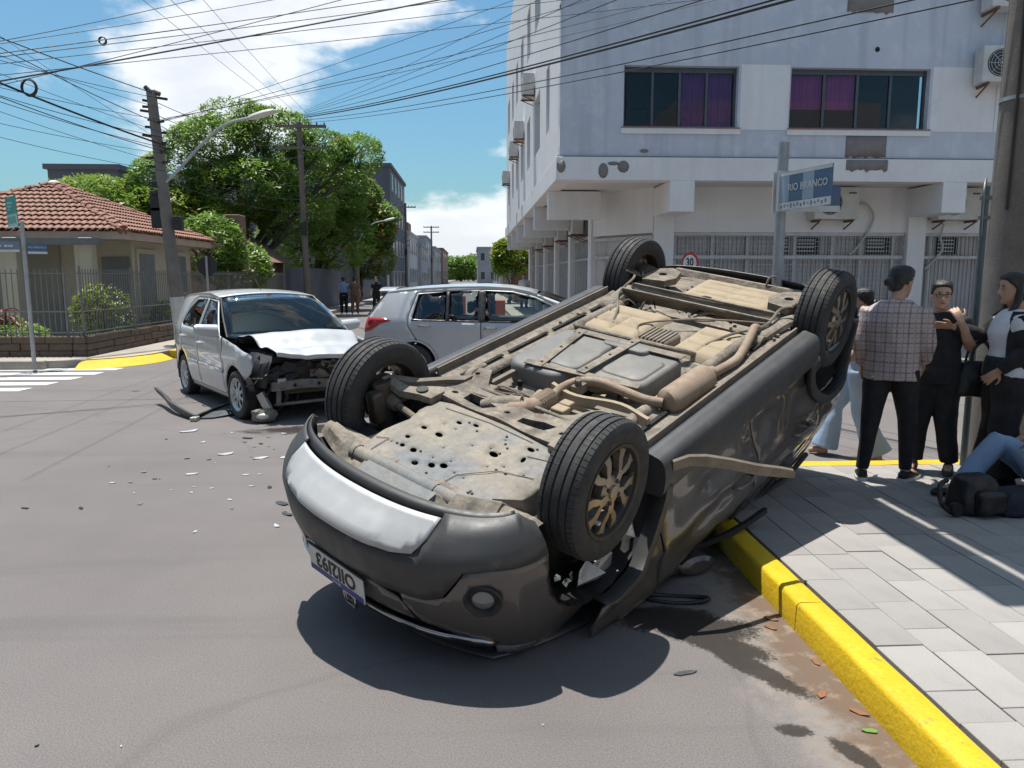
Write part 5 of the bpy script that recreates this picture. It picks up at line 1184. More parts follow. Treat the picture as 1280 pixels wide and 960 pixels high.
# ================= OVERTURNED CROSSOVER =================
Rm = Matrix(((0.71303808,-0.69793015,0.06685949),(-0.6798674,-0.66496422,0.3091972),(-0.17133888,-0.26592497,-0.94864477)))
Tm = Vector((-0.0042,3.634,1.0775))
WV = thing('overturned_car','dark grey crossover lying upside down with dusty underbody and wheels in the air','car')
WV.matrix_world = Matrix.Translation(Tm) @ Rm.to_4x4()
Ri = Rm.transposed()
def crush(v):
    """sheet metal that would reach below the ground is pressed flat on it"""
    w_ = Rm @ v+Tm; g = (ZK+.012 if (w_.x > 1.52 and not (w_.x < 2.6 and w_.y > 4.88 and (w_.x-2.62)**2+(w_.y-4.88)**2 > 1.2)) and w_.y < 5.98 else .012)
    if w_.z < g:
        w_.z = g+.012*abs(noise.noise(v*9)); return Ri @ (w_-Tm)
    return v
wb, wr = 2.555, .322
ZF, ZR = .22, .27                     # hanging suspension
def Wv(y,z):
    b = .845
    if z < .45: b -= .05*((.45-z)/.25)**2
    b += .018*math.exp(-((z-.80)/.045)**2)-.012*math.exp(-((z-.60)/.13)**2)
    if z > 1.0: b -= .40*(z-1.0)+.05*(z-1)**2
    if y > -.2: b *= 1-.10*min(1.15,(y+.2)/.9)**2.2
    if y < -2.6: b *= 1-.14*((-2.6-y)/.63)**2
    return b
def dents(v):
    d = 0
    for (yc,zc,sy,sz,am) in ((-.95,.62,.30,.13,.055),(-1.55,.56,.22,.12,.06),(-1.15,.86,.4,.05,.03),(-.62,.50,.10,.22,.04),(-2.02,.72,.15,.2,.05),(-1.75,.85,.25,.06,.035),(-.2,.85,.2,.12,.04)):
        d += am*math.exp(-((v.y-yc)/sy)**2-((v.z-zc)/sz)**2)
    d += .020*max(0,noise.noise(Vector((v.y*3.2,v.z*5,1))))+.016*abs(noise.noise(Vector((v.y*2.1+.3*v.z,v.z*6.5,4))))+.010*(1-abs(noise.noise(Vector((v.y*4+v.z*3,v.z*2,9))))*3 if abs(noise.noise(Vector((v.y*4+v.z*3,v.z*2,9)))) < .33 else 0)
    return crush(Vector((v.x-d if v.x > 0 else v.x,v.y,v.z)))
G_, K_ = 'paint_graphite','clad_black'
arF = .40; AZ = .372
ztw = lambda y: interp(y,[(-3.15,1.40),(-2.6,1.46),(-2.0,1.50),(-1.4,1.51),(-1.0,1.46)])
fgw = [(-.62,1.02),(-1.05,1.39),(-1.44,1.435),(-1.44,1.03)]; rgw = [(-1.52,1.03),(-1.52,1.435),(-2.10,1.42),(-2.30,1.10),(-2.28,1.05)]
faW = archpts(0,AZ,arF,.34); raW = archpts(-wb,AZ,arF,.34)
side = [('front_fender',[(-.405,.40)]+[p for p in archpts(0,AZ,arF+.03,.40) if p[0] < .13]+[(.16,.88),(.15,.98),(-.38,1.04),(-.415,.80)],[],G_),
  ('front_door',[(-.43,.40),(-1.465,.40),(-1.465,1.44),(-1.06,1.40),(-.52,1.03),(-.39,1.02),(-.435,.80)],[fgw],G_),
  ('rear_door',[(-1.48,.40),(-2.06,.40),(-2.13,.50),(-2.22,.62),(-2.36,.74),(-2.42,.90),(-2.40,1.08),(-2.14,1.43),(-1.48,1.445)],[rgw],G_),
  ('rear_quarter',[(-2.07,.40)]+[p for p in archpts(-wb,AZ,arF+.05,.38) if p[0] < -2.13 and p[0] > -3.0][::1]+[(-2.99,.45),(-3.16,.55),(-3.2,.80),(-3.14,1.05),(-3.08,1.36)]+[(y,ztw(y)) for y in (-3.0,-2.6,-2.0,-1.4,-1.02)]+[(-1.06,1.41),(-1.48,1.455),(-2.15,1.44),(-2.412,1.08),(-2.432,.90),(-2.37,.735),(-2.23,.61),(-2.14,.49)],[],G_)]
for sg in (1,-1):
    f0 = (lambda s: (lambda y,z: (s*Wv(y,z),y,z)))(sg)
    fo = (lambda s: (lambda o_: (lambda y,z: (s*(Wv(y,z)+o_),y,z))))(sg)
    ps = dents if sg > 0 else crush
    for nm,ol,ho,mt_ in side: panel(nm,ol,f0,mt_,WV,ho,step=.05,thick=.012,out=(sg,0,0),post=ps,ang=55)
    panel('side_window',rgw,fo(-.015),'tint_glass',WV,step=.1,thick=.004,out=(sg,0,0),post=crush)
    # cladding: arches and sill
    for yc in (0,-wb):
        rings = []; r0,r1 = arF-.008,arF+.055
        for q in range(31):
            a0_ = 75 if yc == 0 else 2; a = R(a0_)+R(178-a0_)*q/30; ca,sa = math.cos(a),math.sin(a); r1 = r0+.063*(min(1,(q+.3)/7) if yc == 0 else 1); y_,z_ = yc+ca*r0,AZ+sa*r0; y2,z2 = yc+ca*r1,AZ+sa*r1; x_ = Wv(yc+ca*r1*.9,AZ+sa*r1)
            rings.append([crush(Vector(p)) for p in ((sg*(x_-.05),y_,z_),(sg*(x_+.022),y_,z_),(sg*(x_+.028),yc+ca*(r0+(r1-r0)*.5),AZ+sa*(r0+(r1-r0)*.5)),(sg*(x_+.018),y2,z2),(sg*(x_-.01),y2,z2))])
        k = MB(); k.loft(rings,closed=False); o = k.obj('arch_cladding',K_,WV,ang=50,fixn=False)
        s_ = o.modifiers.new('solid','SOLIDIFY'); s_.thickness = .004
        # inner liner
        k = MB(); rg = []
        for q in range(25):
            a = R(4)+(PI-R(8))*q/24; rr = arF+.0+.012*(q%2); rg.append([crush(Vector((sg*x_,yc+rr*math.cos(a),AZ+rr*math.sin(a)))) for x_ in (.79,.70,.56,.42)])
        k.loft(rg,closed=False); k.obj('arch_liner','black_plastic',WV,fixn=False)
        k = MB(); k.add([(sg*.43,yc+arF*math.cos(PI*q/12),AZ+arF*math.sin(PI*q/12)) for q in range(13)],[tuple(range(13))]); k.obj('arch_inner','void_black',WV,fixn=False)
    # sill cladding as a rounded rail
    rings = []
    for q in range(19):
        y_ = -.36-(1.80)*q/18; b = Wv(y_,.4); e = .03*math.sin(PI*q/18)**.3
        rings.append([(sg*(b-.10),y_,.235),(sg*(b-.03),y_,.225),(sg*(b+.012),y_,.245),(sg*(b+.028),y_,.30),(sg*(b+.026),y_,.37),(sg*(b+.012),y_,.425),(sg*(b-.02),y_,.435),(sg*(b-.10),y_,.42)])
    k = MB(); k.loft([[p for p in smoothpts(r_,4,True)] for r_ in rings]); k.obj('sill_cladding',K_,WV,ang=75)
    # pinch weld and lower rocker seen from below
    k = MB(); k.bar((sg*.715,-.42,.232),(sg*.715,-2.15,.232),.012,.05); k.obj('pinch_weld','dusty_dark',WV,smooth=False)
    k = MB(); k.loft([[(sg*.745,y_,.245),(sg*.60,y_,.268),(sg*.52,y_,.262),(sg*.52,y_,.34),(sg*.745,y_,.34)] for y_ in (-.42,-1.0,-1.6,-2.1)]); k.obj('rocker_panel','dusty',WV,ang=30)
    k = MB(); k.loft([[(sg*(.50+.04*math.cos(a)),y_,.27+(.045)*math.sin(a)) for a in [PI*1.0+PI*q/6 for q in range(7)]]+[(sg*.54,y_,.33),(sg*.46,y_,.33)] for y_ in (-.45,-.9,-1.5,-2.0)]); k.obj('floor_rail','dusty',WV,ang=40)
    # door handles and mirrors
    for (y_,z_) in ((-1.33,.86),(-2.16,.90)):
        x_ = Wv(y_,z_)-.03 if sg > 0 else Wv(y_,z_); k = MB(); k.tube(smoothpts([(sg*(x_-.01),y_+.10,z_),(sg*(x_+.035),y_+.08,z_),(sg*(x_+.04),y_-.07,z_+.006),(sg*(x_-.01),y_-.1,z_+.004)],4),.014,8); k.obj('door_handle',G_,WV)
    k = MB(); k.loft([[(sg*p[0],-3.02+p[1],p[2]) for p in ((.62,-.17,z),(.70,-.12,z),(.765,-.0,z),(.75,.13,z),(.6,.0,z))] for z in (.80,.92,1.06)]); k.obj('tail_lamp','lamp_red',WV,ang=30)
    k = MB(); k.loft([[crush(Vector((sg*(.66+.02*math.cos(2*PI*q/8)),y_,ztw(y_)+.035+.02*math.sin(2*PI*q/8)))) for q in range(8)] for y_ in (-1.15,-1.5,-2,-2.5,-2.8)]); k.obj('roof_rail',K_,WV)
# torn side moulding sticking out from the front door
k = MB(); k.loft([[(x_,y_,z_-hh),(x_+.010,y_+.008,z_-hh*.8),(x_+.012,y_+.008,z_+hh*.8),(x_,y_,z_+hh)] for x_,y_,z_,hh in ((.862,-.43,.285,.030),(.905,-.50,.275,.032),(.96,-.57,.29,.034),(1.03,-.69,.345,.034),(1.10,-.83,.42,.034),(1.17,-.96,.475,.032),(1.205,-1.03,.505,.026),(1.21,-1.04,.51,.012))]); k.obj('torn_moulding','dusty_dark',WV,ang=30,label='loose door moulding torn away and sticking out')
# ---- roof, bonnet, screens (pressed on the ground)
def roofrow(y,z,w_,cr): return [(w_*(j/8-1),y,z+cr*(1-(j/8-1)**2)) for j in range(17)]
loftgrid('roof',[roofrow(y,ztw(y),Wv(y,ztw(y)),.04) for y in [-1.0-.1*i for i in range(22)]],G_,WV,.01,post=crush)
loftgrid('bonnet',[[(w_*(j/8-1),y-.10*(j/8-1)**2*max(0,(y+.2)),z+.05*(1-(j/8-1)**2)) for j in range(17)] for y,z,w_ in ((-.52,1.03,.74),(-.2,1.02,.74),(.1,.99,.73),(.35,.95,.71),(.55,.90,.67),(.68,.84,.62))],G_,WV,.01,post=crush)
loftgrid('windscreen',[[(w_*(j/8-1),y+.08*(1-(j/8-1)**2),z) for j in range(17)] for y,z,w_ in ((-1.02,1.46,.62),(-.8,1.31,.66),(-.55,1.06,.70))],'tint_glass',WV,.005,post=crush)
loftgrid('tailgate',[[(w_*(j/8-1),y-.05*(1-(j/8-1)**2),z) for j in range(17)] for y,z,w_ in ((-3.08,1.38,.60),(-3.18,1.1,.68),(-3.2,.8,.72),(-3.2,.55,.74))],G_,WV,.01)
loftgrid('rear_bumper',[[(w_*math.sin(a),-3.0-.22*math.cos(a)+yo,z) for a in [PI/2*(q/10-1) for q in range(21)]] for w_,z,yo in ((.74,.28,.06),(.80,.33,.0),(.81,.50,-.01),(.79,.62,0))],K_,WV,.01)
for sg in (1,-1):
    k = MB(); k.loft([[crush(Vector(p)) for p in ((sg*.70,-.55+.03*q,1.0),(sg*.72,-.50+.03*q,1.0))] for q in (0,1)],closed=False)
# ---- front end, unwrapped about the nose: th in degrees (car right positive), z height
def ins_(z): return interp(z,[(.08,.24),(.13,.185),(.17,.125),(.21,.06),(.25,.02),(.30,.0),(.42,.005),(.50,.018),(.60,.035),(.70,.075),(.80,.15),(.92,.27)])
def nose(th,z,off=0):
    ex = max(0,abs(th)-90); th = max(-90,min(90,th)); a = R(th); sgn = 1 if a >= 0 else -1; s_ = abs(math.sin(a)); c_ = math.cos(a); p = .90
    i_ = ins_(z)-off; x_ = (.788-i_*.45)*s_**p; y_ = .40+(.475-i_)*max(0,c_)**p
    return (sgn*(x_+.0012*ex),y_-.0125*ex,z)
def npan(nm,ol,mt_,off=0,holes=(),step=.05,thick=.01,fn=None,label=None,post=True):
    sc_ = .0125       # degrees -> metres for an even triangulation
    f = fn or (lambda u,z: nose(u/sc_,z,off))
    return panel(nm,[(t*sc_,z) for t,z in ol],f,mt_,WV,[[(t*sc_,z) for t,z in h] for h in holes],step=step,thick=thick,out=(0,1,0),ang=55,label=label,post=crush if post else None)
npan('lip_deflector',[(-78,.115),(78,.115),(80,.155),(-80,.155)],'black_plastic',-.025)
# silver skid plate with raised centre
def skid(u,z):
    t = u/.0125; bump_ = .030*max(0,min(1,(20-abs(t+2))/4))*max(0,min(1,(z-.17)/.02))*max(0,min(1,(.255-z)/.02)); return nose(t,z,.016+bump_)
npan('skid_plate',[(-43,.135),(37,.135),(34,.19),(30,.238),(22,.25),(-26,.25),(-37,.238),(-43,.19)],'skid_silver',holes=[],fn=skid,step=.03)
# black lower cladding: corners and centre
npan('lower_cladding',[(37.8,.125),(80,.12),(89,.17),(90,.30),(86,.31),(62,.285),(50,.29),(41,.42),(34,.455),(14,.455),(12,.44),(-12,.44),(-14,.455),(-34,.455),(-41,.42),(-50,.29),(-62,.285),(-86,.31),(-90,.30),(-89,.17),(-80,.12),(-44.0,.125),(-43.8,.135),(-43.6,.19),(-37.6,.243),(-26,.257),(22,.257),(30.6,.243),(34.6,.19),(37.6,.135)],K_,.004,step=.045)
# body-colour corners with fog lamp openings
fog = circ(57,.435,6.2,.064,16)
fogm = circ(-57,.435,6.2,.064,16)
npan('bumper_corner',[(42,.425),(50.5,.295),(62,.29),(86,.315),(90,.305),(90.5,.44),(92,.53),(96,.63),(103,.72),(112,.785),(114,.80),(110,.90),(95,.93),(80,.86),(60,.74),(44,.66),(30,.60),(24,.52),(24,.462),(34,.46)],G_,0,[fog],step=.04)
npan('bumper_corner',[(-42,.425),(-50.5,.295),(-62,.29),(-86,.315),(-90,.305),(-90.5,.44),(-92,.53),(-96,.63),(-103,.72),(-112,.785),(-114,.80),(-110,.90),(-95,.93),(-80,.86),(-60,.74),(-44,.66),(-30,.60),(-24,.52),(-24,.462),(-34,.46)],G_,0,[fogm],step=.04)
npan('lower_grille',[(-23.5,.445),(23.5,.445),(23.5,.525),(29.5,.605),(42,.66),(-42,.66),(-29.5,.605),(-23.5,.525)],'black_plastic',-.02)
npan('bumper_bar',[(-13,.46),(13,.46),(22,.50),(27,.60),(-27,.60),(-22,.50)],G_,.0)
npan('chrome_bar',[(-54,.675),(-40,.655),(0,.645),(40,.655),(54,.675),(62,.71),(56,.725),(40,.70),(0,.69),(-40,.70),(-56,.725),(-62,.71)],'chrome',.022,thick=.02)
npan('upper_grille',[(-54,.73),(-40,.705),(40,.705),(54,.73),(58,.82),(0,.86),(-58,.82)],'black_plastic',-.01)
for s_ in (-1,1): npan('headlamp',[(s_*60,.745),(s_*88,.81),(s_*90,.95),(s_*70,.93),(s_*59,.84)],'lamp_clear',.004)
# grille emblem on the chrome bar
k = MB(); c_ = Vector(nose(0,.672,.040)); k.tube([c_+Vector((x_*.8,0,z_*.8)) for x_,z_ in ((-.05,-.035),(-.042,.04),(.042,.04),(.05,-.035),(.04,-.04),(-.04,-.04),(-.05,-.035))],.007,6); k.bar(c_+Vector((-.026,0,-.036)),c_+Vector((-.02,0,.036)),.008,.008); k.bar(c_+Vector((.026,0,-.036)),c_+Vector((.02,0,.036)),.008,.008); k.bar(c_+Vector((-.022,0,0)),c_+Vector((.022,0,0)),.008,.008); k.obj('emblem','chrome',WV)
# fog lamps
for s_ in (1,-1):
    c_ = Vector(nose(57*s_,.435,0)); n_ = (Vector(nose(57*s_,.435,.1))-c_); n_ = Vector((s_*.62,.78,0)).normalized()
    q_ = n_.to_track_quat('X','Z').to_matrix().to_4x4(); k = MB(); k.T = Matrix.Translation(c_) @ q_
    k.lathe([(-.05,.03),(-.02,.046),(.006,.060),(.014,.074),(.006,.079),(-.01,.078)],24,'x'); b_ = k.obj('fog_lamp_bezel','black_plastic',WV)
    k = MB(); k.T = Matrix.Translation(c_) @ q_; k.lathe([(.012,.002),(.004,.030),(-.004,.044),(-.02,.046)],20,'x'); k.obj('fog_lamp_lens','lamp_clear',b_)
# number plate with blue header
pc = Vector((-.04,.874,.528)); pm_ = bpy.data.objects.new('number_plate',None)
k = MB(); k.box(-.20,.20,-.004,.004,-.066,.066); pl_ = k.obj('number_plate','plate_white',WV,smooth=False,bevel=.003); pl_.location = pc; pl_.rotation_euler = (R(-3),0,R(1))
k = MB(); k.box(-.196,.196,.0042,.0052,.034,.063); k.obj('plate_header','plate_blue',pl_,smooth=False)
text('plate_text','OII2I93',.105,'ink',pl_,(0,.0052,-.016),(R(90),0,R(180)),.0006,.92,.003)
text('plate_country','BRASIL',.022,'plate_white',pl_,(0,.0056,.048),(R(90),0,R(180)),.0004)
k = MB(); k.tube([(-.21,.0,-.072),(.21,.0,-.072)],.006,6); k.obj('plate_holder','black_plastic',pl_)
# radiator support and ragged plates between lip and tray
sup = MB(); n = 40
rows = []
for i in range(n+1):
    x_ = -.72+1.44*i/n; r_ = []
    for j in range(9):
        f = j/8; y_ = .30+(.40+.17*(1-(x_/.75)**2)-.30)*f; z_ = .255-.035*math.sin(PI*f)-.02*(1 if (int((x_+2)*5.2)%2 and .3 < f < .8) else 0)+.012*noise.noise(Vector((x_*7,y_*7,0))); r_.append((x_,y_,z_))
    rows.append(r_)
sup.loft(rows,closed=False); sup.obj('front_support_panel','dusty',WV,ang=25,fixn=False)
# ---- engine undertray with punched holes
holes = [circ(x_,y_,a_*1.25,b_*1.25,10,rot=r_) for x_,y_,a_,b_,r_ in ((-.12,.30,.019,.013,.4),(-.03,AZ,.019,.013,.4),(.05,.34,.019,.013,.4),(.10,.31,.020,.014,.3),(-.20,.30,.015,.010,.4),(-.24,.23,.015,.010,.4),(-.12,.13,.024,.013,.3),(-.13,-.02,.018,.010,.3),(-.04,-.05,.018,.010,.3),(.22,.10,.024,.015,.3),(-.24,.12,.018,.011,.3),(.36,.05,.020,.009,1.2),(.33,-.04,.02,.012,.3))]
hs = random.Random(3); small = []
for i in range(26):
    c_ = (hs.uniform(-.28,.45),hs.uniform(-.06,.38))
    if all(math.hypot(c_[0]-h[0][0],c_[1]-h[0][1]) > .05 for h in holes+small): small.append(circ(c_[0],c_[1],.006,n=6))
tray_ol = [(-.36,.40),(-.33,.44),(.44,.44),(.52,.42),(.56,.30),(.55,.12),(.46,-.02),(.40,-.10),(.10,-.14),(-.30,-.15),(-.42,-.12),(-.46,-.05),(-.40,.02),(-.37,.10),(-.40,.25)]
def trayf(x,y): return (x,y,.205-.010*math.exp(-((x-.02)/.22)**2-((y-.12)/.16)**2)+.05*max(0,(abs(x-.05)-.42)/.1)**2-.006*(abs(x-.15)<.012 and y>.0)-.005*(abs(y-.20)<.012 and x>.15))
panel('undertray',tray_ol,trayf,'tray_plastic',WV,holes+small,step=.035,thick=.005,out=(0,0,-1),ang=40)
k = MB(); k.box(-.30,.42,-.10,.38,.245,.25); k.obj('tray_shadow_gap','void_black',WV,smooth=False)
for pts_ in ([(.20,.40),(.205,.33),(.34,.20),(.50,.14)],[(-.36,.33),(-.30,.30),(-.29,.42)],[(-.30,-.09),(.0,-.11),(.30,-.09)],[(.36,.02),(.50,-.02)]):
    k = MB(); k.tube([(a_,b_,trayf(a_,b_)[2]-.0045) for a_,b_ in pts_],.0022,5); k.obj('tray_seam','dusty_dark',WV)
for i in range(16):
    a_,b_ = hs.uniform(-.3,.45),hs.uniform(-.08,.40); k = MB(); k.lathe([(-.009,.003),(-.008,.006),(.0,.007)],8,'z',(a_,b_,trayf(a_,b_)[2])); k.obj('tray_bolt','dusty_dark',WV)
# rounded front fold and air guide
k = MB(); k.loft([[(x_,.455+.040*math.cos(a),.232+.042*math.sin(a)) for a in [2*PI*q/12 for q in range(12)]] for x_ in (-.38,-.37,-.36,-.1,.1,.3,.44,.455)]); k.obj('tray_front_fold','tray_plastic',WV,ang=40)
for x0,x1 in ((-.355,-.345),(.20,.208)): k = MB(); k.lathe([(x0,.046),(x1,.046)],14,'x',(0,.455,.232)); k.obj('fold_strap','dusty_dark',WV)
k = MB(); k.loft([[(x_,.53,.25),(x_,.49,.20),(x_,.57,.215),(x_,.60,.25)] for x_ in (-.22,.0,.02,.24)]); k.obj('air_guide','tray_plastic',WV,ang=20)
k = MB(); k.loft([[(.34,.40,.24),(.34,.46,.175),(.34,.53,.20),(.34,.55,.25)],[(.44,.38,.24),(.44,.44,.165),(.44,.51,.19),(.44,.53,.25)],[(.54,.33,.24),(.53,.38,.185),(.55,.45,.20),(.55,.48,.25)]]); k.obj('tow_bracket','dusty',WV,ang=20)
k = MB(); k.loft([[(.46,.37,.20),(.57,.30,.20),(.60,.12,.21),(.60,-.1,.24)],[(.50,.37,.36),(.62,.30,.36),(.66,.12,.37),(.64,-.1,.38)]],closed=False); k.obj('side_splash_guard','dusty_dark',WV,fixn=False)
# ---- subframe
sub_ol = [(-.50,-.12),(-.42,-.16),(-.30,-.16),(.10,-.15),(.38,-.12),(.48,-.08),(.53,-.14),(.44,-.24),(.40,-.40),(.46,-.52),(.40,-.55),(.30,-.42),(.10,-.34),(-.10,-.34),(-.30,-.42),(-.40,-.56),(-.47,-.53),(-.41,-.40),(-.46,-.24),(-.54,-.16)]
sub_h = [[(-.30,-.22),(-.14,-.20),(-.10,-.27),(-.22,-.31),(-.32,-.30)],[(.10,-.20),(.27,-.21),(.29,-.29),(.20,-.30),(.09,-.26)],circ(-.38,-.24,.02,n=8),circ(.37,-.23,.02,n=8),circ(.0,-.24,.018,n=8),circ(-.42,-.46,.016,n=8),circ(.41,-.46,.016,n=8)]
panel('subframe',sub_ol,lambda x,y:(x,y,.195+.02*math.sin(abs(x)*9)*.6+.01*math.cos(y*20)),'dusty',WV,sub_h,step=.035,thick=.045,out=(0,0,-1),ang=30)
for sg in (1,-1):
    zc = ZF
    k = MB(); k.loft([[(sg*x_,y_+w_,z_-.02),(sg*x_,y_+w_,z_+.02),(sg*x_,y_-w_,z_+.02),(sg*x_,y_-w_,z_-.02)] for x_,y_,z_,w_ in ((.40,-.13,.19,.05),(.48,-.11,.185,.042),(.58,-.05,.17,.034),(.68,-.01,zc-.11,.024))]); k.obj('control_arm','dusty',WV,ang=30)
    k = MB(); k.loft([[(sg*x_,y_+w_,z_-.018),(sg*x_,y_+w_,z_+.018),(sg*x_,y_-w_,z_+.018),(sg*x_,y_-w_,z_-.018)] for x_,y_,z_,w_ in ((.43,-.40,.20,.035),(.50,-.32,.19,.03),(.60,-.16,.17,.03),(.68,-.02,zc-.11,.024))]); k.obj('control_arm','dusty_dark',WV,ang=30)
    k = MB(); k.lathe([(.155,.012),(.155,.034),(.235,.034),(.235,.012)],16,'z',(sg*.50,-.11,0)); k.obj('bush','black_plastic',WV)
    k = MB(); k.tube(smoothpts([(sg*.30,-.36,.235),(sg*.45,-.33,.22),(sg*.55,-.22,.20),(sg*.63,-.06,zc-.04)],6),.013,8); k.obj('tie_rod','dusty_dark',WV)
    k = MB(); k.tube([(sg*.25,.02,.30),(sg*.66,0,zc)],.02,10); k.tube([(sg*.30,.018,.29),(sg*.36,.015,.28)],[.045,.03],10); k.tube([(sg*.58,.005,zc+.02),(sg*.65,0,zc)],[.032,.048],10); k.obj('driveshaft','dusty_dark',WV)
    k = MB(); k.loft([[(sg*(.66+.035*math.cos(a)),.03+.06*math.sin(a),z_) for a in [2*PI*q/10 for q in range(10)]] for z_ in (zc-.12,zc-.05,zc+.05,zc+.14)]); k.obj('knuckle','brake_iron',WV)
    k = MB(); k.tube([(sg*.62,-.03,zc+.06),(sg*.56,-.06,.72)],.03,12); k.obj('strut','black_plastic',WV)
    k = MB(); k.tube([(sg*(.60-.05*q/50)+.065*math.cos(q*.75)*sg,-.04+.065*math.sin(q*.75),zc+.16+q*.0075) for q in range(50)],.008,6); k.obj('coil_spring','black_plastic',WV)
    k = MB(); k.box(min(sg*.60,sg*.68),max(sg*.60,sg*.68),.07,.14,zc-.09,zc+.09); k.obj('brake_caliper','brake_iron',WV,bevel=.015)
k = MB(); k.tube(smoothpts([(-.62,-.05,.24),(-.56,-.28,.235),(-.44,-.36,.215),(0,-.385,.21),(.44,-.36,.215),(.56,-.28,.235),(.62,-.05,.24)],8),.011,8); k.obj('anti_roll_bar','dusty_dark',WV)
k = MB(); k.ball((-.10,.10,.42),(.30,.22,.16)); k.ball((.2,.1,.42),(.2,.2,.14)); k.obj('engine_sump','dusty_dark',WV)
# ---- floor pan as pressed sheet
rows = []
for i in range(101):
    y_ = -.32-2.56*i/100; r_ = []
    for j in range(49):
        x_ = -.56+1.12*j/48; z_ = .315
        tn = math.exp(-((x_-.03)/.13)**4)*.09*(1 if y_ > -1.42 else 0); z_ += tn
        z_ -= .012*(math.sin(y_*34)>.55)*(abs(x_)>.18)*(y_ > -1.45)
        if y_ < -1.46: z_ -= .03
        if y_ < -2.0: z_ += .07
        if y_ < -2.35: z_ -= .035
        z_ += .006*noise.noise(Vector((x_*9,y_*9,3))); r_.append((x_,y_,z_))
    rows.append(r_)
k = MB(); k.loft(rows,closed=False); k.obj('floor_pan','dusty',WV,ang=30,fixn=False)
# heat shield along the tunnel
k = MB(); k.loft([[(.03+u,y_,.285-.0+.075*math.cos(u*9)**2+.006*math.sin(y_*60)) for u in [-.17+.34*q/12 for q in range(13)]] for y_ in [-.42-.02*q for q in range(22)]],closed=False); k.obj('heat_shield','pan_tan',WV,ang=40,fixn=False)
k = MB(); k.loft([[(x_,-.66+.03*math.sin(x_*12)+dy,.235+dz) for dy,dz in ((-.012,-.02),(.012,-.02),(.02,.03),(-.02,.03))] for x_ in [-.05+.05*q for q in range(14)]]); k.obj('heat_shield','pan_tan',WV)
# ---- exhaust
k = MB(); pts = [(.02,-.33,.25),(.03,-.38,.24)]; pts2 = [(.03+.0*q,-.42-.009*q,.235) for q in range(17)]
k.tube(pts2,[.050+(.007 if q%2 else 0) for q in range(17)],14); k.obj('flex_coupling','exhaust',WV,ang=20)
k = MB(); k.tube(smoothpts([(-.16,-.30,.26),(-.06,-.33,.245),(.02,-.38,.235),(.03,-.43,.235)],4),[.03]*4+[.045]*4+[.055]*5,14); k.obj('catalyst_outlet','exhaust',WV)
k = MB(); k.tube([(-.24,-.30,.26),(-.18,-.33,.25),(-.04,-.40,.24)],[.035,.052,.052],14); k.obj('catalyst','dusty',WV)
k = MB(); k.tube(smoothpts([(.03,-.58,.235),(.035,-.66,.215),(.08,-.745,.20),(.19,-.795,.195),(.34,-.80,.205),(.47,-.80,.215),(.565,-.83,.22)],8),.026,14); k.obj('exhaust_pipe','exhaust',WV)
k = MB(); k.tube([(.11,-.70,.19),(.12,-.69,.15)],.02,8); k.box(.09,.14,-.74,-.66,.19,.24); k.obj('exhaust_hanger','dusty_dark',WV)
k = MB(); k.tube([(.57,-.83,.225),(.575,-.85,.225),(.58,-.87,.225),(.585,-1.22,.225),(.585,-1.24,.225),(.585,-1.255,.225)],[.03,.068,.078,.078,.070,.03],20); k.obj('silencer','exhaust',WV,ang=30)
k = MB(); k.tube(smoothpts([(.585,-1.25,.23),(.60,-1.38,.23),(.61,-1.55,.235),(.58,-1.72,.225),(.55,-1.86,.20),(.52,-1.98,.195),(.53,-2.05,.24),(.58,-2.10,.27)],7),.027,14); k.obj('exhaust_pipe','exhaust',WV)
k = MB(); k.tube([(.57,-1.27,.225),(.60,-1.31,.225)],.042,14); k.obj('pipe_flange','exhaust',WV)
# ---- fuel tank (dark plastic) and straps
def blobbox(name,x0,x1,y0,y1,z0,z1,mt_,r_=.08,skew=0,bul=.02):
    k = MB(); ol = rrect(x0,x1,y0,y1,r_,5); cxx,cyy = (x0+x1)/2,(y0+y1)/2; rings = []
    for f,s_ in ((z1,1.0),(z0+.045,1.0),(z0+.018,.985),(z0+.004,.95),(z0,.88)):
        rings.append([(cxx+(px-cxx)*s_+skew*(py-cyy),cyy+(py-cyy)*s_,f) for px,py in ol])
    k.loft(rings); return k.obj(name,mt_,WV,ang=50)
blobbox('fuel_tank',-.44,-.02,-1.33,-.70,.185,.31,'tank_plastic',.10); blobbox('fuel_tank_half',-.04,.40,-1.36,-.86,.20,.31,'tank_plastic',.08)
blobbox('tank_recess',-.26,.00,-1.12,-.82,.178,.2,'tank_plastic',.05); blobbox('tank_recess',.08,.36,-1.22,-.92,.192,.2,'tank_plastic',.05); blobbox('tank_recess',-.12,.2,-1.34,-1.22,.176,.2,'tank_plastic',.05)
for (a,b) in (((-.30,-1.30),(-.20,-.72)),((.06,-1.36),(.05,-.80))):
    k = MB(); k.bar((*a,.170),(*b,.170),.055,.006); k.obj('tank_strap','dusty',WV,smooth=False)
    for f in (.1,.5,.9): p = Vector((a[0]+(b[0]-a[0])*f,a[1]+(b[1]-a[1])*f,.164)); k = MB(); k.lathe([(0,.009),(.004,.009)],8,'z',p); k.obj('strap_hole','void_black',WV)
k = MB(); k.bar((-.34,-1.28,.172),(.40,-1.32,.185),.06,.006); k.bar((-.30,-.74,.172),(.40,-.86,.186),.05,.006); k.obj('tank_cross_strap','dusty',WV,smooth=False)
# cross bar behind the tank
k = MB(); k.tube(smoothpts([(-.52,-1.62,.27),(-.50,-1.50,.235),(-.44,-1.44,.225),(-.1,-1.44,.22),(.24,-1.46,.22),(.33,-1.49,.23),(.36,-1.56,.27)],6),.016,10); k.obj('cross_bar','dusty',WV)
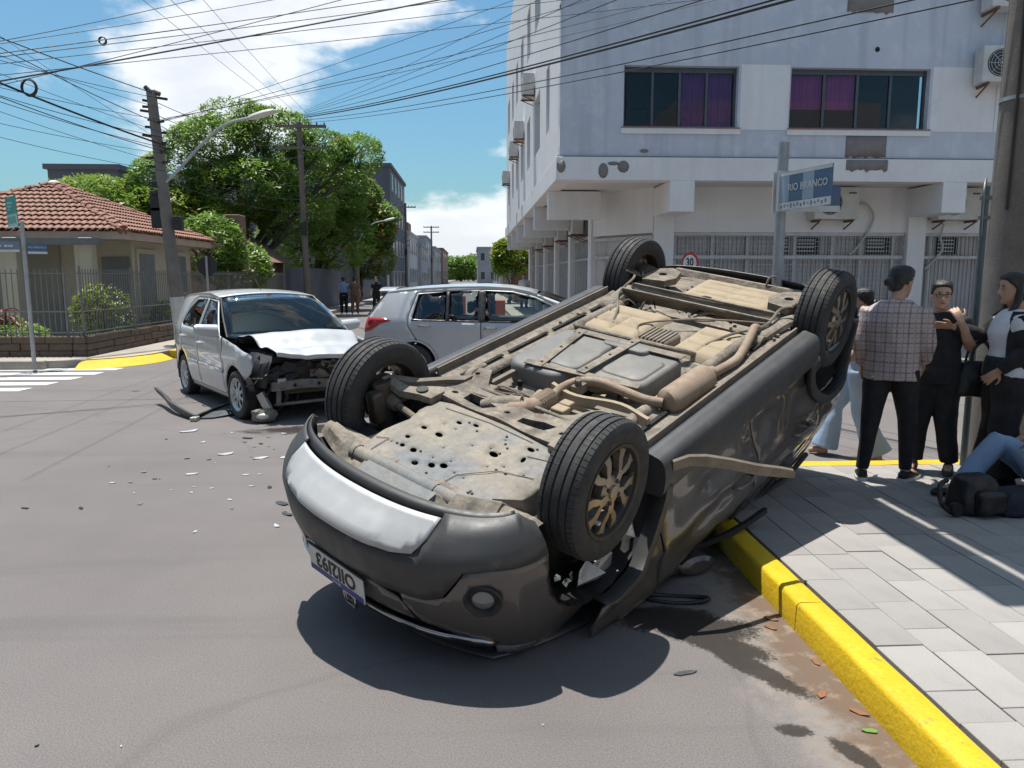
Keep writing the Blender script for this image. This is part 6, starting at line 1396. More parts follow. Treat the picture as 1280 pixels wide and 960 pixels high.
# embossed rear floor pans
def pan(name,x0,x1,y0,y1,z_,ribs=2,mt_='pan_tan'):
    rows = []
    for i in range(25):
        r_ = []
        for j in range(25):
            u,v_ = i/24,j/24; e = min(u,1-u,v_,1-v_); h_ = .045*min(1,e/.10)**.6; x_ = x0+(x1-x0)*u; y_ = y0+(y1-y0)*v_
            g = sum(.012*math.exp(-((v_-(q+1)/(ribs+1))/.018)**2) for q in range(ribs))+.010*math.exp(-((u-.5)/.02)**2)*(v_ > .3)
            r_.append((x_,y_,z_-h_+(g if e > .12 else 0)+.004*noise.noise(Vector((x_*12,y_*12,1)))))
        rows.append(r_)
    k = MB(); k.loft(rows,closed=False); return k.obj(name,mt_,WV,ang=50,fixn=False)
pan('seat_pan',-.52,-.06,-2.0,-1.50,.285,2); pan('seat_pan',.18,.52,-1.98,-1.50,.285,2); pan('spare_wheel_well',-.30,.40,-2.86,-2.42,.30,3)
k = MB(); k.box(-.05,.16,-1.72,-1.52,.23,.30); k.obj('canister','dusty_dark',WV,bevel=.02)
for q in range(7): k = MB(); k.box(-.04+q*.028,-.03+q*.028,-1.715,-1.525,.222,.231); k.obj('canister_rib','dusty_dark',WV,smooth=False)
# ---- rear axle beam
rings = []
for i in range(25):
    x_ = -.56+1.12*i/24; y_ = -2.18-.02*math.cos(x_*3); rings.append([(x_,y_+a,ZR-.03+b) for a,b in ((.06,-.055),(.075,-.045),(.012,.045),(-.012,.045),(-.075,-.045),(-.06,-.055),(0,.03))])
k = MB(); k.loft(rings); k.obj('axle_beam','dusty_dark',WV,ang=30)
k = MB(); k.bar((-.56,-2.115,ZR-.088),(.56,-2.115,ZR-.088),.016,.012); k.bar((-.56,-2.245,ZR-.088),(.56,-2.245,ZR-.088),.016,.012); k.obj('beam_flange','dusty',WV,smooth=False)
for sg in (1,-1):
    k = MB(); k.loft([[(sg*x_+w_*math.cos(a),y_,z_+.7*w_*math.sin(a)) for a in [2*PI*q/10 for q in range(10)]] for x_,y_,z_,w_ in ((.55,-1.93,.27,.05),(.57,-2.05,.25,.055),(.585,-2.2,ZR-.03,.06),(.60,-2.4,ZR-.01,.05),(.615,-2.6,ZR,.05))]); k.obj('trailing_arm','dusty',WV)
    k = MB(); k.lathe([(-.05,.015),(-.05,.05),(.05,.05),(.05,.015)],16,'x',(sg*.555,-1.93,.27)); k.obj('bush','dusty',WV)
    # spring pan
    panel('spring_seat',[(sg*.40,-2.42),(sg*.56,-2.38),(sg*.62,-2.46),(sg*.60,-2.64),(sg*.50,-2.72),(sg*.40,-2.66),(sg*.36,-2.52)],lambda x,y:(x,y,ZR-.085),'dusty',WV,[circ(sg*.49,-2.55,.032,n=12)],step=.04,thick=.05,out=(0,0,-1))
    k = MB(); k.tube([(sg*.49+.055*math.cos(q*.7),-2.55+.055*math.sin(q*.7),ZR-.06+q*.006) for q in range(46)],.008,6); k.obj('coil_spring','black_plastic',WV)
    k = MB(); k.tube([(sg*.58,-2.70,ZR-.05),(sg*.54,-2.62,.70)],.025,10); k.obj('damper','black_plastic',WV)
    k = MB(); k.bar((sg*.60,-2.40,ZR-.10),(sg*.66,-2.30,ZR-.16),.05,.012); k.bar((sg*.62,-2.43,ZR-.1),(sg*.69,-2.34,ZR-.17),.012,.012); k.obj('cable_bracket','dusty',WV,smooth=False)
    k = MB(); k.lathe([(.60,.12),(.66,.13),(.69,.05)] if sg > 0 else [(-.60,.12),(-.66,.13),(-.69,.05)],24,'x',(0,-wb,ZR)); k.obj('brake_drum','brake_iron',WV)
    k = MB(); k.tube(smoothpts([(sg*.30,-1.60,.27),(sg*.42,-1.85,.22),(sg*.55,-2.05,.20),(sg*.56,-2.25,.15),(sg*.62,-2.36,.16)],7),.009,6); k.obj('brake_cable','dusty_dark',WV)
    k = MB(); k.loft([[(sg*.56,y_,.275),(sg*.70,y_,.25),(sg*.70,y_,.33),(sg*.56,y_,.33)] for y_ in (-2.1,-2.2)]); k.obj('jack_point','dusty_dark',WV,smooth=False)
k = MB(); k.tube(smoothpts([(.0,-1.55,.27),(-.15,-1.70,.235),(.05,-1.9,.22),(.3,-2.0,.20),(.55,-2.07,.19)],7),.007,6); k.obj('brake_cable','dusty_dark',WV)
# rear crossmember and bumper lower edge
k = MB(); k.loft([[(x_,-2.90,.30),(x_,-2.93,.26),(x_,-2.98,.27),(x_,-3.0,.33)] for x_ in (-.6,-.3,0,.3,.6)]); k.obj('rear_crossmember','dusty',WV)
k = MB(); k.loft([[(x_,-2.86,.36),(x_,-2.86,.40),(x_,-3.1,.40),(x_,-3.1,.36)] for x_ in (-.6,.6)]); k.obj('boot_floor','dusty_dark',WV,smooth=False)
k = MB(); k.tube(smoothpts([(.16,-2.93,.26),(.17,-2.95,.21),(.20,-2.97,.20),(.22,-2.96,.24)],5),.008,6); k.obj('tow_eye','dusty',WV)
# pipes, hoses, harness on the left of the engine bay
hr = random.Random(12)
for i in range(9):
    a = Vector((-.46+hr.uniform(-.05,.15),-.44+hr.uniform(-.05,.1),.24)); b = Vector((-.12+hr.uniform(-.1,.1),-.42+hr.uniform(-.12,.06),.25)); m_ = (a+b)/2+Vector((hr.uniform(-.05,.05),hr.uniform(-.08,.08),-.04*hr.random())); k = MB(); k.tube(smoothpts([a,m_,b],6),hr.choice((.005,.006,.009)),6); k.obj('hose',hr.choice(['foil','dusty','black_plastic','dusty_dark']),WV)
for i,off in enumerate((0,.02,.04)):
    k = MB(); k.tube(smoothpts([(-.34,-.42,.26),(-.47-off,-.52,.25),(-.50-off*.5,-.62,.245),(-.47-off*.4,-1.0,.262),(-.49-off*.4,-1.45,.262),(-.56,-1.75,.26)],7),.0065,6); k.obj('fluid_line',('dusty','foil','dusty_dark')[i],WV)
k = MB(); k.tube(smoothpts([(-.34,-.34,.235),(-.42,-.42,.225),(-.50,-.46,.225),(-.55,-.54,.235),(-.56,-.66,.25)],7),.024,10); k.obj('coolant_pipe','dusty',WV)
for i in range(10):
    c_ = Vector((hr.uniform(-.5,.5),hr.uniform(-.62,-.36),.23)); k = MB(); s_ = hr.uniform(.02,.05); k.box(c_.x-s_,c_.x+s_,c_.y-s_*.8,c_.y+s_*.8,.225+hr.uniform(-.01,.02),.31); k.obj('underbody_bracket',hr.choice(['dusty','dusty_dark','pan_tan']),WV,bevel=.008)
for i in range(46):
    x_ = hr.choice((-.50,-.62,.62,.5,-.3,.3)); y_ = hr.uniform(-2.9,-.45); k = MB(); k.lathe([(-.012,.006),(-.012,.010),(.0,.012)],6,'z',(x_+hr.uniform(-.03,.03),y_,.255 if abs(x_) > .4 else .29)); k.obj('bolt','dusty_dark',WV)
# black strips painted as shade in gaps between floor rails and rockers, plugs, punched holes, clips
for sg in (1,-1):
    for a_,b_ in ((-.50,-.86),(-.92,-1.30),(-1.36,-1.72),(-1.78,-2.04)):
        k = MB(); k.box(min(sg*.585,sg*.61),max(sg*.585,sg*.61),b_,a_,.250,.258); k.obj('gap_shade_strip','void_black',WV,smooth=False)
for i in range(34):
    x_ = hr.choice((-.38,-.30,-.52,.30,.44,.50,-.45)); y_ = hr.uniform(-2.0,-.5); r_ = hr.uniform(.008,.018); k = MB(); k.lathe([(.268,r_),(.30,r_*1.1)],10,'z',(x_+hr.uniform(-.04,.04),y_,0)); k.obj('floor_plug',hr.choice(['void_black','dusty_dark','black_plastic']),WV)
k = MB(); k.bar((-.485,-.50,.262),(-.485,-1.45,.262),.055,.012); k.obj('channel_shade_bar','void_black',WV,smooth=False)  # flat black bar painted as the shade of a recess beside the tank
k = MB(); k.bar((-.36,-.50,.245),(-.36,-.70,.245),.03,.03); k.bar((.30,-.60,.24),(.50,-.62,.24),.03,.03); k.obj('bracket_bar','dusty_dark',WV,smooth=False,kind='stuff')
for i in range(12):
    y_ = -.55-.075*i; k = MB(); k.box(.155,.43,y_-.012,y_+.012,.262+.006*(i%2),.30); k.obj('shield_rib','pan_tan' if i%3 else 'dusty_dark',WV,smooth=False) if y_ > -.80 or y_ < -1.38 else None
for i in range(18):
    k = MB(); a_ = Vector((hr.uniform(-.5,.5),hr.uniform(-2.35,-1.95),.27)); b_ = a_+Vector((hr.uniform(-.2,.2),hr.uniform(-.15,.15),hr.uniform(-.03,.02))); k.tube(smoothpts([a_,(a_+b_)/2+Vector((0,0,-.03)),b_],4),hr.uniform(.004,.009),6); k.obj('loose_cable',hr.choice(['dusty_dark','black_plastic','dusty']),WV)
# shredded liner inside the right front arch
for i in range(10):
    a0 = R(40+i*11); p0 = Vector((.70+hr.uniform(-.04,.04),-(arF-.05)*math.cos(a0)*.9,AZ+(arF-.06)*math.sin(a0))); n = 6
    poly = [p0+Vector((hr.uniform(-.05,.05),.06*math.cos(2*PI*q/n)*hr.uniform(.5,1.6),.06*math.sin(2*PI*q/n)*hr.uniform(.5,1.6))) for q in range(n)]
    if i > 5: poly = [p0+(p-p0)*.25 for p in poly]
    k = MB(); k.add(poly,[(0,1,2),(0,2,3),(0,3,4),(0,4,5)]); o = k.obj('torn_insulation','foil',WV,smooth=False,fixn=False); s_ = o.modifiers.new('solid','SOLIDIFY'); s_.thickness = .004
k = MB(); k.loft([[crush(Vector(p)) for p in [nose(t_,z_,-.07) for t_ in range(-80,81,16)]+[(.6,.2,z_),(-.6,.2,z_)]] for z_ in (.28,.45,.65,.85,.95)]); k.obj('nose_light_block','void_black',WV,smooth=False)  # added black filler, keeps sunlight from passing the bonnet and grille gap
# inner body block so no daylight shows through
k = MB(); k.box(-.55,.55,-2.85,.25,.42,.95); k.obj('inner_light_block','void_black',WV,smooth=False)
for sg,st in ((1,R(-3)),(-1,R(-3))):
    make_wheel('wrv',wr,.195,.213,WV,(sg*.735,0,ZF),sg,steer=st,tilt=0); make_wheel('wrv',wr,.195,.213,WV,(sg*.74,-wb,ZR),sg)
# ================= PEOPLE =================
mat('skin', (.56,.35,.25), .55, c2=(.44,.25,.165), ns=9, bump=.08, bs=120)
mat('skin_tan', (.46,.27,.18), .55, c2=(.34,.19,.12), ns=9)
mat('hair_black', (.010,.009,.009), .42, c2=(.022,.018,.016), ns=30, bump=.5, bs=110)
mat('cloth_black', (.012,.012,.014), .9, c2=(.018,.018,.020), ns=5, bump=.3, bs=60)
mat('cloth_white', (.66,.66,.68), .85, ns=6)
mat('cloth_maroon', (.10,.02,.025), .9)
mat('cloth_tee', (.30,.42,.62), .85, c2=(.2,.28,.5), ns=9)
mat('cloth_brown', (.22,.12,.08), .9)
mat('denim', (.26,.36,.52), .85, c2=(.20,.29,.45), ns=4, fine=.10, fs=160, bump=.2, bs=120)
mat('denim_light', (.36,.46,.60), .85, c2=(.28,.38,.53), ns=4, fine=.10, fs=160, bump=.2, bs=120)
mat('shoe_black', (.014,.014,.015), .6); mat('shoe_white', (.62,.61,.58), .6); mat('lips', (.34,.10,.09), .5); mat('eye_white', (.35,.32,.30), .4); mat('bag_black', (.012,.012,.013), .45, bump=.3, bs=50)
mat('sandal', (.05,.035,.028), .6)
def plaid():
    m = mat('plaid', (.44,.365,.355), .9, c2=(.40,.325,.32), ns=5); t = m.node_tree; l = t.links; P_ = t.nodes['Principled BSDF']; src = P_.inputs['Base Color'].links[0].from_socket
    g = t.nodes.new('ShaderNodeTexCoord'); s = t.nodes.new('ShaderNodeSeparateXYZ'); l.new(g.outputs['Object'], s.inputs[0]); col = src
    def band(o, per, duty, c, f):
        nonlocal col
        a = t.nodes.new('ShaderNodeMath'); a.operation = 'MULTIPLY'; l.new(o, a.inputs[0]); a.inputs[1].default_value = 1/per
        b = t.nodes.new('ShaderNodeMath'); b.operation = 'FRACT'; l.new(a.outputs[0], b.inputs[0])
        c_ = t.nodes.new('ShaderNodeMath'); c_.operation = 'LESS_THAN'; l.new(b.outputs[0], c_.inputs[0]); c_.inputs[1].default_value = duty
        d = t.nodes.new('ShaderNodeMath'); d.operation = 'MULTIPLY'; l.new(c_.outputs[0], d.inputs[0]); d.inputs[1].default_value = f
        n = t.nodes.new('ShaderNodeMix'); n.data_type = 'RGBA'; l.new(d.outputs[0], n.inputs[0]); l.new(col, n.inputs[6]); n.inputs[7].default_value = (*c, 1); col = n.outputs[2]
    for o in (s.outputs[0], s.outputs[2]): band(o, .038, .30, (.13,.085,.09), .62)
    for o in (s.outputs[0], s.outputs[2]): band(o, .076, .10, (.52,.47,.46), .5)
    l.new(col, P_.inputs['Base Color'])
plaid()
def organic(name, mb, mats, parent, voxel=.010, it=6, disp=0, dsc=9, stretch=1, split=None):
    o = mb.obj('tmp', [], None); r_ = o.modifiers.new('r','REMESH'); r_.mode = 'VOXEL'; r_.voxel_size = voxel
    if it: s = o.modifiers.new('s','SMOOTH'); s.factor = .5; s.iterations = it
    bpy.context.view_layer.update(); me = bpy.data.meshes.new_from_object(o.evaluated_get(bpy.context.evaluated_depsgraph_get())); bpy.data.objects.remove(o); me.name = name; me.materials.clear()
    if disp:
        nm = [v.normal.copy() for v in me.vertices]
        for v, n in zip(me.vertices, nm):
            q = Vector((v.co.x*dsc, v.co.y*dsc, v.co.z*dsc*stretch)); h = noise.ridged_multi_fractal(q*.55, 1, 2, 3, 1, 2)*.5-.5+noise.noise(q)*.6; v.co += n*disp*h
    me.shade_smooth()
    return link(name, me, parent, mats)
def hand(mb, w_, d, up, th, curl=.35, s=1.0, spread=.012, fl=None):
    """w_: wrist, d: direction of the fingers, up: back of the hand, th: +1/-1 side of the thumb"""
    w_ = Vector(w_); d = Vector(d).normalized(); up = Vector(up); up = (up-d*up.dot(d)).normalized(); sd_ = d.cross(up)*th
    mb.loft([[w_+d*l_*s+sd_*(hw_*math.cos(a))*s+up*(ht*math.sin(a))*s for a in [2*PI*q/10 for q in range(10)]] for l_,hw_,ht in ((-.02,.026,.020),(.02,.032,.017),(.06,.040,.015),(.088,.040,.012))])
    for i,(off,ln) in enumerate(((.031,.070),(.0105,.078),(-.0105,.073),(-.031,.058))):
        p = w_+(d*.085+sd_*off)*s; pts = [p-d*.02*s, p]; a = curl*.5; sp_ = sd_*(off*.25/.031)
        for j,fr in enumerate((.45,.32,.23)):
            dd = (d*math.cos(a)-up*math.sin(a)+sp_*.6).normalized(); p = p+dd*ln*fr*s; pts.append(p); a += curl
        mb.tube(pts,[.0095*s,.0092*s,.0088*s,.0082*s,.0062*s],7)
    p = w_+(d*.025+sd_*.030)*s; pts = [p-sd_*.015*s,p]
    for dd,ln in (((d*.6+sd_*.75),.036),((d*.85+sd_*.45-up*.2),.03),((d*.95+sd_*.15-up*.3),.024)): p = p+dd.normalized()*ln*s; pts.append(p)
    mb.tube(pts,[.014*s,.0125*s,.0115*s,.010*s,.0075*s],7)
def head_rings(c, Rh, s=1, grow=0, zmin=-1, back=None):
    T = [(-.118,.022,.052,.005),(-.108,.038,.072,-.012),(-.085,.052,.081,-.045),(-.055,.061,.083,-.072),(-.02,.067,.084,-.090),(.015,.071,.084,-.098),(.05,.073,.084,-.100),(.08,.069,.074,-.094),(.103,.054,.050,-.076),(.117,.028,.012,-.045),(.121,.008,-.010,-.024)]
    out = []
    for z,hw_,yf,yb in T:
        if z < zmin: continue
        r_ = []
        for q in range(20):
            a = 2*PI*q/20; x = math.sin(a); y = math.cos(a); yy = (yf+grow if y > 0 else -(yb-grow))*abs(y)**.9*(1 if y > 0 else -1); r_.append(Vector(c)+Rh @ (Vector((x*abs(x)**-.05*(hw_+grow) if x else 0, yy, z+(grow if z > .06 else 0)))*s))
        out.append(r_)
    return out
def human(name, label, loc, rotz, H, J, wear, group=None, look=0, nod=0, hair='short', skin='skin', glasses=False, voxel=.0075, female=False, face=True, bulk=1.0, cat='person'):
    root = thing(name, label, cat, loc, rotz, group); root.scale = (H/1.70,)*3
    V = {k_: Vector(v) for k_, v in J.items() if not k_.startswith('hd')}; sk = MB()
    pel, chest, neck = V['pelvis'], V['chest'], V['neck']; Rh = Matrix.Rotation(R(look),3,'Z') @ Matrix.Rotation(R(nod),3,'X'); hc = V['head']
    sx = (V['shR']-V['shL']).normalized(); fw = Vector((-sx.y,sx.x,0)).normalized()
    hx = (V['hipR']-V['hipL']).normalized(); hfw = Vector((-hx.y,hx.x,0)).normalized()
    def torso(mb, inf, z0=-.10, top=True, wide=1.0):
        st = [(0,.155,.105),(.18,.145,.10),(.42,.145,.105),(.66,.165,.115),(.85,.16,.105),(.97,.115,.085),(1.06,.07,.06)] if not female else [(0,.165,.115),(.16,.150,.105),(.36,.135,.10),(.62,.150,.125),(.82,.150,.105),(.97,.125,.08),(1.06,.062,.055)]
        rings = []; base = pel+(pel-chest).normalized()*(-z0); tp = neck
        for f,a,b in st:
            c_ = pel.lerp(chest, min(1,f/.62)) if f < .62 else chest.lerp(tp,(f-.62)/.44); ax = hx.lerp(sx,min(1,f)).normalized(); fy = Vector((-ax.y,ax.x,0))
            rings.append([c_+ax*(a*bulk*wide+inf)*math.cos(t)*abs(math.cos(t))**-.12+fy*(b*bulk*wide+inf)*math.sin(t) for t in [2*PI*(q+.5)/20 for q in range(20)]])
        if z0 < 0: rings.insert(0,[p+(pel-chest).normalized()*(-z0) for p in rings[0]])
        mb.loft(rings)
        if female:
            for s_ in (-1,1): mb.ball(chest+sx*.07*s_+fw*.085+Vector((0,0,.0)),(.065+inf,.055+inf,.06+inf),10,8)
    torso(sk,-.012)
    sk.tube([neck-Vector((0,0,.05)),neck,hc-Vector((0,0,.05))+Rh@Vector((0,-.02,0))],[.070,.060,.056],12)
    sk.loft(head_rings(hc,Rh)); 
    for s_ in (-1,1): sk.ball(hc+Rh@Vector((s_*.073,-.008,-.005)),(.010,.018,.028),8,6)
    sk.tube([hc+Rh@Vector((0,.078,.025)),hc+Rh@Vector((0,.092,-.005)),hc+Rh@Vector((0,.099,-.024)),hc+Rh@Vector((0,.085,-.034))],[.009,.011,.015,.013],8)
    sk.ball(hc+Rh@Vector((0,.070,-.100)),(.022,.016,.014),8,6); sk.ball(hc+Rh@Vector((0,.078,-.060)),(.024,.012,.013),8,6)
    for s_,sh,el,wr_ in ((-1,'shL','elL','wrL'),(1,'shR','elR','wrR')):
        a,b,c_ = V[sh],V[el],V[wr_]; m_ = b.lerp(c_,.35); sk.tube([a.lerp(chest,.12),a,a.lerp(b,.45),b,m_,c_],[.058*bulk,.056*bulk,.048*bulk,.040*bulk,.040*bulk,.027],12)
        hd = J.get('hd'+sh[-1]); dflt = (c_-b).normalized(); hand(sk,c_,hd[0] if hd else dflt,hd[1] if hd else sx*s_,hd[2] if hd else s_,hd[3] if hd else .35)
    for s_,hp,kn,an,to in ((-1,'hipL','knL','anL','toL'),(1,'hipR','knR','anR','toR')):
        a,b,c_,d = V[hp],V[kn],V[an],V[to]; sk.tube([a,a.lerp(b,.3),b,b.lerp(c_,.3),c_],[.085*bulk,.08*bulk,.055,.052,.036],12); sk.tube([c_+(c_-d).normalized()*.03-Vector((0,0,.035)),c_-Vector((0,0,.03)),c_.lerp(d,.6),d],[.032,.036,.034,.026],10)
    organic('body',sk,skin,root,voxel,3)
    # garments
    for g in wear:
        nm,mt_ = g['name'],g['mat']; inf = g.get('inf',.014); mb = MB()
        if g['kind'] == 'top':
            torso(mb,inf,g.get('z0',-.1),wide=g.get('wide',1))
            fr = g.get('sleeve',1.0)
            for sh,el,wr_ in (('shL','elL','wrL'),('shR','elR','wrR')):
                a,b,c_ = V[sh],V[el],V[wr_]; rs = .062*bulk+inf*.6
                if fr <= .5: mb.tube([a.lerp(chest,.15),a,a.lerp(b,fr*2)],[rs,rs,rs*.95],12)
                else: e = b.lerp(c_,(fr-.5)*2); mb.tube([a.lerp(chest,.15),a,a.lerp(b,.5),b,b.lerp(e,.5),e],[rs,rs*1.02,rs*.92,rs*.84,rs*.80,rs*.68],12)
        elif g['kind'] == 'trousers':
            c0 = pel+Vector((0,0,g.get('top',.08))); mb.loft([[p_+hx*(a*bulk+inf)*math.cos(t)+hfw*(b*bulk+inf)*math.sin(t) for t in [2*PI*q/18 for q in range(18)]] for p_,a,b in ((c0,.152,.108),(pel,.165,.12),(pel-Vector((0,0,.07)) if not g.get('sit') else pel+hfw*.06,.165,.118))])
            for hp,kn,an in (('hipL','knL','anL'),('hipR','knR','anR')):
                a,b,c_ = V[hp],V[kn],V[an]; fl = g.get('flare',1.0); e = b.lerp(c_,g.get('len',.98))
                mb.tube([a,a.lerp(b,.35),a.lerp(b,.8),b,b.lerp(e,.4),e],[.092*bulk+inf,.088*bulk+inf,.066*bulk+inf,.060*bulk+inf,(.054+inf)*(.6+.4*fl),(.046+inf)*fl],14)
        elif g['kind'] == 'shoes':
            for an,to in (('anL','toL'),('anR','toR')):
                c_,d = V[an],V[to]; q_ = (d-c_); q_.z = 0; q_.normalize(); sd_ = Vector((-q_.y,q_.x,0)); b0 = c_-q_*.06; z0 = min(c_.z,d.z)-(.05 if c_.z > .06 else .03); z0 = c_.z-.08; m2 = MB(); m2.loft([[b0+q_*l_+sd_*w_*math.cos(t)+Vector((0,0,z0-b0.z+max(0,hh*.5+hh*.5*math.sin(t)))) for t in [2*PI*q/14 for q in range(14)]] for l_,w_,hh in ((0,.022,.06),(.02,.036,.085),(.07,.042,.10),(.13,.046,.075),(.20,.048,.055),(.25,.038,.045),(.275,.015,.03))]); m2.obj(nm,mt_,root)
                if g.get('sole'): m3 = MB(); m3.loft([[b0+q_*(l_-.005)+sd_*w_*math.cos(t)+Vector((0,0,z0-b0.z+.012+.014*(1 if math.sin(t) > 0 else -1))) for t in [2*PI*(q+.5)/14 for q in range(14)]] for l_,w_ in ((-.006,.02),(.02,.042),(.07,.047),(.13,.050),(.2,.052),(.25,.043),(.285,.018))]); m3.obj('shoe_sole',g['sole'],root)
            continue
        organic(nm,mb,mt_,root,g.get('vox',.011),g.get('it',5),g.get('disp',.010),g.get('dsc',8),g.get('st',.6))
    # hair
    hb = MB()
    if hair:
        rings = head_rings(hc,Rh,1,.013,-.03); hb2 = []
        for i,r_ in enumerate(rings):
            q_ = []
            for j,p in enumerate(r_):
                l_ = Rh.transposed() @ (p-hc)
                lim = .035+ .05*(1 if hair != 'short' else .8)
                if l_.y > -.005 and l_.z < .075:
                    l_.y = min(l_.y, -.012+(l_.z+.03)*.5 if l_.z < .03 else .03+(l_.z-.03)*.9); l_.x *= .985 if l_.z < .03 else 1
                q_.append(hc+Rh@l_)
            hb2.append(q_)
        hb.loft(hb2)
        if hair == 'short': hb.ball(hc+Rh@Vector((0,-.07,-.035)),(.055,.03,.04),10,8)
        if hair == 'bun': hb.ball(hc+Rh@Vector((0,-.075,.0)),(.055,.045,.06),10,8); hb.ball(hc+Rh@Vector((0,-.115,-.03)),(.04,.035,.04),10,8)
        if hair == 'long':
            hb.ball(hc+Rh@Vector((0,-.06,-.02)),(.075,.06,.09),10,8)
            hb.tube(smoothpts([hc+Rh@Vector((.02,-.09,.02)),hc+Rh@Vector((.0,-.11,-.10)),hc+Rh@Vector((.02,-.09,-.22)),hc+Rh@Vector((.03,-.05,-.32))],4),[.06]*5+[.055]*4+[.045]*2+[.025]*2,10)
            hb.tube(smoothpts([hc+Rh@Vector((-.065,-.02,.03)),hc+Rh@Vector((-.078,-.01,-.09)),hc+Rh@Vector((-.07,.05,-.2)),hc+Rh@Vector((-.06,.08,-.27))],4),[.028]*9+[.022]*3+[.012],8)
            hb.tube(smoothpts([hc+Rh@Vector((.065,-.02,.03)),hc+Rh@Vector((.078,-.02,-.09)),hc+Rh@Vector((.07,.02,-.2))],4),[.028]*9,8)
        if hair == 'ear': hb.ball(hc+Rh@Vector((0,-.042,.032)),(.078,.068,.080),12,8); hb.ball(hc+Rh@Vector((0,-.070,-.03)),(.062,.040,.055),10,8); hb.ball(hc+Rh@Vector((-.03,-.115,-.01)),(.038,.03,.035),8,6)
        organic('hair',hb,'hair_black',root,.008,2,.004,40)
    if face:
        for s_ in (-1,1):
            k = MB(); k.ball((0,0,0),(.0115,.005,.0055),10,6); e = k.obj('eye','eye_white',root); e.matrix_local = Matrix.Translation(hc+Rh@Vector((s_*.030,.0795,.012))) @ Rh.to_4x4()
            k = MB(); k.ball((0,.0035,0),(.006,.004,.0065),8,6); k.obj('iris','hair_black',e)
            k = MB(); k.tube([hc+Rh@Vector((s_*a,.083-abs(a-.03)*.25,.030+b)) for a,b in ((.012,-.002),(.028,.004),(.044,-.002))],.0035,6); k.obj('eyebrow','hair_black',root)
        k = MB(); k.ball((0,0,0),(.022,.007,.0075),10,6); o = k.obj('lips','lips',root); o.matrix_local = Matrix.Translation(hc+Rh@Vector((0,.0885,-.060))) @ Rh.to_4x4()
    if glasses:
        for s_ in (-1,1):
            k = MB(); k.tube([hc+Rh@Vector((s_*.032+.026*math.cos(2*PI*q/16),.098-.006*abs(math.cos(2*PI*q/16)),.008+.018*math.sin(2*PI*q/16)*(.75 if math.sin(2*PI*q/16) > 0 else 1))) for q in range(17)],.0028,6); k.obj('glasses_rim','hair_black',root)
            k = MB(); k.tube([hc+Rh@Vector((s_*.058,.09,.016)),hc+Rh@Vector((s_*.076,.0,.012))],.003,6); k.obj('glasses_temple','hair_black',root)
        k = MB(); k.tube([hc+Rh@Vector((-.008,.099,.012)),hc+Rh@Vector((.008,.099,.012))],.003,6); k.obj('glasses_bridge','hair_black',root)
    return root, V, Rh, hc
def pose(**k):
    J = dict(pelvis=(0,0,.93),chest=(0,-.01,1.24),neck=(0,-.02,1.43),head=(0,.02,1.565),shL=(-.175,-.01,1.355),shR=(.175,-.01,1.355),elL=(-.235,-.04,1.11),elR=(.235,-.04,1.11),wrL=(-.245,.06,.88),wrR=(.245,.06,.88),
             hipL=(-.09,0,.90),hipR=(.09,0,.90),knL=(-.105,.03,.49),knR=(.105,.03,.49),anL=(-.115,-.02,.08),anR=(.115,-.02,.08),toL=(-.145,.15,.03),toR=(.145,.15,.03)); J.update(k); return J
# man in the plaid shirt, seen from behind, turned to the women
human('person','man in brown plaid shirt and black trousers seen from behind beside the overturned car',(3.09,5.42,ZK),R(-38),1.60,
  pose(anL=(-.15,-.08,.08),toL=(-.19,.09,.03),anR=(.14,.06,.08),toR=(.19,.22,.03),knL=(-.12,-.02,.49),knR=(.13,.08,.49),head=(.02,.075,1.565),neck=(0,.02,1.43),shL=(-.17,.0,1.335),shR=(.17,.0,1.335),elL=(-.235,-.02,1.10),elR=(.225,.04,1.10),wrR=(.20,.20,.94),wrL=(-.23,.10,.90)),
  [dict(kind='top',name='plaid_shirt',mat='plaid',inf=.032,sleeve=.93,z0=-.12,wide=1.03,disp=.020,dsc=10,st=.45),dict(kind='trousers',name='trousers',mat='cloth_black',inf=.011,flare=.85,disp=.006,top=-.02),dict(kind='shoes',name='shoe',mat='shoe_black',sole='shoe_white')],
  hair='ear',look=-28,nod=-6,skin='skin_tan',bulk=1.06,face=True)
# woman with glasses, facing the camera, hand raised to her mouth
wB = human('person','woman in black with glasses holding a hand to her face',(3.58,5.66,ZK),R(150),1.48,
  pose(elL=(-.25,.02,1.13),elR=(.25,.05,1.10),wrR=(.21,.16,.88),wrL=(-.15,.20,1.37),hdL=((.45,-.28,.85),(-.3,.85,.3),1,.6),anL=(-.16,-.02,.08),anR=(.12,.0,.08),head=(0,.03,1.58)),
  [dict(kind='top',name='blouse',mat='cloth_black',inf=.016,sleeve=.28,z0=-.12,wide=1.08,disp=.012),dict(kind='trousers',name='trousers',mat='cloth_black',inf=.026,flare=1.05,disp=.016,len=.95),dict(kind='shoes',name='sandal',mat='sandal')],
  hair='bun',look=8,nod=-4,female=True,glasses=True,bulk=1.15)
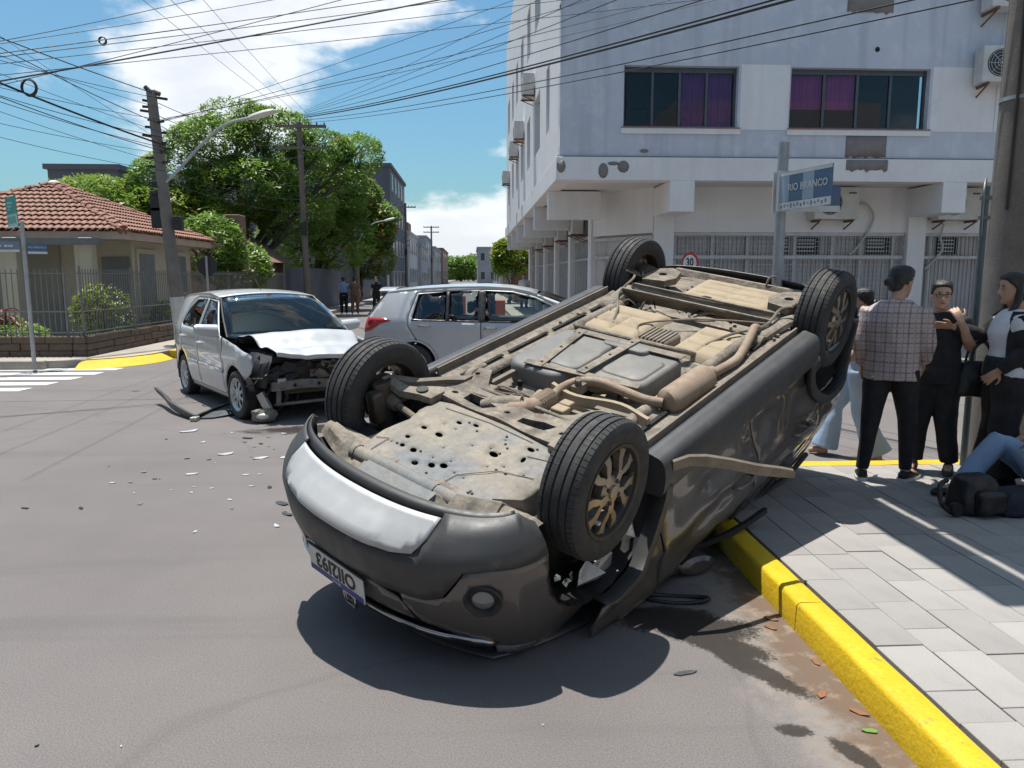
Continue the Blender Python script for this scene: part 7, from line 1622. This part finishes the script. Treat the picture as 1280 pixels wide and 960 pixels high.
# woman in white top with black cardigan reaching out
human('person','woman in white top, black cardigan and wide black trousers reaching out her hand',(3.90,5.30,ZK),R(70),1.53,
  pose(elR=(.20,.16,1.20),wrR=(.10,.40,1.27),hdR=((.05,1,.12),(.75,-.1,.6),-1,.18),elL=(-.24,-.05,1.12),wrL=(-.2,.12,.95),head=(0,.03,1.585),anL=(-.14,-.02,.08),anR=(.14,.03,.08)),
  [dict(kind='top',name='white_top',mat='cloth_white',inf=.014,sleeve=.2,z0=-.04,wide=1.12,disp=.008),dict(kind='trousers',name='wide_trousers',mat='cloth_black',inf=.035,flare=1.9,top=.12,disp=.018,len=.99),dict(kind='shoes',name='shoe',mat='shoe_black')],
  hair='long',look=14,nod=-3,female=True,skin='skin_tan',bulk=1.18)
wc = bpy.data.objects['person.002'] if 'person.002' in bpy.data.objects else None
# open cardigan: sleeves and two fronts over the white top
def cardigan(root):
    V = {k_: Vector(v) for k_, v in pose(elR=(.20,.16,1.20),wrR=(.10,.40,1.27),elL=(-.24,-.05,1.12),wrL=(-.2,.12,.95)).items()}
    mb = MB()
    for a,b,c_ in (('shL','elL','wrL'),('shR','elR','wrR')): mb.tube([V[a].lerp(V['chest'],.15),V[a],V[a].lerp(V[b],.5),V[b],V[b].lerp(V[c_],.5),V[b].lerp(V[c_],.95)],[.078,.085,.075,.066,.060,.050],12)
    rings = []
    for z,a,b in ((.80,.225,.175),(1.0,.215,.165),(1.2,.222,.185),(1.33,.222,.155),(1.42,.16,.11)):
        rings.append([(a*math.sin(t),-.012-b*math.cos(t),z) for t in [R(-124+248*q/20) for q in range(21)]]+[((a-.014)*math.sin(t),-.012-(b-.014)*math.cos(t),z) for t in [R(124-248*q/20) for q in range(21)]])
    mb.loft(rings); organic('cardigan',mb,'cloth_black',root,.009,3,.010,8)
cardigan(wc)
# person behind in light flared jeans walking on the road
human('person','person in light flared jeans and dark red top walking behind the plaid shirt man',(3.45,6.56,0),R(62),1.55,
  pose(anL=(-.10,-.22,.09),toL=(-.12,-.06,.03),anR=(.10,.28,.08),toR=(.12,.43,.03),knL=(-.11,-.03,.49),knR=(.11,.20,.50),elL=(-.24,.02,1.12),wrL=(-.24,.18,.93)),
  [dict(kind='top',name='red_top',mat='cloth_maroon',inf=.014,sleeve=.3,z0=-.05),dict(kind='trousers',name='flared_jeans',mat='denim_light',inf=.018,flare=2.0,disp=.012)],hair='ear',female=True,face=True,skin='skin_tan')
# person sitting on the pavement at the right, mostly legs
human('person','person in blue jeans sitting on the pavement with knees drawn up behind the backpack',(4.02,4.88,ZK),R(92),1.60,
  dict(pelvis=(0,-.02,.12),chest=(.0,-.20,.42),neck=(0,-.20,.62),head=(0,-.16,.78),shL=(-.18,-.20,.57),shR=(.18,-.20,.57),elL=(-.27,.02,.40),elR=(.27,.0,.42),wrL=(-.20,.24,.36),wrR=(.14,.24,.40),hdL=((.30,.75,.45),(-.55,.1,.75),1,.15),
       hipL=(-.10,.0,.14),hipR=(.10,.0,.14),knL=(-.16,.42,.40),knR=(.10,.42,.41),anL=(-.26,.26,.08),anR=(.13,.66,.09),toL=(-.34,.42,.04),toR=(.14,.80,.04)),
  [dict(kind='top',name='dark_shirt',mat='cloth_black',inf=.014,sleeve=.35,z0=-.04),dict(kind='trousers',name='jeans',mat='denim',inf=.020,flare=1.15,sit=True,disp=.014),dict(kind='shoes',name='shoe',mat='shoe_black')],hair='long',female=True,skin='skin_tan',bulk=1.1,face=True)
# ---------- bags
def softbag(name,loc,rotz,dx,dy,dz,mt_,label,cat='bag',handles=True):
    t = thing(name,label,cat,loc,rotz); mb = MB(); mb.loft([[(sx_*dx*s_,sy_*dy*s_,z_) for sx_,sy_ in ((-1,-.7),(-.7,-1),(.7,-1),(1,-.7),(1,.7),(.7,1),(-.7,1),(-1,.7))] for z_,s_ in ((0,.9),(dz*.1,1),(dz*.6,.97),(dz*.9,.8),(dz,.55))]); organic('body',mb,mt_,t,.012,3,.014,9)
    return t
bp = softbag('backpack',(3.24,4.62,ZK),R(12),.145,.11,.25,'bag_black','black backpack lying on the pavement in front of the seated person','backpack')
mb = MB(); mb.loft([[(sx_*.10*s_,-.13-y_,.05+sz_*.075*s_+.05) for sx_,sz_ in ((-1,-.7),(-.7,-1),(.7,-1),(1,-.7),(1,.7),(.7,1),(-.7,1),(-1,.7))] for y_,s_ in ((-.02,1),(.03,1),(.05,.8))]); organic('front_pocket',mb,'bag_black',bp,.011,2,.008,12)
for sx_ in (-.10,.10): k = MB(); k.tube(smoothpts([(sx_-.10,.02,.22),(sx_-.19,-.02,.20),(sx_-.20,-.05,.10),(sx_-.12,-.05,.03)],6),.016,8); k.obj('strap','bag_black',bp)
k = MB(); k.lathe([(-.02,.02),(-.02,.045),(.02,.045),(.02,.02)],16,'y',(-.19,-.06,.05)); k.obj('strap_coil','bag_black',bp)
softbag('duffel_bag',(3.60,4.60,ZK),R(8),.26,.12,.17,'ink_navy' if 'ink_navy' in MAT else mat('ink_navy',(.012,.014,.028),.8,bump=.3,bs=40),'dark navy bag on the ground under the seated person knees','bag')
hb_ = softbag('handbag',(3.84,5.52,.74),R(-12),.17,.075,.27,'bag_black','black leather handbag hanging from the arm of the woman with glasses','handbag')
for sy_ in (-.05,.05): k = MB(); k.tube(smoothpts([(-.09,sy_,.24),(-.07,sy_*.8,.36),(0,sy_*.5,.42),(.07,sy_*.8,.36),(.09,sy_,.24)],6),.010,8); k.obj('handle','bag_black',hb_)
k = MB(); k.tube(smoothpts([(.13,0,.1),(.17,0,-.1),(.14,0,-.28),(.05,0,-.30)],7),.006,6); k.obj('hanging_strap','bag_black',hb_)
# ---------- far pedestrians
for (x,y,rz,top,bot,lab,hr_) in ((-5.55,33.5,R(10),'cloth_tee','cloth_black','distant pedestrian in blue and white top under the trees','ear'),(-5.05,33.3,R(-5),'cloth_brown','cloth_brown','distant pedestrian in long brown clothes beside the blue top','ear'),(-4.45,36.0,R(170),'cloth_black','cloth_black','distant pedestrian in black with reddish hair by the white post','ear')):
    human('person',lab,(x,y,0 if x > -6 else .14),rz,1.62,pose(anL=(-.1,-.12,.08),anR=(.1,.14,.08)),[dict(kind='top',name='top',mat=top,inf=.02,sleeve=.4,vox=.02),dict(kind='trousers',name='trousers',mat=bot,inf=.02,vox=.02)],hair=hr_,face=False,voxel=.018)
human('person','distant pedestrian in white shirt on the right pavement by the palms',(2.35,34.5,.14),R(170),1.62,pose(anL=(-.1,-.12,.08),anR=(.1,.14,.08)),[dict(kind='top',name='top',mat='cloth_white',inf=.02,sleeve=.4,vox=.02),dict(kind='trousers',name='trousers',mat='cloth_black',inf=.02,vox=.02)],hair='ear',face=False,voxel=.018)
# ================= SIGNS, DEBRIS, SMALL THINGS =================
mat('sign_blue', (.055,.11,.20), .45, c2=(.07,.13,.22), ns=8); mat('sign_white', (.60,.61,.62), .5, ns=6, c3=(.40,.40,.40), ns3=12, th3=(.62,.74)); mat('sign_back', (.16,.165,.17), .6, .4)
mat('sign_red_dull', (.14,.05,.045), .6); mat('sign_red', (.42,.02,.025), .45); mat('sign_teal', (.03,.26,.22), .45); mat('sign_mint', (.28,.52,.44), .45); mat('sign_slate', (.16,.21,.28), .5)
mat('orange_box', (.52,.095,.02), .5, c2=(.46,.08,.02), ns=2); mat('post_green', (.10,.135,.14), .5, .3, ns=7)
mat('shard_white', (.62,.63,.64), .35, .3); mat('leaf_litter', (.22,.10,.05), .9); mat('leaf_fresh', (.12,.24,.04), .7)
# blue street-name sign on its pole
sp_ = thing('street_name_sign','rusty grey pole with blue and white street name blades reading RIO BRANCO','street sign',(2.32,5.72,ZK))
k = MB(); k.tube([(0,0,-.03),(0,0,1.2),(.0,0,2.50)],.040,14); k.obj('pole','sign_pole',sp_)
def blade(ang, z0, z1, w0, w1, front, name):
    b = bpy.data.objects.new(name, None); COL.objects.link(b); b.parent = sp_; b.rotation_euler = (0,0,ang); b.location = (0,0,0); b.empty_display_size = .05; return b
k = MB(); k.box(.03,.60,-.045,-.037,2.0,2.27); bl = k.obj('name_blade','sign_blue',sp_,smooth=False); bl.rotation_euler = (0,0,R(-76))
k = MB(); k.box(.031,.599,-.0475,-.0455,2.0,2.055); k.obj('white_strip','sign_white',bl,smooth=False)
k = MB(); k.box(.031,.599,-.0475,-.0455,2.245,2.268); k.obj('white_strip','sign_white',bl,smooth=False)
for a,b in ((.05,.15),(.30,.42)): k = MB(); k.box(a,b,-.0472,-.0454,2.058,2.243); k.obj('faded_patch','sign_slate' if 0 else mat('sign_faded',(.27,.36,.45),.45) if 'sign_faded' not in MAT else 'sign_faded',bl,smooth=False)
text('street_name','RIO BRANCO',.070,'sign_white',bl,(.35,-.0485,2.155),(R(90),0,0),.0006,1.0,.001)
for q in range(14): 
    k = MB(); xx = .06+q*.037; k.box(xx,xx+.018,-.0485,-.0474,2.012+(q%3)*.006,2.035+(q%2)*.008); k.obj('small_print','sign_slate',bl,smooth=False)
k = MB(); k.box(-.05,.05,-.055,-.047,1.995,2.29); k.box(-.05,.05,.04,.05,1.995,2.29); k.obj('clamp','sign_white',sp_,smooth=False)
k = MB(); k.box(.045,.46,.030,.038,2.0,2.19); b2 = k.obj('name_blade','sign_blue',sp_,smooth=False); b2.rotation_euler = (0,0,R(-2))
k = MB(); k.box(.046,.459,.0275,.0295,2.0,2.045); k.obj('white_strip','sign_white',b2,smooth=False)
# round sign seen edge-on
rs = thing('round_traffic_sign','round traffic sign on green grey post seen edge on next to the concrete pole','traffic sign',(3.96,5.80,ZK))
k = MB(); k.tube([(0,0,-.03),(0,0,2.20)],.026,12); k.obj('post','post_green',rs)
k = MB(); k.lathe([(-.004,.001),(-.004,.225),(.004,.225),(.004,.001)],32,'x'); d_ = k.obj('disc','sign_back',rs); d_.location = (-.03,-.03,2.04); d_.rotation_euler = (0,0,R(-37))
k = MB(); k.lathe([(-.0055,.001),(-.0055,.222)],32,'x'); k.obj('disc_face','sign_red_dull',d_)
for z_ in (1.95,2.1): k = MB(); k.box(-.03,.03,-.03,.03,z_,z_+.03); k.obj('bracket','sign_back',rs,smooth=False)
# speed limit sign across the street
ss = thing('speed_limit_sign','round red rimmed speed limit sign reading 30 in front of the shutters','traffic sign',(3.97,13.75,.14))
k = MB(); k.tube([(0,0,-.03),(0,0,1.95)],.025,10); k.obj('post','sign_back',ss)
k = MB(); k.lathe([(-.03,.001),(-.03,.205),(-.036,.205),(-.036,.001)],32,'y'); f_ = k.obj('disc','sign_red',ss); f_.location = (0,0,1.73); f_.rotation_euler = (0,0,R(-58))
k = MB(); k.lathe([(-.0362,.001),(-.0362,.158),(-.038,.158),(-.038,.001)],32,'y'); k.obj('disc_face','sign_white',f_)
text('limit_text','30',.20,'ink',f_,(0,-.0388,.02),(R(90),0,0),.0006,.9,.006); text('unit_text','km/h',.055,'ink',f_,(0,-.0388,-.095),(R(90),0,0),.0006)
# left corner sign
ls = thing('corner_sign_post','thin grey post with teal panel and blue street name blades on the house corner','street sign',(-7.72,13.75,.13))
k = MB(); k.tube([(0,0,-.03),(0,0,2.45)],.035,12); k.obj('post','galv',ls)
k = MB(); k.box(-.15,.15,-.05,-.04,2.35,2.88); tp = k.obj('teal_panel','sign_teal',ls,smooth=False); tp.rotation_euler = (0,R(-4),R(-30))
k = MB(); k.box(-.148,.148,-.053,-.0505,2.36,2.58); k.obj('mint_panel','sign_mint',tp,smooth=False)
k = MB(); k.box(-.148,.148,-.0545,-.0535,2.355,2.375); k.obj('white_strip','sign_white',tp,smooth=False)
for q,(a,b,c_) in enumerate(((-.1,.05,2.76),(-.1,.02,2.70),(-.1,-.03,2.65))): k = MB(); k.box(a,b,-.0525,-.0505,c_,c_+.025); k.obj('print_line','sign_mint',tp,smooth=False)
for q in range(6): k = MB(); k.box(-.12+q*.04,-.105+q*.04,-.056,-.0535,2.42,2.54); k.obj('print_line','sign_teal',tp,smooth=False)
def nblade(x0,x1,rz,z0,z1,txt,mt_):
    k = MB(); k.box(x0,x1,-.05,-.042,z0,z1); b = k.obj('name_blade',mt_,ls,smooth=False); b.rotation_euler = (0,0,rz)
    k = MB(); k.box(x0,x1,-.0525,-.0505,z0,z0+.04); k.obj('white_strip','sign_white',b,smooth=False)
    if txt: text('street_name',txt,.045,'sign_white',b,((x0+x1)/2,-.0515,(z0+z1)/2+.02),(R(90),0,0),.0005)
    else:
        for a_,b_ in ((.10,.14),(.15,.17),(.22,.27),(.28,.31),(.32,.36)): k = MB(); k.box(x0+a_,x0+b_,-.0525,-.0505,z0+.085,z0+.12); k.obj('print_mark','sign_white',b,smooth=False)
    return b
nblade(-.52,-.05,0,1.93,2.11,None,'sign_slate'); nblade(.05,.34,R(30),1.90,2.08,'RIO BRANCO','sign_blue')
# small round sign backs near the pole by the house
rb = thing('small_sign_post','small dark sign seen from behind on a short post beside the leaning pole','traffic sign',(-6.55,19.4,.14)); k = MB(); k.tube([(0,0,-.03),(0,0,2.0)],.03,10); k.obj('post','galv',rb)
k = MB(); k.lathe([(.03,.001),(.03,.24),(.04,.24),(.04,.001)],20,'y',(0,0,1.75)); k.obj('disc','ac_dark',rb)
# orange delivery box trailer behind the silver hatchback
ob = thing('orange_cart','small orange vending cart with white lettering seen through the silver car windows','cart',(.40,17.0,0),R(-2))
k = MB(); k.box(-.34,.34,-.2,.2,.55,1.12); k.obj('box','orange_box',ob,smooth=False,bevel=.015)
for sx_ in (-.2,.2): k = MB(); k.box(sx_-.02,sx_+.02,-.15,.15,.2,.62); k.obj('leg','ac_dark',ob,smooth=False)
for sx_ in (-.2,.2): k = MB(); k.lathe([(-.03,.10),(-.03,.2),(.03,.2),(.03,.10)],18,'x',(sx_*1.3,0,.2)); k.obj('wheel','tyre',ob)
for q_,(a_,b_) in enumerate(((-.20,-.16),(-.15,-.10),(-.09,-.05),(-.04,0),(.01,.05))): k = MB(); k.box(a_,b_,-.2035,-.2005,.83,.89+.02*(q_%2)); k.obj('lettering_mark','sign_white',ob,smooth=False)
og = thing('orange_banner','narrow upright orange banner on a stand behind the silver car windows','banner',(-.2,17.2,0)); k = MB(); k.box(-.06,.06,-.02,.02,.1,1.2); k.obj('banner','orange_box',og,smooth=False); k = MB(); k.box(-.15,.15,-.15,.15,0,.1); k.obj('foot','ac_dark',og,smooth=False)
# ---------- debris on the road
def shard(x,y,s,mt_,label,seed,lift=.006,el=1.9,th=.004,group='broken car parts scattered on the road'):
    rr = random.Random(seed); n = rr.randint(5,7); a0 = rr.uniform(0,PI); k = MB(); bend = rr.uniform(.05,.3)
    P_ = [(s*el*rr.uniform(.75,1.1)*math.cos(2*PI*q/n+a0),s*rr.uniform(.6,1.1)*math.sin(2*PI*q/n+a0)) for q in range(n)]
    rz = rr.uniform(0,PI); ca,sa = math.cos(rz),math.sin(rz); top = [(x+px*ca-py*sa,y+px*sa+py*ca,lift+th+bend*(s*el)*abs(px/(s*el))**2*.5) for px,py in P_]; c_ = (x,y,lift+th)
    V_ = top+[c_]+[(p[0],p[1],p[2]-th) for p in top]+[(x,y,lift)]
    F_ = [(q,(q+1)%n,n) for q in range(n)]+[(n+1+(q+1)%n,n+1+q,2*n+1) for q in range(n)]+[(q,n+1+q,n+1+(q+1)%n,(q+1)%n) for q in range(n)]
    k.add(V_,F_); z_ = min(v[2] for v in k.v); k.v = [(v[0],v[1],v[2]-z_+.001) for v in k.v]
    return tag(k.obj('broken_shard',mt_,smooth=False),label,'debris',group)
LW, LB, LG = 'small pale broken plastic shard on the asphalt between the two cars','small black broken plastic shard on the asphalt between the two cars','grey broken trim fragment on the asphalt between the two cars'
deb = [(-3.04,8.14,.10,'shard_white',.9),(-2.31,7.07,.075,'shard_white',1),(-1.94,6.89,.07,'shard_white',1),(-2.36,6.35,.055,'shard_white',1),(-1.31,4.95,.035,'shard_white',1),(-2.31,7.77,.06,'black_plastic',1),(-2.8,6.45,.045,'dusty_dark',1),(-2.9,6.1,.03,'shard_white',1),(-2.43,5.51,.035,'dusty_dark',1),(-2.81,5.42,.03,'black_plastic',1),(-3.21,5.44,.03,'black_plastic',1),(-1.73,6.91,.06,'shard_white',1),(-1.40,5.46,.07,'ac_dark',1),
       (-2.7,7.6,.04,'shard_white',1),(-2.1,7.5,.035,'black_plastic',1),(-2.0,8.0,.04,'shard_white',1),(-1.75,7.9,.05,'black_plastic',1),(-1.9,6.3,.03,'shard_white',1),(-1.6,5.9,.035,'black_plastic',1),(-1.81,4.86,.02,'shard_white',1),(-1.5,6.4,.04,'shard_white',1),(-2.55,8.05,.03,'shard_white',1),(-1.3,5.2,.045,'ac_dark',1),(-2.6,6.9,.025,'black_plastic',1),(-2.05,5.9,.02,'shard_white',1),
       (-1.25,2.55,.006,'shard_white',1),(-1.55,2.57,.008,'black_plastic',1),(.25,2.6,.005,'shard_white',1)]
for i,(x,y,s,mt_,_) in enumerate(deb): shard(x,y,s*.62,mt_,LW if mt_ == 'shard_white' else LG if mt_ in ('dusty_dark','ac_dark') else LB,100+i)
rr = random.Random(77)
for i in range(40):
    x = rr.gauss(-2.0,.9); y = rr.uniform(5.2,8.3)
    shard(x,y,rr.uniform(.006,.014),rr.choice(['shard_white','black_plastic','dusty_dark']),'tiny broken fragment on the asphalt near the crashed hatchback',300+i,th=.004,group='tiny fragments near the crashed hatchback')
# torn bumper strip beside the crashed hatchback
tb = thing('torn_bumper','torn black and silver bumper strip lying bent on the road by the front wheel','car part',(-3.2,8.85,0))
def strip(pts,w_,mt_,nm):
    k = MB(); P_ = smoothpts(pts,6); rg = []
    for i,p in enumerate(P_):
        d = (P_[min(i+1,len(P_)-1)]-P_[max(i-1,0)]).normalized(); s_ = d.cross(Vector((0,0,1))).normalized(); h_ = w_*(.6+.4*math.sin(PI*i/(len(P_)-1))); rg.append([p-s_*.04,p-s_*.05+Vector((0,0,h_*.5)),p-s_*.01+Vector((0,0,h_)),p+s_*.02+Vector((0,0,h_)),p+s_*.0+Vector((0,0,h_*.4)),p-s_*.01])
    k.loft(rg); return k.obj(nm,mt_,tb)
strip([(-.92,1.15,.16),(-.70,.85,.10),(-.45,.45,.04),(-.12,.05,.005),(0,-.05,.003)],.10,'clad_black','bumper_strip')
strip([(0,-.05,.003),(.1,.25,.005),(.25,.55,.04),(.40,.80,.12)],.09,'clad_black','bumper_strip')
k = MB(); P_ = [(.02,.0,.02),(.18,.03,.02),(.42,.30,.03),(.50,.62,.10),(.40,.72,.14),(.2,.42,.09)]; k.add(P_+[(p[0],p[1],p[2]-.012) for p in P_],[tuple(range(6)),tuple(range(11,5,-1))]+[(q,(q+1)%6,6+(q+1)%6,6+q) for q in range(6)]); k.obj('bumper_skin','alu_dark',tb,smooth=False)
k = MB(); k.box(-.03,.05,-.14,-.02,.003,.05); k.obj('bracket','foil',tb,smooth=False,bevel=.01)
# knocked-out headlamp unit
hl = thing('broken_headlamp','broken headlamp unit lying on the road in front of the crashed hatchback','car part',(-2.36,8.62,0))
k = MB(); k.loft([[(.15*math.cos(t)*s_*abs(math.cos(t))**-.3+.02*rr.uniform(-1,1),-.10*q+.02,.085+.075*math.sin(t)*s_*abs(math.sin(t))**-.25+(.012*rr.uniform(-1,1) if math.sin(t) > -.5 else 0)) for t in [2*PI*(j+.5)/14 for j in range(14)]] for q,s_ in ((-1,.45),(-.3,.8),(.4,1),(.9,.85),(1.0,.6))]); k.obj('housing','dusty',hl,ang=20)
k = MB(); k.ball((0,-.06,.085),(.085,.04,.04),14,8); k.obj('lens','shard_white',hl)
for q in range(5): k = MB(); k.box(-.12+q*.05,-.08+q*.05,.05,.13,.06+.015*(q%3),.13+.02*(q%2)); k.obj('mounting_tab',['foil','black_plastic','dusty'][q%3],hl,smooth=False,bevel=.006)
k = MB(); k.tube(smoothpts([(.12,.1,.12),(.2,.12,.2),(.24,.16,.28)],5),.012,6); k.obj('loom','black_plastic',hl)
# door mirror and trims under the overturned car
dm = thing('door_mirror','black door mirror broken off and lying on the gutter by the kerb','car part',(1.22,4.02,0),R(25)); k = MB(); k.loft([[(.13*math.cos(t)*s_,.07*q,.06+.055*math.sin(t)*s_) for t in [2*PI*j/16 for j in range(16)]] for q,s_ in ((-1,.6),(-.7,.95),(0,1),(.7,.97),(.9,.9))]); k.obj('shell','paint_graphite',dm)
k = MB(); k.lathe([(.064,.001),(.066,.10)],20,'y',(0,0,.06)); g_ = k.obj('mirror_glass','chrome',dm); g_.scale = (1.05,1,.5); g_.location = (0,0,.03)
tr = thing('window_trim','long black window trim strip leaning between car roof and kerb','car part',(1.25,4.15,0)); k = MB(); k.loft([[Vector(p)+Vector((0,0,a)) for a in (0,.03)]+[Vector(p)+Vector((.02,-.02,a)) for a in (.03,0)] for p in smoothpts([(-.12,-.05,.08),(.1,.0,.12),(.32,.12,.165),(.52,.26,.22)],5)]); k.obj('strip','black_plastic',tr)
dt = thing('door_trim_loop','black oval plastic trim loop lying on the stained asphalt','car part',(1.03,3.66,0),R(-10)); k = MB(); k.tube([(.17*math.cos(2*PI*q/24),.045*math.sin(2*PI*q/24),.012+.008*math.cos(4*PI*q/24)) for q in range(25)],.011,8); k.obj('loop','black_plastic',dt)
shard(.88,2.94,.016,'alu_dark','small dark metal strip alone on the asphalt below the fluid stain',901,group=None,el=3.6)
for i,(x,y) in enumerate([(1.44,3.42),(1.40,3.33),(1.47,3.0),(1.38,2.75),(1.46,2.62)]): shard(x,y,.022,'leaf_litter','dry brown leaf in the gutter beside the yellow kerb',950+i,th=.003,group='dry leaves in the gutter')
shard(1.44,2.50,.016,'leaf_fresh','fresh green leaf in the gutter beside the yellow kerb',970,th=.004,group=None,el=2.2)
# pale cloth-like stain marks and white post near the far pedestrians
pw = MB(); pw.tube([(0,0,0),(0,0,1.7)],.05,8); o = pw.obj('white_post','pole_white'); o.location = (-3.95,36.5,0); o['label'] = 'short white post beside the far pedestrians'; o['category'] = 'post'
